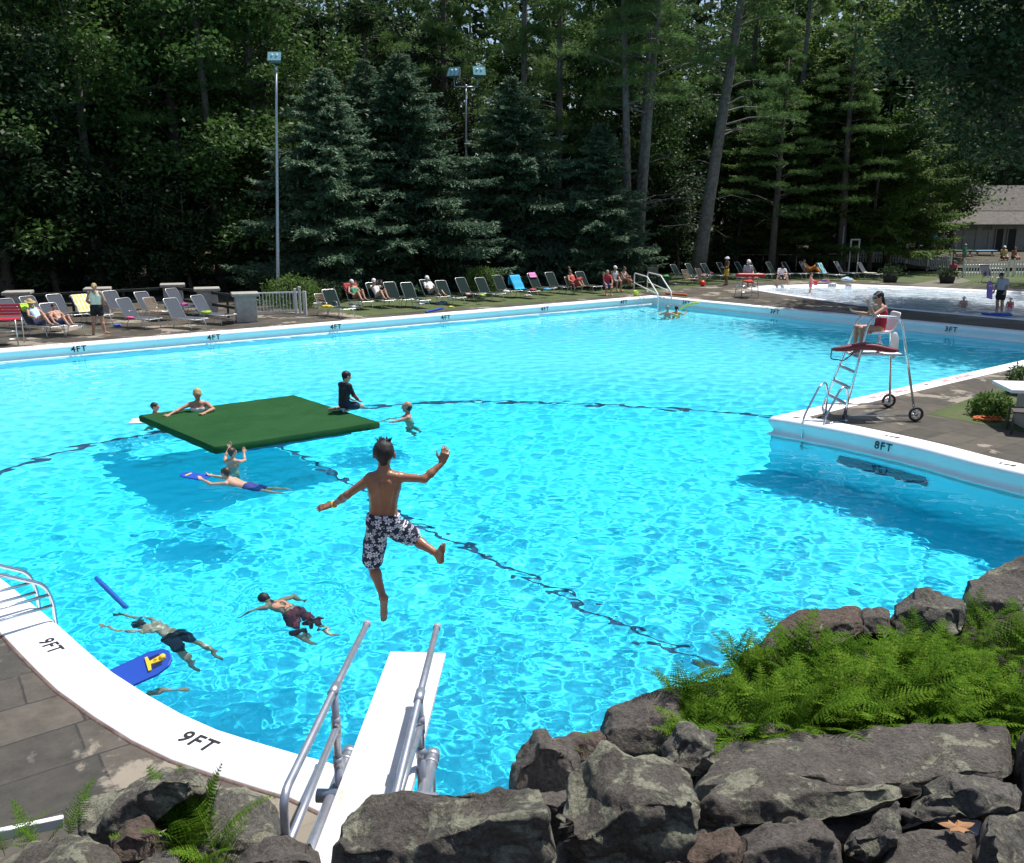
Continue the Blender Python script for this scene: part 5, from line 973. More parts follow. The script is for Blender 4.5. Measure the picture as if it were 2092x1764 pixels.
def boulder(label, back, ridge, bottom, Yb, Yr, Yt, m=0, deep=.5, rough=.035, seed=0, nu=64):
    B = resamp([D(x, y, Yb) for x, y in back], nu); R = resamp([D(x, y, Yr) for x, y in ridge], nu); T = resamp([D(x, y, Yt) for x, y in bottom], nu)
    low = np.array([0, .0, -deep]); bb = B * 1.0; bb = B + V(0, .12, -deep * .8); tt = T + V(0, .18, -.06); mid = (bb + tt) / 2 + V(0, 0, -deep * .3)
    loops = [bb, B, R, T, tt, mid, bb]; seg = [8, 16, 16, 6, 5, 5]; rows = []
    for (a, b), k in zip(zip(loops[:-1], loops[1:]), seg):
        for i in range(k): rows.append(a + (b - a) * (i / k))
    G_ = np.array(rows)                       # (nv, nu, 3), closed along v
    nv = len(G_)
    for _ in range(2): G_ = .25 * np.roll(G_, 1, 0) + .5 * G_ + .25 * np.roll(G_, -1, 0)
    cen = G_.mean(0, keepdims=True); e = np.minimum(np.arange(nu), nu - 1 - np.arange(nu)) / (nu - 1.)
    k = np.clip(e / .07, 0, 1) ** .5; G_ = cen + (G_ - cen) * (.12 + .88 * k)[None, :, None]
    nrm = np.cross(np.roll(G_, -1, 0) - np.roll(G_, 1, 0), np.gradient(G_, axis=1)); nrm = unit(nrm); cc = G_.reshape(-1, 3).mean(0); nrm *= np.where((nrm * (G_ - cc)).sum(-1, keepdims=True).mean() < 0, -1, 1)
    fl = G_.reshape(-1, 3); dsp = np.array([NZ.fractal(Vector(p * 2.2 + seed * 3.1), 1.0, 2.1, 5) * 1.1 + NZ.fractal(Vector(p * 9 + seed), .8, 2.2, 4) * .28 - abs(NZ.noise(Vector(p * 4.1 + seed * 1.7))) * 1.3 - max(0, .12 - abs(NZ.noise(Vector(p * 3.0 + V(0, 0, 1) * p[2] * 3 + seed)))) * 3.5 for p in fl]).reshape(nv, nu, 1)
    G_ = G_ + nrm * dsp * rough * (.3 + .7 * k)[None, :, None]
    ix = np.arange(nv * nu).reshape(nv, nu); j = np.roll(ix, -1, 0); f = np.stack([ix[:, :-1], ix[:, 1:], j[:, 1:], j[:, :-1]], -1).reshape(-1, 4)
    v = np.r_[G_.reshape(-1, 3), G_[:, 0].mean(0)[None], G_[:, -1].mean(0)[None]]; a0, a1 = nv * nu, nv * nu + 1
    cap = np.concatenate([np.stack([np.full(nv, a0), ix[:, 0], j[:, 0], np.full(nv, a0)], 1), np.stack([np.full(nv, a1), j[:, -1], ix[:, -1], np.full(nv, a1)], 1)])
    cen = fl.mean(0); me = bpy.data.meshes.new('boulder'); me.from_pydata([tuple(p) for p in v - cen], [], [tuple(q) for q in f] + [tuple(q[:3]) for q in cap]); bm = bmesh.new(); bm.from_mesh(me); bmesh.ops.recalc_face_normals(bm, faces=bm.faces); bm.to_mesh(me); bm.free()
    me.polygons.foreach_set('use_smooth', [True] * len(me.polygons)); o = link('boulder', me, RM[m]); o.location = cen; return tag(o, label, 'boulder')
bo = boulder
bo('large lichen-blotched boulder in the middle of the bottom edge, hiding the diving board foot', [(690, 1668), (760, 1628), (860, 1600), (960, 1592), (1040, 1599), (1100, 1606), (1132, 1622)], [(668, 1700), (720, 1742), (826, 1731), (915, 1702), (1003, 1670), (1062, 1662), (1121, 1669), (1146, 1690)], [(664, 1850), (760, 1860), (960, 1860), (1142, 1860)], 3.85, 3.5, 3.42, 0, .6, .05, 1)
bo('big angular boulder with a pale lichen rim and dark underside, right of the central boulder', [(1137, 1630), (1160, 1585), (1200, 1540), (1240, 1518), (1292, 1530), (1340, 1538), (1381, 1543), (1410, 1575), (1436, 1611)], [(1142, 1660), (1170, 1700), (1196, 1712), (1233, 1690), (1284, 1642), (1359, 1638), (1403, 1636), (1436, 1618)], [(1148, 1700), (1190, 1780), (1300, 1800), (1400, 1760), (1440, 1690)], 4.6, 4.05, 4.0, 0, .5, .05, 2)
bo('long flat slab with round white lichen spots below the fern bed', [(1415, 1589), (1444, 1529), (1492, 1516), (1560, 1500), (1627, 1486), (1700, 1498), (1797, 1481), (1870, 1473), (1945, 1470), (2064, 1472), (2078, 1500)], [(1418, 1600), (1470, 1594), (1538, 1572), (1610, 1575), (1683, 1584), (1708, 1600), (1790, 1596), (1871, 1591), (1927, 1570), (2000, 1570), (2076, 1581)], [(1420, 1640), (1560, 1640), (1700, 1650), (1860, 1640), (2000, 1610), (2078, 1600)], 5.5, 4.75, 4.7, 1, .5, .03, 3, 90)
bo('greenish lichen-topped rock tucked beneath the long flat slab', [(1425, 1618), (1466, 1590), (1507, 1569), (1551, 1561), (1612, 1564), (1683, 1578), (1720, 1600), (1790, 1596), (1856, 1600)], [(1425, 1632), (1488, 1628), (1544, 1631), (1612, 1630), (1660, 1614), (1708, 1610), (1780, 1608), (1846, 1606)], [(1425, 1690), (1500, 1700), (1600, 1695), (1716, 1680), (1779, 1668), (1853, 1640)], 4.75, 4.4, 4.3, 0, .4, .04, 4)
bo('rugged rock with a light ledge under the right end of the long slab', [(1846, 1655), (1879, 1592), (1934, 1561), (2001, 1574), (2075, 1600), (2092, 1640)], [(1850, 1664), (1882, 1632), (1945, 1606), (2019, 1608), (2079, 1627), (2094, 1650)], [(1852, 1672), (1890, 1690), (1964, 1690), (2019, 1668), (2090, 1662)], 4.65, 4.3, 4.2, 2, .4, .055, 5)
bo('narrow slanting rock wedged between the flat plate and the rounded rock', [(1731, 1690), (1793, 1651), (1834, 1640), (1846, 1662)], [(1733, 1705), (1775, 1705), (1820, 1687), (1845, 1672)], [(1740, 1745), (1775, 1775), (1810, 1745), (1840, 1705)], 4.3, 4.1, 4.0, 2, .4, .05, 6, 40)
bo('flat smooth plate of rock carrying a dead leaf at the bottom edge', [(1808, 1726), (1845, 1696), (1938, 1688), (1990, 1700), (2006, 1764)], [(1795, 1800), (1850, 1810), (1950, 1815), (2012, 1805)], [(1795, 1850), (1850, 1860), (1950, 1860), (2012, 1850)], 4.15, 3.8, 3.75, 1, .4, .02, 7)
bo('pale lichen-crusted rock in the bottom right corner', [(2008, 1655), (2056, 1650), (2094, 1650), (2140, 1660)], [(2020, 1690), (2040, 1760), (2060, 1800), (2140, 1800)], [(2030, 1780), (2050, 1840), (2100, 1850), (2140, 1850)], 4.25, 3.85, 3.8, 2, .5, .04, 8)
bo('rounded dark rock at the bottom edge below the lichen-topped rock', [(1500, 1705), (1538, 1692), (1575, 1677), (1612, 1669), (1679, 1673), (1705, 1695), (1725, 1735)], [(1500, 1740), (1538, 1742), (1594, 1727), (1627, 1716), (1671, 1709), (1708, 1713), (1728, 1745)], [(1500, 1830), (1600, 1840), (1680, 1840), (1730, 1830)], 4.2, 3.95, 3.85, 1, .5, .04, 9)
bo('cracked reddish rock at the bottom edge left of the rounded dark rock', [(1338, 1739), (1381, 1711), (1425, 1692), (1499, 1686), (1520, 1722)], [(1342, 1755), (1400, 1752), (1436, 1752), (1470, 1738), (1520, 1738)], [(1342, 1830), (1400, 1840), (1470, 1840), (1520, 1830)], 4.2, 3.95, 3.85, 3, .5, .04, 10)
bo('rounded boulder at the water edge right of the diving board', [(1036, 1596), (1040, 1555), (1066, 1514), (1100, 1491), (1114, 1491), (1126, 1512), (1166, 1517), (1184, 1552)], [(1042, 1602), (1062, 1562), (1100, 1520), (1136, 1524), (1159, 1533), (1184, 1560)], [(1046, 1640), (1090, 1640), (1150, 1640), (1186, 1600)], 5.75, 5.3, 5.2, 1, .6, .05, 11)
bo('flat brown rock lying behind the rounded boulder at the water edge', [(1125, 1506), (1174, 1496), (1225, 1490), (1240, 1511)], [(1128, 1520), (1160, 1522), (1225, 1510), (1240, 1518)], [(1130, 1560), (1170, 1560), (1225, 1550), (1240, 1540)], 6.0, 5.6, 5.5, 3, .6, .03, 12, 40)
bo('blocky boulder with a pale lichen patch at the left tip of the fern bed', [(1224, 1500), (1240, 1444), (1285, 1418), (1310, 1405), (1381, 1394), (1405, 1410)], [(1226, 1506), (1248, 1484), (1303, 1482), (1351, 1474), (1392, 1470)], [(1232, 1530), (1290, 1545), (1351, 1542), (1385, 1530)], 6.3, 5.85, 5.75, 1, .6, .035, 13)
bo('knobbly hollowed rock between the blocky boulder and the long slab', [(1357, 1520), (1377, 1482), (1414, 1475), (1444, 1481), (1468, 1503)], [(1359, 1528), (1392, 1503), (1433, 1511), (1466, 1515)], [(1366, 1560), (1400, 1595), (1425, 1595), (1462, 1550)], 5.6, 5.3, 5.1, 2, .5, .06, 14, 40)
bo('low cracked ledge of rock along the front of the fern bed', [(1464, 1468), (1520, 1463), (1577, 1461), (1620, 1460), (1632, 1478)], [(1466, 1484), (1520, 1482), (1577, 1480), (1630, 1486)], [(1470, 1518), (1520, 1508), (1577, 1500), (1630, 1500)], 6.0, 5.7, 5.65, 1, .5, .035, 15, 50)
bo('long sloping rock at the water edge behind the ferns', [(1495, 1335), (1538, 1316), (1586, 1270), (1631, 1250), (1738, 1231), (1762, 1236), (1770, 1250)], [(1500, 1350), (1545, 1338), (1590, 1306), (1668, 1287), (1723, 1270), (1770, 1262)], [(1505, 1380), (1560, 1370), (1649, 1340), (1745, 1310), (1770, 1300)], 7.5, 7.05, 6.95, 3, .7, .04, 16)
bo('small dark rock between the long sloping rock and the pyramid rock', [(1756, 1246), (1797, 1238), (1823, 1246)], [(1758, 1262), (1797, 1258), (1823, 1262)], [(1760, 1300), (1797, 1300), (1823, 1300)], 7.5, 7.3, 7.2, 1, .5, .03, 17, 36)
bo('pyramid shaped rock at the water edge behind the ferns', [(1814, 1242), (1840, 1216), (1867, 1190), (1908, 1200), (1945, 1213), (1980, 1228)], [(1817, 1262), (1864, 1236), (1916, 1236), (1980, 1240)], [(1820, 1310), (1871, 1330), (1916, 1320), (1980, 1290)], 7.7, 7.35, 7.2, 2, .7, .045, 18)
bo('tilted rock slab at the right edge above the ferns', [(1968, 1204), (1977, 1180), (2038, 1155), (2071, 1136), (2093, 1126), (2150, 1100)], [(1970, 1228), (2002, 1222), (2056, 1226), (2093, 1230), (2150, 1220)], [(1975, 1270), (2010, 1270), (2056, 1270), (2150, 1260)], 8.7, 8.0, 7.9, 1, .8, .035, 19)
bo('broad boulder with a cream lichen crust left of the large fern', [(144, 1646), (185, 1614), (259, 1585), (333, 1569), (381, 1568), (412, 1580)], [(146, 1690), (200, 1700), (224, 1664), (268, 1626), (333, 1592), (410, 1590)], [(152, 1740), (215, 1745), (300, 1700), (370, 1650), (412, 1620)], 5.0, 4.5, 4.45, 0, .5, .045, 20)
bo('small brown rock between the crusted boulder and the large fern', [(213, 1714), (259, 1681), (296, 1666), (318, 1690)], [(216, 1728), (259, 1706), (307, 1720), (318, 1712)], [(216, 1760), (259, 1765), (307, 1760), (318, 1745)], 4.45, 4.25, 4.2, 3, .4, .04, 21, 40)
bo('lichen-flecked rock in the bottom left corner', [(-30, 1790), (67, 1725), (122, 1706), (178, 1704), (222, 1720), (256, 1758)], [(-30, 1810), (60, 1780), (150, 1770), (256, 1785)], [(-30, 1870), (60, 1870), (150, 1870), (256, 1860)], 4.25, 3.9, 3.8, 0, .5, .04, 22)
bo('small grey rock at the bottom edge under the large fern', [(264, 1768), (296, 1736), (333, 1728), (363, 1743), (378, 1768)], [(266, 1785), (300, 1780), (340, 1778), (378, 1785)], [(266, 1840), (300, 1850), (340, 1850), (378, 1840)], 4.25, 4.0, 3.9, 2, .4, .035, 23, 40)
bo('dark smooth rock at the bottom edge left of the central boulder', [(448, 1768), (492, 1729), (513, 1717), (578, 1707), (637, 1710), (660, 1745)], [(452, 1785), (520, 1756), (600, 1745), (664, 1765)], [(456, 1850), (520, 1850), (600, 1850), (664, 1850)], 3.95, 3.7, 3.6, 1, .5, .035, 24)
bo('grey flat-topped rock behind the large fern, beside the handrail foot', [(330, 1650), (400, 1612), (470, 1600), (540, 1612), (572, 1660)], [(335, 1700), (420, 1712), (500, 1716), (570, 1708)], [(340, 1770), (420, 1790), (500, 1790), (570, 1780)], 5.1, 4.55, 4.45, 2, .5, .03, 25)
bo('dark rock filling the gap under the angular boulder', [(1130, 1700), (1200, 1690), (1300, 1690), (1400, 1680), (1480, 1690)], [(1130, 1760), (1200, 1760), (1300, 1760), (1480, 1760)], [(1130, 1850), (1200, 1850), (1300, 1850), (1480, 1850)], 4.35, 4.2, 4.15, 1, .4, .03, 26)
bo('rock filling the gap between the lichen-topped rock and the bottom rocks', [(1480, 1690), (1560, 1660), (1680, 1655), (1760, 1660), (1830, 1680), (2000, 1670)], [(1480, 1720), (1560, 1700), (1680, 1700), (1830, 1720), (2000, 1720)], [(1480, 1800), (1560, 1800), (1680, 1800), (1830, 1800), (2000, 1800)], 4.5, 4.3, 4.25, 1, .4, .03, 27)
bo('dark wedge of rock closing the gap between the central and the angular boulder', [(1075, 1612), (1120, 1606), (1170, 1610), (1200, 1625)], [(1080, 1640), (1120, 1640), (1170, 1645), (1200, 1650)], [(1080, 1800), (1120, 1810), (1170, 1810), (1200, 1800)], 4.75, 4.5, 4.4, 1, .5, .04, 28, 40)
bo('dark upright rock cut by the right edge at the end of the long slab', [(2078, 1510), (2098, 1484), (2140, 1480), (2180, 1490)], [(2080, 1540), (2100, 1520), (2140, 1516), (2180, 1520)], [(2080, 1660), (2100, 1670), (2140, 1670), (2180, 1670)], 5.2, 4.9, 4.8, 1, .5, .04, 29, 40)
# soil of the fern bed
xs = np.arange(.6, 8.2, .15); ys = np.arange(5.0, 9.8, .15); X, Y = np.meshgrid(xs, ys); back = 6.75 + .42 * np.clip(X - 1.6, 0, 9); Z = .56 + .05 * np.sin(5 * X) * np.cos(4 * Y); Z = np.where(Y > back, .56 - 2.5 * (Y - back), Z); Z = np.where(X < 1.5, Z - .9 * (1.5 - X), Z)
ix = np.arange(X.size).reshape(X.shape); tag(link('planting_bed', npmesh('planting_bed', np.stack([X, Y, Z], -1).reshape(-1, 3), np.stack([ix[:-1, :-1], ix[:-1, 1:], ix[1:, 1:], ix[1:, :-1]], -1).reshape(-1, 4), True), mat('bed_soil', (.02, .016, .011), .95, col2=(.04, .033, .02), bump=.8, bscale=25)), 'dark soil under the fern bed', 'soil', kind='structure')

M['fern'] = leaf_mat('fern_leaf', [(.03, (.10, .055, .02)), (.05, (.025, .075, .008)), (.45, (.07, .15, .012)), (.8, (.125, .215, .018)), (.97, (.19, .27, .04))], .35, .85, .04)
def frond(g, base, az, L, rise, curl, w=.20, np_=26):
    o = V(math.cos(az), math.sin(az), 0); s_ = V(-o[1], o[0], 0); vs = []; fs = []; roll = g.normal(0, .25)
    ts = np.linspace(0, 1, np_); pts = [V(*base)]; a = rise
    for i in range(1, np_): a -= curl / np_ * (.4 + 1.4 * i / np_); pts.append(pts[-1] + (o * math.cos(a) + V(0, 0, math.sin(a))) * L / np_)
    def q(a, b, c, d): n = len(vs); vs.extend([a, b, c, d]); fs.append((n, n + 1, n + 2, n + 3))
    for i in range(np_ - 1):
        d = unit(pts[i + 1] - pts[i]); nrm = unit(np.cross(s_, d)); side0 = unit(s_ * math.cos(roll) + nrm * math.sin(roll)); q(pts[i] - s_ * .0022, pts[i] + s_ * .0022, pts[i + 1] + s_ * .0018, pts[i + 1] - s_ * .0018)
        t = ts[i]
        if t < .16: continue
        l = w * L * min(1, ((t - .12) / .22)) ** .8 * (1 - t) ** .75 * 1.55 + .006
        for sd in (-1, 1):
            pd = unit(side0 * sd + d * .42 - nrm * (-.10) + g.normal(size=3) * .07 + V(0, 0, -.12)); pw = unit(d - pd * np.dot(d, pd)); k = 5; wd = L / np_ * .56
            for j in range(k):                # a pinna: overlapping little lobes on either side of its midrib
                u0, u1 = j / k, (j + 1) / k; c0 = pts[i] + pd * l * u0; c1 = pts[i] + pd * l * (u1 + .03); ww = wd * (1 - u0) ** .7 * g.uniform(.85, 1.15); dip = nrm * (-.006 * u0)
                q(c0 + dip, c0 + pw * ww + pd * l * .16 + dip, c1 + dip, c0 - pw * ww + pd * l * .16 + dip)
    return vs, fs
def fern_mesh(seed, n, L, rise=(.7, 1.25), curl=(.9, 1.7), np_=26, az0=0, az1=6.28, w=.2):
    g = np.random.default_rng(seed); vs = []; fs = []
    for i in range(n):
        v, f = frond(g, (g.normal() * .03, g.normal() * .03, 0), az0 + (az1 - az0) * (i + g.uniform(0, .7)) / n, L * g.uniform(.75, 1.15), g.uniform(*rise), g.uniform(*curl), w, np_); b = len(vs); vs += v; fs += [tuple(k + b for k in q) for q in f]
    return npmesh('fern', vs, fs)
FM = [fern_mesh(s, 13, .66, (.9, 1.45), (.7, 1.5)) for s in range(4)]
FB = random.Random(3); nfern = 0
rows_ = [(5.75, 1385, 2140, 'in the front row of the fern bed'), (6.0, 1365, 2160, 'in the second row of the fern bed'), (6.3, 1385, 2170, 'in the middle of the fern bed'), (6.6, 1450, 2180, 'in the fourth row of the fern bed'), (6.95, 1700, 2200, 'at the back of the fern bed near the water-edge rocks'), (7.4, 1960, 2220, 'behind the pyramid rock in the fern bed')]
for Y, a, b, w in rows_:
    n = int((b - a) / 80)
    for i in range(n):
        px = a + (b - a) * (i + FB.uniform(.1, .9)) / n; x = (px - 1046) / F * (Y * .97 + 3.5 * .24 + .0) ; me = FM[nfern % 4]; o = bpy.data.objects.new('fern', me); S.collection.objects.link(o)
        if not me.materials: me.materials.append(M['fern'])
        o.location = (x, Y + FB.uniform(-.1, .1), .56); o.rotation_euler = (FB.uniform(-.3, .3), FB.uniform(-.3, .3), FB.uniform(0, 6.28)); s = FB.uniform(.55, 1.12) * (1.0 if Y < 6.8 else .85); o.scale = (s, s, s * FB.uniform(.85, 1.05)); nfern += 1
        tag(o, 'bright green fern growing ' + w, 'fern', 'ferns in the ' + w.split(' the ', 1)[1])
def lone(me, px, py, Y, label, s=1.0, rz=0.0): o = link('fern', me, M['fern']); o.location = D(px, py, Y); o.scale = (s,) * 3; o.rotation_euler = (0, 0, rz); return tag(o, label, 'fern')
lone(fern_mesh(50, 13, .62, (1.0, 1.5), (.4, 1.1), 34, w=.17), 400, 1772, 4.5, 'large tall fern at the bottom left, in front of the 9FT coping')
lone(fern_mesh(51, 7, .5, (.7, 1.3), (.4, 1.2), 30), 445, 1765, 4.35, 'fern spreading low toward the diving board handrail', .9)
lone(fern_mesh(52, 6, .40, (.9, 1.45), (.3, 1.0), 30, w=.16), 95, 1745, 4.5, 'sparse fern beside the white rail at the bottom left')
lone(fern_mesh(53, 4, .36, (.9, 1.4), (.3, .9), 28, w=.16), 12, 1735, 4.6, 'thin fern at the very left edge by the white rail')
lone(fern_mesh(54, 3, .42, (1.3, 1.52), (.1, .4), 30, w=.15), 1497, 1368, 6.7, 'single upright fern frond standing against the water', 1.0)
lone(fern_mesh(55, 6, .22, (.6, 1.2), (.6, 1.2), 18), 1196, 1542, 5.6, 'small mossy fern between the water-edge boulders')
b = MB(); g = np.random.default_rng(9); pts = [(math.cos(a) * (.075 + .03 * math.sin(5 * a)), math.sin(a) * .05 * (1 + .3 * math.sin(7 * a)), .01 + .01 * math.sin(3 * a)) for a in np.linspace(0, 6.28, 25)[:-1]]; b.add(pts + [(0, 0, .012)], [(i, (i + 1) % 24, 24) for i in range(24)]); o = b.build('dead_leaf', C('dead_leaf', (.28, .14, .06), .8)); md = o.modifiers.new('t', 'SOLIDIFY'); md.thickness = .002; o.location = D(1955, 1702, 4.08) + V(0, 0, .03); tag(o, 'dry brown leaf lying on the flat rock plate', 'leaf')
# ---------------------------------------------------------------- people: smooth implicit bodies meshed into one surface each
def sdf_mesh(prims, h, k=.025, clips=(), it=1):
    lo = np.min([np.minimum(p[0] - p[2], p[1] - p[3]) for p in prims], 0) - 3 * h - k; hi = np.max([np.maximum(p[0] + p[2], p[1] + p[3]) for p in prims], 0) + 3 * h + k
    n = np.ceil((hi - lo) / h).astype(int) + 1; g = np.full(n, 1.0, 'f')
    for a, b, r0, r1, sq in prims:
        m = k + 2.5 * h; i0 = np.maximum(((np.minimum(a - r0, b - r1) - m - lo) / h).astype(int), 0); i1 = np.minimum(np.ceil((np.maximum(a + r0, b + r1) + m - lo) / h).astype(int) + 1, n)
        ax = [lo[q] + h * np.arange(i0[q], i1[q]) for q in range(3)]; X, Y, Z = np.meshgrid(*ax, indexing='ij'); P = np.stack([X, Y, Z], -1); d = b - a; L2 = float(d @ d)
        t = np.clip(((P - a) @ d) / L2, 0, 1) if L2 > 1e-10 else np.zeros(X.shape)
        e = P - a - t[..., None] * d
        if sq is not None: e = e + (e @ sq[0])[..., None] * sq[0] * (sq[1] - 1)
        s = np.sqrt((e * e).sum(-1)) - (r0 + (r1 - r0) * t)
        c = g[i0[0]:i1[0], i0[1]:i1[1], i0[2]:i1[2]]; kk = min(k, .6 * max(r0, r1)); hh = np.clip(.5 + .5 * (c - s) / kk, 0, 1); c[...] = c * (1 - hh) + s * hh - kk * hh * (1 - hh)
    if clips:
        ax = [lo[q] + h * np.arange(n[q]) for q in range(3)]; P = np.stack(np.meshgrid(*ax, indexing='ij'), -1)
        for c, nr in clips: g = np.maximum(g, ((P - c) @ nr).astype('f'))
    s = g < 0; a = s[:-1, :-1, :-1]; cs = [s[i:n[0] - 1 + i, j:n[1] - 1 + j, q:n[2] - 1 + q] for i in (0, 1) for j in (0, 1) for q in (0, 1)]
    act = np.logical_or.reduce(cs) & ~np.logical_and.reduce(cs); I = np.argwhere(act); idx = -np.ones(act.shape, int); idx[act] = np.arange(len(I)); acc = np.zeros((len(I), 3)); cnt = np.zeros(len(I))
    cor = [(i, j, q) for i in (0, 1) for j in (0, 1) for q in (0, 1)]; val = {c: g[I[:, 0] + c[0], I[:, 1] + c[1], I[:, 2] + c[2]] for c in cor}
    for c in cor:
        for q in range(3):
            if c[q] == 0:
                d = list(c); d[q] = 1; d = tuple(d); v0, v1 = val[c], val[d]; m = (v0 < 0) != (v1 < 0); t = v0 / np.where(v0 == v1, 1, v0 - v1); p = np.tile(np.array(c, float), (len(I), 1)); p[:, q] = t; acc[m] += p[m]; cnt[m] += 1
    v = lo + h * (I + acc / np.maximum(cnt, 1)[:, None]); F_ = []
    for q in range(3):
        o1, o2 = [(1, 2), (2, 0), (0, 1)][q]; sl0 = [slice(1, -1)] * 3; sl0[q] = slice(0, -1); sl1 = [slice(1, -1)] * 3; sl1[q] = slice(1, None); A0, A1 = s[tuple(sl0)], s[tuple(sl1)]; E_ = np.argwhere(A0 != A1); fl = A0[A0 != A1]
        off = np.ones(3, int); off[q] = 0; E_ = E_ + off; u = np.eye(3, dtype=int); g4 = [E_ - u[o1] - u[o2], E_ - u[o2], E_, E_ - u[o1]]; f = np.stack([idx[x[:, 0], x[:, 1], x[:, 2]] for x in g4], 1); f[~fl] = f[~fl][:, ::-1]; F_.append(f)
    f = np.concatenate(F_); f = f[(f >= 0).all(1)]
    for _ in range(it):                       # light smoothing
        e = np.concatenate([f[:, [0, 1]], f[:, [1, 2]], f[:, [2, 3]], f[:, [3, 0]]]); sm = np.zeros_like(v); ct = np.zeros(len(v)); np.add.at(sm, e[:, 0], v[e[:, 1]]); np.add.at(ct, e[:, 0], 1); v = np.where(ct[:, None] > 0, .5 * v + .5 * sm / np.maximum(ct, 1)[:, None], v)
    return v, f
def RC(a, b, r0, r1=None, sq=None): return (V(*a), V(*b), r0, r0 if r1 is None else r1, sq)
def skin(name, col, **k): return C('skin_' + name, col, .5, col2=tuple(c * .86 for c in col), nscale=9, spec=.35, **k)
SK = dict(tan=skin('tan', (.33, .16, .09)), fair=skin('fair', (.55, .31, .22)), mid=skin('mid', (.45, .24, .16)), brown=skin('brown', (.24, .115, .065)))
HC = dict(dark=C('hair_dark', (.012, .009, .008), .65), brown=C('hair_brown', (.045, .026, .015), .5), blond=C('hair_blond', (.42, .28, .12), .55), grey=C('hair_grey', (.22, .2, .18), .6))
def hand_prims(w, d, n, t, s, curl=.5, spread=.12, rr=1.0):
    w, d, n, t = V(*w), unit(V(*d)), unit(V(*n)), unit(V(*t)); t = unit(t - d * (t @ d)); n = np.cross(d, t) * np.sign(np.cross(d, t) @ n + 1e-9); P = []; fl = (n, 1.5)
    for q in (-.026, -.009, .009, .026): P.append(RC(w + d * .012 * s + t * q * .6 * s, w + d * .078 * s + t * q * s, .014 * s * rr, .0125 * s * rr))
    for i, (q, l) in enumerate(((.028, .066), (.010, .076), (-.009, .070), (-.027, .054))):
        b = w + d * (.082 - .004 * abs(i - 1)) * s + t * q * s; dd = unit(d + t * q * spread * 40 * .6); c = curl * (.85 + .15 * i); p1 = b + (dd * math.cos(c * .5) + n * math.sin(c * .5)) * l * .5 * s; p2 = p1 + (dd * math.cos(c) + n * math.sin(c)) * l * .32 * s; p3 = p2 + (dd * math.cos(c * 1.5) + n * math.sin(c * 1.5)) * l * .26 * s
        P += [RC(b, p1, .0092 * s * rr, .0085 * s * rr), RC(p1, p2, .0083 * s * rr, .0078 * s * rr), RC(p2, p3, .0076 * s * rr, .0066 * s * rr)]
    b = w + d * .028 * s + t * .028 * s; p1 = b + unit(d * .7 + t * .8 + n * .25) * .036 * s; p2 = p1 + unit(d * .9 + t * .45 + n * .3) * .03 * s; P += [RC(b, p1, .0125 * s * rr, .010 * s * rr), RC(p1, p2, .0095 * s * rr, .0078 * s * rr)]
    return P
BASE = dict(pel=(0, 0, .92), wa=(0, .01, 1.07), ch=(0, .0, 1.27), nk=(0, -.02, 1.43), hd=(0, .015, 1.575), shL=(-.17, -.01, 1.385), shR=(.17, -.01, 1.385), elL=(-.23, -.03, 1.12), elR=(.23, -.03, 1.12), wrL=(-.22, .06, .88), wrR=(.22, .06, .88), hipL=(-.085, 0, .9), hipR=(.085, 0, .9), knL=(-.1, .03, .49), knR=(.1, .03, .49), anL=(-.11, -.02, .085), anR=(.11, -.02, .085), ftL=(-.12, .17, .03), ftR=(.12, .17, .03), look=(0, 1, 0), up=(0, 0, 1))
RECL = dict(pel=(0, .14, .49), wa=(0, .04, .60), ch=(0, -.10, .77), nk=(0, -.21, .92), hd=(0, -.23, 1.07), shL=(-.17, -.17, .87), shR=(.17, -.17, .87), elL=(-.27, .03, .68), elR=(.27, .03, .68), wrL=(-.2, .25, .62), wrR=(.2, .25, .62), hipL=(-.085, .17, .48), hipR=(.085, .17, .48), knL=(-.11, .52, .76), knR=(.11, .56, .72), anL=(-.11, .78, .45), anR=(.11, .86, .45), ftL=(-.12, .97, .42), ftR=(.12, 1.05, .42), look=(0, .9, -.2), up=(0, -.2, 1))
SIT = dict(pel=(0, 0, .52), wa=(0, -.01, .67), ch=(0, .02, .87), nk=(0, .03, 1.03), hd=(0, .07, 1.17), shL=(-.17, .02, .98), shR=(.17, .02, .98), elL=(-.24, .08, .72), elR=(.24, .08, .72), wrL=(-.16, .3, .6), wrR=(.16, .3, .6), hipL=(-.09, .02, .5), hipR=(.09, .02, .5), knL=(-.13, .44, .52), knR=(.13, .44, .52), anL=(-.13, .47, .09), anR=(.13, .47, .09), ftL=(-.14, .65, .03), ftR=(.14, .65, .03), look=(0, 1, -.1), up=(0, 0, 1))
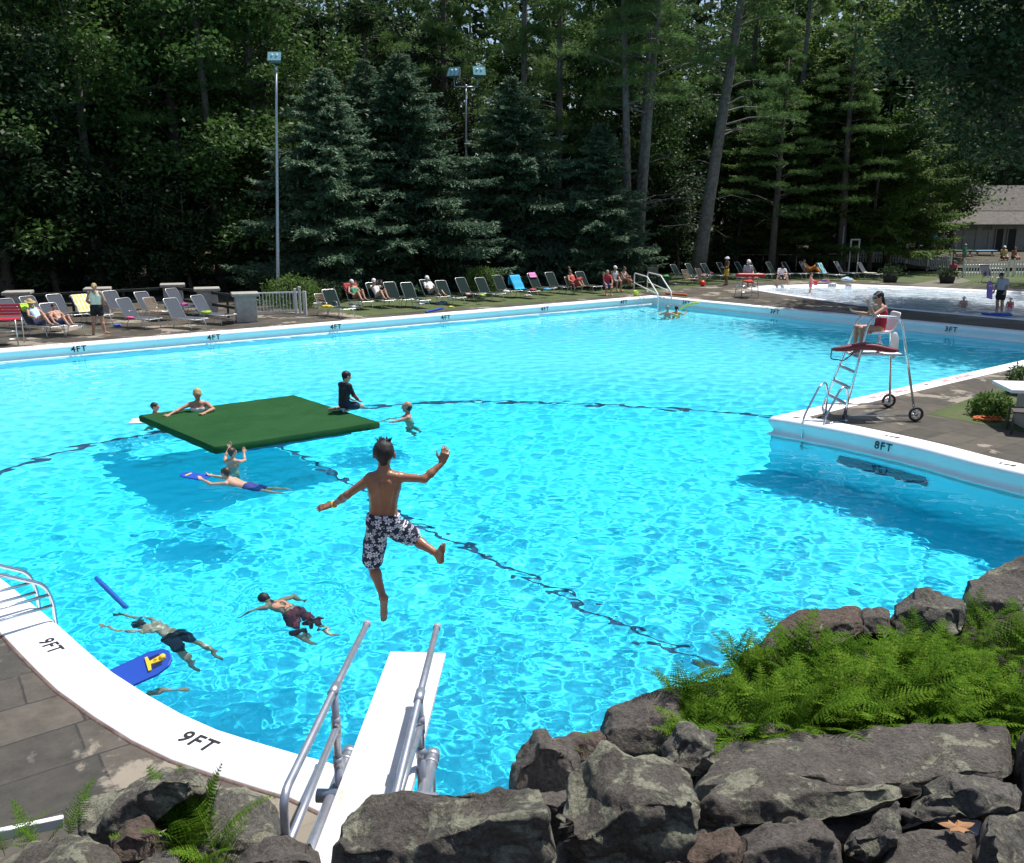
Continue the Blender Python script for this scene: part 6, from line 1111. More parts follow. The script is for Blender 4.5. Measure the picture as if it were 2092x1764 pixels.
def person(label, J, loc, rz=0.0, s=1.0, sk='fair', hair='brown', hairstyle='short', wear=(), h=.012, bld=1.0, curl=.6, base=BASE, group=None, M4=None, hands={}, hat=None, glasses=False, extra=None, skm=None):
    j = {k: V(*v) for k, v in {**base, **J}.items()}
    if s != 1.0: j = {k: (v if k in ('look', 'up') else v * s) for k, v in j.items()}
    b = s * bld; T = {}; f = unit(j['look']); u = j['up'] - f * (j['up'] @ f); u = unit(u); r = np.cross(f, u); hd = j['hd']
    shx = unit(j['shR'] - j['shL']); hpx = unit(j['hipR'] - j['hipL'])
    T['torso'] = [RC(j['pel'] + hpx * q * .058 * b, j['wa'] + (hpx + shx) / 2 * q * .045 * b, .098 * b, .088 * b) for q in (-1, 1)] + [RC(j['wa'] + (hpx + shx) / 2 * q * .045 * b, j['ch'] + shx * q * .072 * b, .086 * b, .098 * b) for q in (-1, 1)]
    T['yoke'] = [RC(j['ch'] + shx * q * .06 * b, j['nk'] * .5 + j['ch'] * .5 + shx * q * .07 * b, .09 * b, .07 * b) for q in (-1, 1)] + [RC(j['nk'] - (j['nk'] - j['ch']) * .25, j['sh' + c], .06 * b, .052 * b) for c in 'LR']
    T['neck'] = [RC(j['nk'] - (j['nk'] - j['ch']) * .15, hd - u * .06 * s - f * .015 * s, .054 * s, .048 * s)]
    T['head'] = [RC(hd + u * .035 * s - f * .018 * s, hd + u * .02 * s + f * .022 * s, .092 * s, .084 * s, (r, 1.12)), RC(hd - u * .005 * s + f * .038 * s, hd - u * .075 * s + f * .055 * s, .062 * s, .036 * s, (r, 1.06)), RC(hd + u * .002 * s + f * .098 * s, hd - u * .026 * s + f * .115 * s, .010 * s, .0145 * s), RC(hd - u * .052 * s + f * .088 * s + r * .014 * s, hd - u * .052 * s + f * .088 * s - r * .014 * s, .0105 * s), RC(hd + u * .022 * s + f * .088 * s + r * .03 * s, hd + u * .022 * s + f * .088 * s - r * .03 * s, .0125 * s)] + \
        [RC(hd + r * q * .083 * s + u * .014 * s, hd + r * q * .086 * s - u * .016 * s - f * .004 * s, .016 * s, .011 * s) for q in (-1, 1)]
    for c in 'LR':
        sh, el, wr = j['sh' + c], j['el' + c], j['wr' + c]; T['arm' + c] = [RC(sh, el, .050 * b, .037 * b), RC(el, lerp(el, wr, .35), .038 * b, .040 * b), RC(lerp(el, wr, .35), wr, .040 * b, .026 * b)]
        d, n, t, cu = hands.get(c, (None, None, None, curl)); d = unit(wr - el) if d is None else unit(V(*d)); n = -unit(np.cross(d, shx)) if n is None else V(*n); t = np.cross(d, n) * (1 if c == 'R' else -1) if t is None else V(*t)
        T['hand' + c] = hand_prims(wr, d, n, t, s * (1.05 if h < .009 else 1.08), cu, rr=1.0 if h < .009 else 1.25)
        hp, kn, an, ft = j['hip' + c], j['kn' + c], j['an' + c], j['ft' + c]; T['thigh' + c] = [RC(hp, lerp(hp, kn, .4), .088 * b, .079 * b), RC(lerp(hp, kn, .4), kn, .079 * b, .056 * b)]
        back = np.cross(hpx, unit(an - kn)); kb = unit(an - kn); bk = -(lerp(ft, an, .0) - an); bk = bk - kb * (bk @ kb); bk = unit(bk) if np.linalg.norm(bk) > .02 else back
        T['shin' + c] = [RC(kn, lerp(kn, an, .32) + bk * .014 * b, .054 * b, .054 * b), RC(lerp(kn, an, .32) + bk * .014 * b, an, .054 * b, .034 * b)]
        he = an + kb * .035 * s - unit(ft - an) * .035 * s; ba = lerp(an, ft, .72); sd = np.cross(unit(ft - an), kb); T['foot' + c] = [RC(an, he, .034 * s, .032 * s), RC(he, lerp(he, ft, .62), .031 * s, .026 * s), RC(an, ba, .032 * s, .022 * s)] + [RC(lerp(he, ft, .6) + sd * q * .018 * s, ft + sd * q * (.022) * s - unit(ft - an) * abs(q) * .010 * s, .02 * s, .0135 * s) for q in (-1, 0, 1)]
    allp = sum(T.values(), []) + (extra(j, shx) if extra else []); v, fc = sdf_mesh(allp, h, .03 * s)
    o = link('person', npmesh('person', v, fc, True), skm or SK[sk]); tag(o, label, 'person', group)
    def part(name, prims, mt, clips=(), hh=None, k=.02, noise=0.0):
        if not prims: return
        v, fc = sdf_mesh(prims, hh or h, k * s, clips)
        if noise: v = v + unit(v - v.mean(0)) * np.array([NZ.noise(Vector(p * 28)) for p in v])[:, None] * noise
        return link(name, npmesh(name, v, fc, True), mt, o)
    inf = lambda ps, e: [(a, b_, r0 + e, r1 + e, sq) for a, b_, r0, r1, sq in ps]
    # hair and hats
    hm = HC[hair]; cr = [RC(hd + u * .042 * s - f * .022 * s, hd + u * .03 * s + f * .018 * s, .097 * s, .089 * s, (r, 1.1))]
    clip = [(hd + u * .028 * s + f * .055 * s, unit(f * .8 - u * .62))]
    if hairstyle != 'none' and hat is None or hairstyle in ('pony', 'long', 'bun'):
        ex = [RC(hd - f * .045 * s + u * .0 * s, hd - f * .042 * s - u * .05 * s, .058 * s, .036 * s)]
        if hairstyle == 'long': ex.append(RC(hd - f * .06 * s, hd - f * .075 * s - u * .22 * s, .07 * s, .05 * s))
        if hairstyle == 'pony': ex += [RC(hd - f * .10 * s + u * .02 * s, hd - f * .12 * s - u * .12 * s, .03 * s, .035 * s), RC(hd - f * .12 * s - u * .12 * s, hd - f * .10 * s - u * .24 * s, .035 * s, .012 * s)]
        if hairstyle == 'bun': ex += [RC(hd - f * .10 * s + u * .03 * s, hd - f * .115 * s + u * .02 * s, .042 * s)]
        if hairstyle == 'bald': cr = [RC(hd - f * .03 * s + u * .0 * s, hd - f * .02 * s - u * .03 * s, .088 * s, .08 * s)]; clip.append((hd + u * .055 * s, u))
        if hairstyle == 'spiky':
            g = np.random.default_rng(3)
            for q in range(46): a = g.uniform(-1, 1, 2); b0 = hd + u * .115 * s + r * a[0] * .05 * s + f * a[1] * .05 * s; e = unit(u + r * a[0] * .7 + f * a[1] * .5); ex.append(RC(b0 - e * .02 * s, b0 + e * g.uniform(.015, .06) * s, .010 * s, .0025 * s))
        part('hair', cr + ex, hm, clip, min(h, .009) if h > .008 else h * .8, .012, .004 * s)
    if hat:
        kind, hcol = hat; hmx = C('hat_%s' % label[:40], hcol, .8, bump=.2)
        cc = [RC(hd + u * .05 * s - f * .02 * s, hd + u * .04 * s + f * .02 * s, .104 * s, .097 * s, (r, 1.08))]; pr = inf(cc, .0)
        if kind == 'cap': part('cap', pr + [RC(hd + u * .045 * s + f * .08 * s + r * q * .04 * s, hd + u * .03 * s + f * .17 * s + r * q * .03 * s, .014 * s, .008 * s) for q in (-1, 0, 1)], hmx, [(hd + u * .03 * s, -u)], .010, .015)
        else:
            w = .17 if kind == 'straw' else .14; ring = [hd + u * .045 * s + (f * math.cos(a) + r * math.sin(a)) * w * s for a in np.linspace(0, 6.283, 17)]; inner = [hd + u * .05 * s + (f * math.cos(a) + r * math.sin(a)) * .11 * s for a in np.linspace(0, 6.283, 17)]
            part('hat', pr + [RC(a, b_, .013 * s) for a, b_ in zip(ring[:-1], ring[1:])] + [RC(a, b_, .016 * s) for a, b_ in zip(inner[:-1], ring[1:])], hmx, [(hd + u * .015 * s, -u)], .010, .012)
    if glasses: part('sunglasses', [RC(hd + f * .098 * s + u * .008 * s + r * q * .018 * s, hd + f * .085 * s + u * .008 * s + r * q * .048 * s, .017 * s) for q in (-1, 1)] + [RC(hd + f * .085 * s + u * .012 * s + r * q * .07 * s, hd + r * q * .092 * s + u * .014 * s, .005 * s) for q in (-1, 1)], M['black'], (), .006, .006)
    else:
        for q in (-1, 1): mb = MB(); mb.ball(hd + f * .092 * s + u * .004 * s + r * q * .031 * s, .0095 * s, 6); mb.build('eye', C('eye', (.02, .015, .012), .3), o, True)
    # clothes: shells over the body cut at clean hems
    dn = unit(j['pel'] - j['wa']); 
    for kind, mt in wear:
        if isinstance(mt, tuple): mt = C('cl_%s_%s' % (kind, label[:30]), mt, .85, bump=.25, bscale=60)
        if kind in ('tee', 'tank', 'rash'):
            pr = inf(T['torso'], .014 * s) + inf(T['yoke'], .012 * s); e = {'tee': .55, 'rash': .98, 'tank': 0}[kind]
            if kind == 'tank': pr = inf(T['torso'], .012 * s) + inf(T['yoke'][:2], .012 * s) + [RC(j['ch'] + shx * q * .07 * b, lerp(j['nk'], j['sh' + c], .55), .085 * b, .045 * b) for q, c in ((-1, 'L'), (1, 'R'))]
            for c in 'LR':
                if e > .5: pr.append(RC(j['sh' + c], lerp(j['sh' + c], j['el' + c], min(1, e)), .058 * b, .054 * b))
                if e > .9: pr.append(RC(j['el' + c], lerp(j['el' + c], j['wr' + c], .85), .046 * b, .036 * b))
            part('shirt', pr, mt, [(j['pel'] + dn * .02 * s, dn)], h, .02)
        if kind == 'sleeves': part('sleeve', [RC(j['shR'] - shx * .02 * s, j['elR'], .066 * b, .052 * b), RC(j['elR'], lerp(j['elR'], j['wrR'], .88), .051 * b, .04 * b)], mt, (), h, .02)
        if kind in ('shorts', 'trunks', 'short'):
            e = {'shorts': .62, 'trunks': .86, 'short': .42}[kind]; fl = .030 if kind == 'trunks' else .02; pr = inf(T['torso'][:2], .018 * s)
            for c in 'LR': hp, kn = j['hip' + c], j['kn' + c]; pr += [RC(hp, lerp(hp, kn, .45), .088 * b + .016 * s, .080 * b + fl * s), RC(lerp(hp, kn, .45), lerp(hp, kn, e), .080 * b + fl * s, .066 * b + (fl + .008) * s)]
            cl = [(lerp(j['pel'], j['wa'], .55), -dn)]; part('swim_trunks' if kind == 'trunks' else 'shorts', pr, mt, cl, h, .02)
        if kind == 'suit': part('swimsuit', inf(T['torso'], .007 * s) + [RC(j['ch'] + shx * q * .07 * b, lerp(j['nk'], j['sh' + c], .5), .098 * b, .034 * b) for q, c in ((-1, 'L'), (1, 'R'))], mt, [(j['nk'] - (j['nk'] - j['ch']) * .1, unit(j['nk'] - j['ch']))], h, .02)
        if kind == 'bikini': part('bikini_top', inf(T['torso'][2:], .008 * s) + inf(T['yoke'][:2], .006 * s), mt, [(j['ch'] + unit(j['ch'] - j['wa']) * .05 * s, unit(j['ch'] - j['wa'])), (j['ch'] - unit(j['ch'] - j['wa']) * .06 * s, -unit(j['ch'] - j['wa']))], h, .02)
        if kind == 'dress': part('dress', inf(T['torso'], .02 * s) + inf(T['yoke'][:2], .012 * s) + [RC(j['pel'], lerp(j['hip' + c], j['kn' + c], .8), .12 * b, .13 * b) for c in 'LR'], mt, (), h, .03)
        if kind == 'band': w = lerp(j['wrL'], j['elL'], .03); d = unit(j['wrL'] - j['elL']); part('wristband', [RC(w, w + d * .012 * s, .033 * s)], mt, [(w - d * .008 * s, -d), (w + d * .012 * s, d)], .004, .01)
        if kind == 'wrap':                    # a towel wrapped over the lap and legs
            part('towel', inf(T['torso'][:2], .035 * s) + sum([inf(T['thigh' + c], .04 * s) + inf(T['shin' + c], .035 * s) for c in 'LR'], []) + [RC(j['knL'], j['knR'], .09 * s), RC(j['anL'], j['anR'], .06 * s)], mt, (), h, .06, .012)
        if kind == 'wrapall': part('towel', inf(T['torso'], .03 * s) + inf(T['thighL'] + T['thighR'], .035 * s) + [RC(j['knL'], j['knR'], .09 * s)], mt, [(j['nk'] - (j['nk'] - j['ch']) * .3, unit(j['nk'] - j['ch']))], h, .06, .012)
    if M4 is not None: o.matrix_world = M4
    else: o.location = loc; o.rotation_euler = (0, 0, rz)
    return o
def face_to(dx, dy): return math.atan2(-dx, dy)
def on_lounger(key, dy=0.0, dx=0.0, dz=0.0): L = LNG[key]; R = Matrix.Rotation(L.rotation_euler[2], 4, 'Z'); return Matrix.Translation(L.location) @ R @ Matrix.Translation((dx, dy, dz))

def back_detail(j, shx):
    bk = V(0, -1, 0); up = unit(j['nk'] - j['wa']); P_ = []
    for q in (-1, 1):
        P_ += [RC(j['ch'] + shx * q * .045 + bk * .062 + up * .045, j['ch'] + shx * q * .088 + bk * .050 - up * .045, .024, .026), RC(j['ch'] + shx * q * .085 + bk * .052 - up * .04, j['wa'] + shx * q * .06 + bk * .045, .03, .028), RC(j['wa'] + shx * q * .028 + bk * .052, j['ch'] + shx * q * .03 + bk * .058 - up * .04, .02, .02), RC(j['nk'] - up * .02 + shx * q * .02 + bk * .02, j['ch'] + shx * q * .10 + up * .085 + bk * .03, .028, .03)]
    return P_
wet = mat('wet_skin', (.33, .155, .085), .34, col2=(.26, .115, .06), nscale=7, spec=.5, bump=.12, bscale=70)
# --- the leaping boy, posed joint by joint over the board's tip
def P(px, py, Y): return tuple(D(px, py, Y))
YD = 7.0; cen = D(784, 1040, YD); rel = lambda px, py, dy: tuple(D(px, py, YD + dy) - cen)
def flower_mat():
    m = mat('floral_trunks', (.012, .014, .035), .8); t = m.node_tree; b = t.nodes['Principled BSDF']; tc = N(t, 'TexCoord'); mp = N(t, 'Mapping'); mp.inputs['Scale'].default_value = (1, .35, 1); t.links.new(tc.outputs['Object'], mp.inputs[0])
    col = None; base = (.012, .014, .038)
    for sc, off, cc in ((11, 0, (.70, .68, .72)), (17, 3.7, (.5, .48, .56))):
        o_ = N(t, 'Mapping'); o_.inputs['Location'].default_value = (off, off * .7, off * 1.3); t.links.new(mp.outputs[0], o_.inputs[0]); vo = N(t, 'TexVoronoi', Scale=sc, Randomness=.75); t.links.new(o_.outputs[0], vo.inputs['Vector'])
        ml = N(t, 'VectorMath', operation='SUBTRACT'); t.links.new(o_.outputs[0], ml.inputs[0]); t.links.new(vo.outputs['Position'], ml.inputs[1]); sx = N(t, 'SeparateXYZ'); t.links.new(ml.outputs[0], sx.inputs[0])
        at = N(t, 'Math', operation='ARCTAN2'); t.links.new(sx.outputs[2], at.inputs[0]); t.links.new(sx.outputs[0], at.inputs[1]); a5 = N(t, 'Math', operation='MULTIPLY_ADD'); t.links.new(at.outputs[0], a5.inputs[0]); a5.inputs[1].default_value = 2.5; a5.inputs[2].default_value = off
        co = N(t, 'Math', operation='COSINE'); t.links.new(a5.outputs[0], co.inputs[0]); ab = N(t, 'Math', operation='ABSOLUTE'); t.links.new(co.outputs[0], ab.inputs[0]); rad = N(t, 'Math', operation='MULTIPLY_ADD'); t.links.new(ab.outputs[0], rad.inputs[0]); rad.inputs[1].default_value = .30; rad.inputs[2].default_value = .04
        l2 = N(t, 'Math', operation='MULTIPLY_ADD'); t.links.new(sx.outputs[0], l2.inputs[0]); t.links.new(sx.outputs[0], l2.inputs[1]); z2 = N(t, 'Math', operation='MULTIPLY'); t.links.new(sx.outputs[2], z2.inputs[0]); t.links.new(sx.outputs[2], z2.inputs[1]); t.links.new(z2.outputs[0], l2.inputs[2]); sq = N(t, 'Math', operation='SQRT'); t.links.new(l2.outputs[0], sq.inputs[0]); ds = N(t, 'Math', operation='MULTIPLY'); t.links.new(sq.outputs[0], ds.inputs[0]); ds.inputs[1].default_value = sc
        lt = N(t, 'Math', operation='LESS_THAN'); t.links.new(ds.outputs[0], lt.inputs[0]); t.links.new(rad.outputs[0], lt.inputs[1]); gt = N(t, 'Math', operation='GREATER_THAN'); t.links.new(ds.outputs[0], gt.inputs[0]); gt.inputs[1].default_value = .07; mu = N(t, 'Math', operation='MULTIPLY'); t.links.new(lt.outputs[0], mu.inputs[0]); t.links.new(gt.outputs[0], mu.inputs[1])
        col = mix(t, mu.outputs[0], col if col is not None else base, cc)
    t.links.new(col, b.inputs['Base Color']); return m
DJ = dict(pel=rel(783, 1066, .0), wa=rel(783, 1036, .01), ch=rel(785, 992, .0), nk=rel(784, 964, -.01), hd=rel(785, 931, .02), shL=rel(757, 977, 0), shR=rel(813, 975, 0), elL=rel(709, 1012, -.02), wrL=rel(682, 1031, .10), elR=rel(867, 979, -.02), wrR=rel(903, 947, .06),
          hipL=rel(771, 1076, .02), hipR=rel(797, 1075, .02), knL=rel(760, 1152, .14), anL=rel(783, 1222, -.02), ftL=rel(784, 1268, .03), knR=rel(843, 1096, .26), anR=rel(896, 1134, .10), ftR=rel(905, 1112, .06), look=(.03, 1, -.12), up=(0, .12, 1))
boy = person('boy in navy floral trunks leaping off the diving board, arms spread', DJ, cen, 0, 1.0, 'tan', 'dark', 'spiky', [('trunks', flower_mat()), ('band', (.75, .45, .05))], .0065, .84, base=BASE,
       hands={'L': (unit(V(-.9, .1, -.25)), (0, .3, -1), (.1, .6, .3), .15), 'R': (unit(V(.3, .15, .95)), (-.3, 1, 0), (-1, 0, .2), .85)}, extra=back_detail, skm=wet)
boy.name = 'person'

# --- lifeguard on the tall chair: faces left across the pool
L0 = V(7.42, 17.74, 0); f_ = lambda x, y, z: (x, y, z)
LJ = dict(pel=(0, .02, 2.12), wa=(0, .0, 2.26), ch=(0, .02, 2.44), nk=(0, .05, 2.60), hd=(0, .11, 2.735), shL=(-.16, .04, 2.545), shR=(.16, .04, 2.545), elL=(-.24, .30, 2.42), wrL=(-.17, .40, 2.62), elR=(.24, .18, 2.38), wrR=(.27, .38, 2.42), hipL=(-.08, .05, 2.10), hipR=(.08, .05, 2.10), knL=(-.10, .46, 2.13), knR=(.09, .47, 2.14), anL=(-.1, .44, 1.72), anR=(.09, .47, 1.72), ftL=(-.11, .62, 1.66), ftR=(.1, .65, 1.66), look=(-.1, 1, -.12))
person('lifeguard in red swimsuit and sunglasses sitting on the tall steel chair', LJ, (7.42, 17.74, 0), math.pi / 2 + .12, .94 if False else 1.0, 'mid', 'dark', 'pony', [('suit', (.42, .015, .03))], .010, .9, glasses=True, hands={'L': ((0, .2, 1), (0, 1, 0), None, .9)})
hp = V(7.42 - .42, 17.74 - .17 * 1.0, 2.70); rod('whistle_stick', hp + V(.02, -.02, .0), hp + V(.28, -.03, .16), .006, C('grey_stick', (.3, .3, .3)), 'thin stick held up by the lifeguard on the tall chair', 'stick', n=6)

# --- on and around the raft
c_ = G(706, 843, .25); person('boy in a black and red rash shirt kneeling on the raft corner', dict(pel=(0, -.02, .20), wa=(0, -.03, .34), ch=(0, .01, .52), nk=(0, .03, .67), hd=(0, .07, .80), shL=(-.15, .02, .62), shR=(.15, .02, .62), elL=(-.19, .06, .40), elR=(.18, .1, .40), wrL=(-.12, .26, .26), wrR=(.12, .28, .26), hipL=(-.08, .0, .18), hipR=(.08, .0, .18), knL=(-.16, .36, .10), knR=(.14, .36, .10), anL=(-.30, -.05, .06), anR=(.05, .02, .06), ftL=(-.42, -.14, .04), ftR=(.05, -.12, .04), look=(.3, 1, -.25)), c_, face_to(.62, .78), .95, 'fair', 'dark', 'short', [('rash', (.018, .018, .022)), ('sleeves', (.38, .015, .025)), ('shorts', (.015, .018, .04))], .010, .88)
def swimmer(label, px, py, zhead, face, sk='fair', hair='brown', hs='short', J={}, wear=(), s=.8, hat=None, **k):
    p = G(px, py, zhead); d = dict(pel=(0, -.05, .55), wa=(0, -.03, .75), ch=(0, 0, .98), nk=(0, .0, 1.16), hd=(0, .02, 1.30), shL=(-.17, 0, 1.09), shR=(.17, 0, 1.09), elL=(-.38, .12, 1.0), elR=(.38, .12, 1.0), wrL=(-.42, .36, 1.02), wrR=(.42, .36, 1.02), hipL=(-.085, -.06, .53), hipR=(.085, -.06, .53), knL=(-.12, .02, .14), knR=(.12, -.1, .14), anL=(-.12, -.18, -.22), anR=(.12, -.3, -.2), ftL=(-.12, -.12, -.36), ftR=(.12, -.24, -.36)); d.update(J)
    o = person(label, d, (p[0], p[1], zhead - d['hd'][2] * s), face_to(*face), s, sk, hair, hs, wear, .011, .95, hat=hat, **k); RECV.append(o); RECV.extend(o.children); return o
rd = unit(LP[1] - LP[0])
swimmer('woman in a white bikini leaning on the back edge of the raft', 403, 806, .60, (.35, -1), 'mid', 'blond', 'bun', dict(elL=(-.30, .22, 1.0), wrL=(-.12, .42, .97), elR=(.38, .1, 1.02), wrR=(.58, .30, .96), look=(0, .9, -.6)), [('bikini', (.75, .75, .75))], 1.0)
swimmer('swimmer with wet dark hair, head showing behind the left raft corner', 315, 832, .26, (1, .1), 'mid', 'dark', 'short')
mb = MB(); mb.prism([(-.35, -.22), (.25, -.24), (.35, -.1), (.35, .1), (.25, .24), (-.35, .22)], 0, .04); o = mb.build('kickboard', C('kick_white', (.72, .70, .78), .5), None, bevel=.012); o.location = G(302, 862, .02); o.rotation_euler = (0, 0, .2); tag(o, 'white kickboard floating under the left corner of the raft', 'kickboard')
swimmer('child with brown hair reaching up to hold the near corner of the raft', 474, 926, .24, (.1, 1), 'fair', 'brown', 'short', dict(elL=(-.24, .14, 1.14), wrL=(-.20, .30, 1.34), elR=(.2, .22, 1.06), wrR=(.14, .36, 1.2), look=(.6, 1, .1)), s=.75)
sw = swimmer('child swimming with a blue kickboard in front of the raft', 463, 968, .16, (-1, .35), 'fair', 'brown', 'short', dict(pel=(0, -.55, .98), wa=(0, -.38, 1.0), ch=(0, -.18, 1.04), nk=(0, -.06, 1.13), hd=(0, .03, 1.24), shL=(-.16, -.08, 1.07), shR=(.16, -.08, 1.07), elL=(-.24, .22, 1.05), elR=(.24, .22, 1.05), wrL=(-.16, .48, 1.10), wrR=(.16, .48, 1.10), hipL=(-.08, -.58, .97), hipR=(.08, -.58, .97), knL=(-.1, -.98, .92), knR=(.1, -.98, .86), anL=(-.1, -1.33, .9), anR=(.1, -1.33, .98), ftL=(-.1, -1.5, .88), ftR=(.1, -1.5, .95)), [('shorts', (.02, .04, .2))], s=.8)
def kickboard(loc, rot, label, m, sc=1.0, deco=False):
    r = empty('kickboard', loc); r.rotation_euler = rot; r.scale = (sc,) * 3; pl = [(-.22, -.42), (.22, -.42), (.23, .2), (.17, .37), (.08, .44), (-.08, .44), (-.17, .37), (-.23, .2)]; mb = MB(); mb.prism(pl, -.02, .02); mb.build('body', m, r, bevel=.012)
    if deco:
        mb = MB(); mb.prism([(-.13, .12), (.13, .12), (.13, .155), (.03, .17), (.045, .27), (.05, .33), (.03, .37), (-.03, .37), (-.05, .33), (-.045, .27), (-.03, .17), (-.13, .155)], .021, .045); mb.ball((0, .335, .05), .045, 8, (1, 1, .7)); mb.build('handle', M['yellow'], r, bevel=.004)
        mb = MB(); mb.tube([(.018 * math.cos(a), .235 + .018 * math.sin(a), .047) for a in np.linspace(0, 6.28, 16)], .004, 5); mb.build('emblem', M['black'], r)
        for x in (-.085, .085): mb = MB(); mb.prism([(x - .03, .17), (x + .03, .17), (x + .022, .30), (x - .022, .30)], .0205, .024); mb.build('slot', C('slot', (.005, .01, .06), .5), r)
    else: mb = MB(); mb.box((0, .2, .023), (.26, .06, .008)); mb.build('stripe', M['yellow'], r)
    return tag(r, label, 'kickboard')
kickboard(tuple(G(397, 973, .05)), (.05, 0, face_to(-1, .35)), 'small blue kickboard with a yellow stripe held by the child in front of the raft', M['blue_foam'], .6)
swimmer('balding man treading water right of the raft with one arm stretched out', 833, 832, .27, (-1, -.15), 'mid', 'dark', 'bald', dict(elL=(-.22, .30, 1.02), wrL=(-.14, .58, .98), elR=(.30, .25, .92), wrR=(.2, .48, .85)), s=1.0)
swimmer('grey-haired swimmer with bare shoulders in the far corner of the pool', 1364, 631, .30, (.4, 1), 'fair', 'grey', 'short', s=1.0)
swimmer('dark-haired swimmer in yellow holding the noodle in the far corner', 1382, 631, .28, (.5, 1), 'mid', 'dark', 'short', dict(elR=(.30, .2, 1.02), wrR=(.32, .35, 1.08)), [('tank', (.6, .6, .1))], s=.95)
def prone(label, px, py, px2, py2, z, sk, hair, wear, J={}, s=.85):
    a, b = G(px, py, 0), G(px2, py2, 0); d = unit(V(b[0] - a[0], b[1] - a[1], 0)); rz = face_to(-d[0], -d[1])           # head at a, legs towards b
    q = dict(hd=(0, 0, .0), nk=(0, -.12, -.01), ch=(0, -.30, -.02), wa=(0, -.50, -.02), pel=(0, -.66, -.03), shL=(-.17, -.19, -.03), shR=(.17, -.19, -.03), elL=(-.36, -.10, -.06), elR=(.36, -.22, -.06), wrL=(-.45, .14, -.08), wrR=(.5, -.02, -.10), hipL=(-.085, -.68, -.03), hipR=(.085, -.68, -.03), knL=(-.16, -1.06, -.16), knR=(.16, -1.04, -.2), anL=(-.16, -1.42, -.2), anR=(.18, -1.40, -.26), ftL=(-.16, -1.58, -.22), ftR=(.2, -1.56, -.3), look=(0, .45, -.9), up=(0, .9, .45)); q.update(J)
    o = person(label, q, (a[0], a[1], z), rz, s, sk, hair, 'short', wear, .011, .92); RECV.append(o); RECV.extend(o.children); return o
prone('swimmer with black hair floating face down in dark red trunks', 541, 1222, 668, 1268, -.045, 'mid', 'dark', [('trunks', (.16, .02, .03))], dict(pel=(0, -.64, -.08), hipL=(-.085, -.66, -.1), hipR=(.085, -.66, -.1), knL=(-.18, -.86, -.44), knR=(.16, -.92, -.40), anL=(-.16, -1.16, -.62), anR=(.18, -1.24, -.56), ftL=(-.16, -1.3, -.66), ftR=(.2, -1.4, -.6), wrL=(-.42, -.02, -.2), wrR=(.46, -.3, -.2)), .78)
prone('swimmer under the water holding up a long blue board at the left', 285, 1266, 440, 1292, -.13, 'fair', 'dark', [('shorts', (.01, .012, .03))], dict(look=(0, .2, -1), elL=(-.24, .12, -.02), wrL=(-.2, .42, -.02), elR=(.20, .14, .0), wrR=(.10, .40, .08), pel=(0, -.58, -.2), wa=(0, -.46, -.10), hipL=(-.085, -.6, -.24), hipR=(.085, -.6, -.24), knL=(-.14, -.84, -.6), knR=(.14, -.9, -.5), anL=(-.14, -1.05, -.95), anR=(.14, -1.2, -.8), ftL=(-.14, -1.1, -1.1), ftR=(.14, -1.3, -.95)), .76)
pa, pb = D(196, 1180, 9.3), D(259, 1243, 9.2); r = empty('bodyboard', tuple((pa + pb) / 2)); d = pb - pa; L = np.linalg.norm(d); mb = MB(); mb.prism([(-.12, -L / 2), (.12, -L / 2), (.14, L * .25), (.06, L / 2), (-.06, L / 2), (-.14, L * .25)], -.022, .022); mb.build('body', C('board_blue', (.01, .10, .42), .45), r, bevel=.012); zz = Vector(unit(-d)); xx = Vector(ray(228, 1210)) + Vector((.0, .0, .12)); xx = (xx - zz * xx.dot(zz)).normalized(); r.rotation_euler = Matrix((xx, zz, xx.cross(zz))).transposed().to_euler(); mb = MB(); mb.box((0, 0, .024), (.05, L * .8, .004)); mb.build('stripe', C('board_blue2', (.03, .22, .6), .45), r); tag(r, 'long narrow blue board sticking up out of the water at the left', 'bodyboard')
kb0, kb1 = G(243, 1388, .06), G(322, 1352, .16); kd = unit(kb1 - kb0); kc = (kb0 + kb1) / 2; r = kickboard(tuple(kc), (0, 0, 0), 'blue kickboard with a yellow handle emblem tilted up beside the near coping', M['blue_foam'], .72, True); yy = Vector(kd); cn = Vector((0.1, -.3, .94)); zz = (cn - yy * cn.dot(yy)).normalized(); r.rotation_euler = Matrix((yy.cross(zz), yy, zz)).transposed().to_euler()
prone('swimmer mostly hidden under the blue kickboard beside the near coping', 255, 1398, 312, 1436, -.2, 'fair', 'dark', [('shorts', (.03, .05, .2))], dict(look=(0, .3, -1), elR=(.36, -.28, -.02), wrR=(.5, -.42, -.04), elL=(-.3, .05, .04), wrL=(-.2, .3, .12), knL=(-.1, -.85, -.45), knR=(.1, -.85, -.45), anL=(-.1, -.95, -.85), anR=(.1, -.95, -.85), ftL=(-.1, -1.0, -1.0), ftR=(.1, -1, -1.0)), .72)

# --- on the deck
w0 = G(203, 684); person('blond woman in a pale yellow tank top and black shorts standing with her back turned', dict(knL=(-.13, .03, .49), knR=(.13, .03, .49), anL=(-.17, -.02, .085), anR=(.2, -.02, .085), ftL=(-.22, .17, .03), ftR=(.32, .14, .03), elL=(-.27, .02, 1.12), elR=(.27, .02, 1.12), wrL=(-.2, .2, 1.0), wrR=(.2, .2, 1.0)), w0, face_to(-.2, 1), 1.02, 'mid', 'blond', 'bun', [('tank', (.78, .75, .56)), ('short', (.012, .012, .013))], .010, 1.12)
def recl(label, key, J={}, **k): return person(label, J, None, M4=on_lounger(key, k.pop('dy', 0), 0, .0), base=RECL, **k)
recl('person in a straw hat and pale blue top sitting on a lounger at the left', 'L2', dict(knL=(-.1, .55, .74)), sk='mid', hair='brown', hat=('straw', (.45, .32, .14)), wear=[('tank', (.45, .62, .72)), ('short', (.3, .25, .4))], dy=.1)
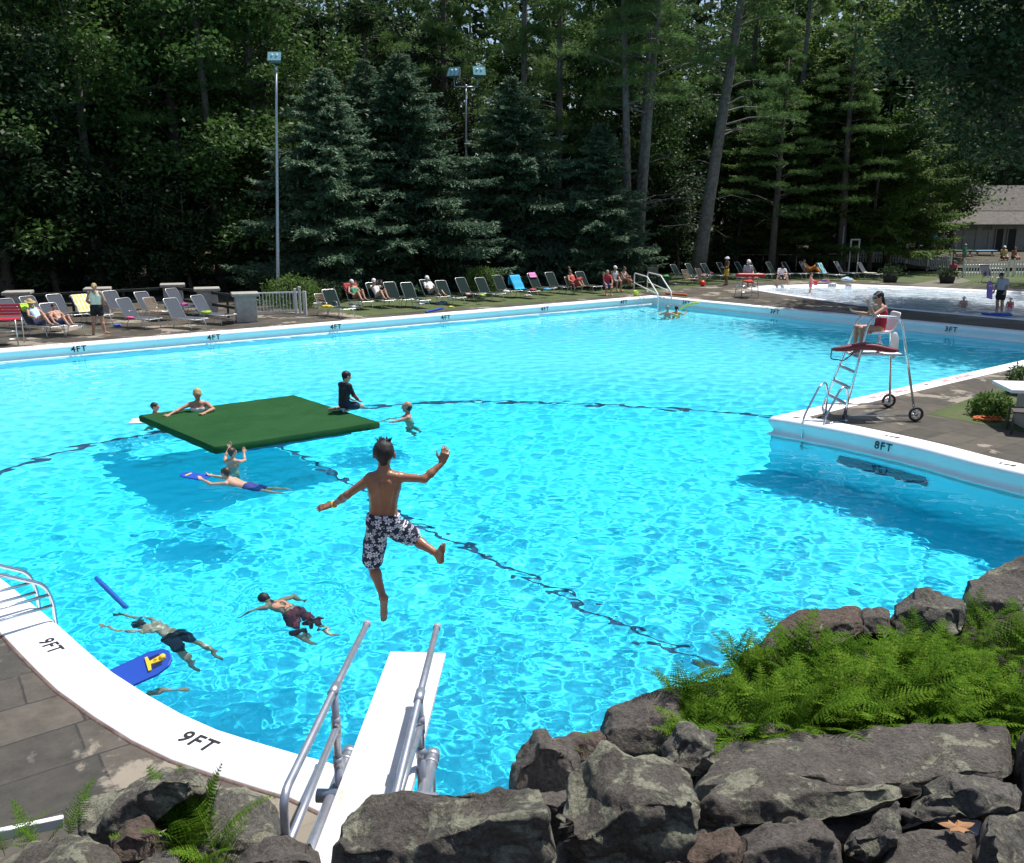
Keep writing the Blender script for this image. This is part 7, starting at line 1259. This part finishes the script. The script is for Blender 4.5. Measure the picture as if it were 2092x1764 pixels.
recl('child lying back on a blue towel with knees up in the left group', 'L4', s=.85, sk='mid', hair='dark', wear=[('short', (.02, .16, .4))], dy=.12)
recl('person in a green swimsuit and pink cap reclining on a dark lounger', 'M1', dict(knL=(-.1, .55, .78), anL=(-.1, .78, .45)), sk='mid', hair='brown', hat=('cap', (.72, .55, .62)), wear=[('suit', (.03, .22, .12))])
recl('person in a white cap reading with a book, knees raised, on a dark lounger', 'M2', dict(elL=(-.26, .02, .85), elR=(.26, .02, .85), wrL=(-.14, .2, 1.02), wrR=(.14, .2, 1.02)), sk='mid', hair='brown', hat=('cap', (.74, .72, .70)), wear=[('tee', (.62, .6, .6)), ('shorts', (.45, .4, .32))], dy=.05)
mb = MB(); mb.box((-.09, 0, 0), (.17, .02, .24), 0); mb.box((.09, .0, 0), (.17, .022, .24), 0); o = mb.build('book', C('book', (.05, .045, .05), .7), None, bevel=.004); o.matrix_world = on_lounger('M2', .30, 0, 1.06); tag(o, 'dark book held up by the reading person', 'book')
recl('person in a white shirt and white cap reclining with bent knees on a dark lounger', 'M5', dict(knL=(-.12, .58, .74), anL=(-.12, .98, .44), ftL=(-.12, 1.16, .42), elR=(.26, .0, .68), wrR=(.16, .24, .64)), sk='mid', hair='dark', hat=('cap', (.76, .75, .72)), wear=[('tee', (.76, .76, .74)), ('shorts', (.3, .3, .28))])
person('person wrapped in a red blanket lying in the tan armed chair', {**{k: (v[0], v[1] * .9 + .05, v[2] + .02) for k, v in RECL.items() if k not in ('look', 'up')}, 'elL': (-.22, -.35, 1.0), 'wrL': (-.1, -.3, 1.22)}, None, base=RECL, M4=Matrix.Translation(LNG['C2'].location) @ Matrix.Rotation(LNG['C2'].rotation_euler[2], 4, 'Z'), sk='mid', hair='brown', wear=[('wrapall', (.42, .05, .04))])
def seat(label, px, py, f, J={}, dz=0.0, **k): p = G(px, py); return person(label, J, (p[0], p[1], DZ + dz), face_to(*f), base=SIT, **k)
seat('person in a red shirt sitting bent forward near the white ladder', 1238, 603, (.2, -1), dict(hd=(0, .17, 1.12), ch=(0, .08, .86), nk=(0, .12, 1.0), shL=(-.17, .09, .95), shR=(.17, .09, .95), elL=(-.22, .3, .7), elR=(.22, .3, .7), wrL=(-.15, .46, .5), wrR=(.15, .46, .5)), sk='mid', hair='grey', wear=[('tee', (.45, .03, .05)), ('shorts', (.04, .1, .35))])
seat('person in a white tank top and cap sitting behind the person in the red shirt', 1254, 597, (.45, -.8), dz=.05, sk='mid', hair='brown', hat=('cap', (.7, .68, .68)), wear=[('tank', (.7, .7, .7)), ('shorts', (.1, .1, .12))])
seat('person hugging bent knees on the foot of the lounger near the white ladder', 1272, 596, (.6, -.6), dict(pel=(0, 0, .50), knL=(-.1, .36, .78), knR=(.1, .36, .78), anL=(-.1, .5, .42), anR=(.1, .5, .42), ftL=(-.1, .66, .38), ftR=(.1, .66, .38), wrL=(-.05, .5, .62), wrR=(.05, .5, .62), elL=(-.24, .26, .72), elR=(.24, .26, .72)), sk='tan', hair='dark', wear=[('tank', (.55, .5, .5)), ('shorts', (.1, .08, .08))])
person('person in a white and blue sun hat and yellow clothes standing by the dark loungers', dict(wrL=(-.2, .3, 1.1), elL=(-.26, .08, 1.12)), G(1483, 584), face_to(-.9, -.2), .95, 'brown', 'dark', 'none', [('tank', (.12, .06, .04)), ('shorts', (.62, .42, .04))], .013, hat=('sun', (.6, .68, .75)))
st = V(*S.objects['lifeguard_stand'].location); person('lifeguard in a grey shirt and white cap sitting on the low stand', {k: (v[0], v[1], v[2] + .50) for k, v in SIT.items() if k not in ('look', 'up')}, (st[0], st[1] + .05, DZ), face_to(.1, -1), 1.0, 'mid', 'brown', 'none', [('tee', (.32, .34, .36)), ('shorts', (.42, .02, .03))], .013, base=SIT, hat=('cap', (.74, .74, .76)))
o = seat('person in a white shirt sitting bent over on the side of a lounger', 1594, 583, (-.1, -1), dict(hd=(0, .30, .98), nk=(0, .2, .96), ch=(0, .12, .82), wa=(0, .02, .66), shL=(-.18, .17, .90), shR=(.18, .17, .90), elL=(-.26, .34, .68), elR=(.26, .34, .68), wrL=(-.14, .5, .5), wrR=(.14, .5, .5), knL=(-.26, .42, .52), knR=(.26, .42, .52), anL=(-.34, .5, .09), anR=(.34, .5, .09), ftL=(-.4, .66, .03), ftR=(.4, .66, .03), look=(0, .7, -.7)), sk='fair', hair='dark', wear=[('tee', (.72, .68, .72)), ('shorts', (.05, .06, .1))])
recl('person wrapped in an orange towel reclining on a pale grey lounger', 'R8', sk='fair', hair='brown', glasses=True, wear=[('wrap', (.62, .2, .02)), ('tank', (.5, .3, .12))])
# --- the wading pool
person('child in a pink swimsuit wading with a red bucket', dict(elR=(.26, .12, 1.18), wrR=(.3, .32, 1.12), elL=(-.24, .1, 1.15), wrL=(-.1, .25, 1.1)), G(1654, 605, .09), face_to(.8, -.4), .72, 'fair', 'brown', 'short', [('suit', (.72, .16, .22)), ('short', (.72, .16, .22))], .011, 1.0)
mb = MB(); mb.lathe([(.08, 0), (.13, .2), (.14, .22), (.12, .2), (.07, .03)], 14); o = mb.build('bucket', C('red_bucket', (.65, .03, .05), .4), None, True); o.location = D(1666, 583, 44.8); tag(o, 'red bucket carried by the child in pink', 'bucket')
mp = G(2040, 642, .10); person('man in grey shirt and dark shorts standing in the wading pool', dict(ch=(0, .03, 1.27), nk=(0, .06, 1.43), hd=(0, .14, 1.55), elL=(-.24, .02, 1.12), wrL=(-.25, .18, .92), elR=(.24, .02, 1.12), wrR=(.2, .2, .92), look=(0, 1, -.6)), mp, face_to(-.85, -.5), 1.06, 'mid', 'brown', 'short', [('tee', (.40, .43, .48)), ('shorts', (.015, .015, .018))], .012, 1.1)
kickboard(tuple(D(2022, 593, 36.3)), (1.35, .2, .5), 'purple kickboard in the hand of the man in the grey shirt', C('purple_foam', (.16, .08, .42), .5), .85)
person('toddler in a white hat and dark swimsuit sitting in the wading pool', {k: (v[0], v[1], v[2] - .4) for k, v in SIT.items() if k not in ('look', 'up')}, G(1967, 634, .12), face_to(-.6, -.8), .68, 'fair', 'brown', 'none', [('short', (.02, .02, .03))], .011, 1.05, base={**SIT, 'anL': (-.2, .75, .06), 'anR': (.2, .75, .06)}, hat=('sun', (.72, .7, .72)))
kickboard(tuple(G(2036, 642, DZ - .03)), (0, 0, 1.2), 'blue board floating at the feet of the man in the wading pool', M['blue_foam'], 1.3)
person('toddler in pink half hidden behind the man in the wading pool', {k: (v[0], v[1], v[2] - .4) for k, v in SIT.items() if k not in ('look', 'up')}, G(2062, 634, .12), face_to(-.5, -.8), .62, 'fair', 'blond', 'none', [('suit', (.6, .1, .15))], .011, 1.05, base={**SIT, 'anL': (-.2, .75, .06), 'anR': (.2, .75, .06)}, hat=('sun', (.7, .55, .6)))
# --- by the bathhouse
for px, py, Y, l, J, sk, hair, wear, hat, s in ((1907, 521, 70, 'person in a turquoise top and white trousers by the blue covered table', {}, 'mid', 'brown', [('tee', (.06, .35, .5)), ('shorts', (.65, .65, .65))], None, 1), (1923, 520, 71, 'person in pale clothes standing beside the person in turquoise', {}, 'fair', 'brown', [('tee', (.4, .34, .3)), ('shorts', (.25, .22, .2))], None, 1.03), (1944, 523, 70, 'tall person in a pale hat and grey dress near the bathhouse corner', {}, 'mid', 'dark', [('dress', (.16, .17, .19))], ('sun', (.66, .62, .55)), 1.04), (1968, 538, 69, 'child in a green top behind the picket fence', {}, 'fair', 'brown', [('tee', (.05, .4, .2)), ('shorts', (.1, .2, .15))], ('sun', (.6, .5, .4)), .85),
        (2047, 541, 70, 'person in a yellow shirt and white cap sitting in front of the bathhouse', SIT, 'mid', 'dark', [('tee', (.5, .42, .14)), ('shorts', (.1, .1, .1))], ('cap', (.75, .75, .75)), 1.1), (2068, 541, 70.5, 'person in a brown top sitting beside the person in yellow', SIT, 'mid', 'dark', [('tee', (.2, .09, .04)), ('shorts', (.1, .1, .1))], None, 1.05), (1944, 572, 60, 'person in a dark pink top sitting at the end of the picket fence', SIT, 'tan', 'dark', [('tee', (.35, .05, .12)), ('shorts', (.05, .05, .07))], None, 1.0)):
    person(l, {k: v for k, v in J.items()}, D(px, py, Y), face_to(random.uniform(-.5, .5), -1), s, sk, hair, 'short', wear, .016, 1.05, hat=hat)
for o in RECV: o.cycles.is_caustics_receiver = True
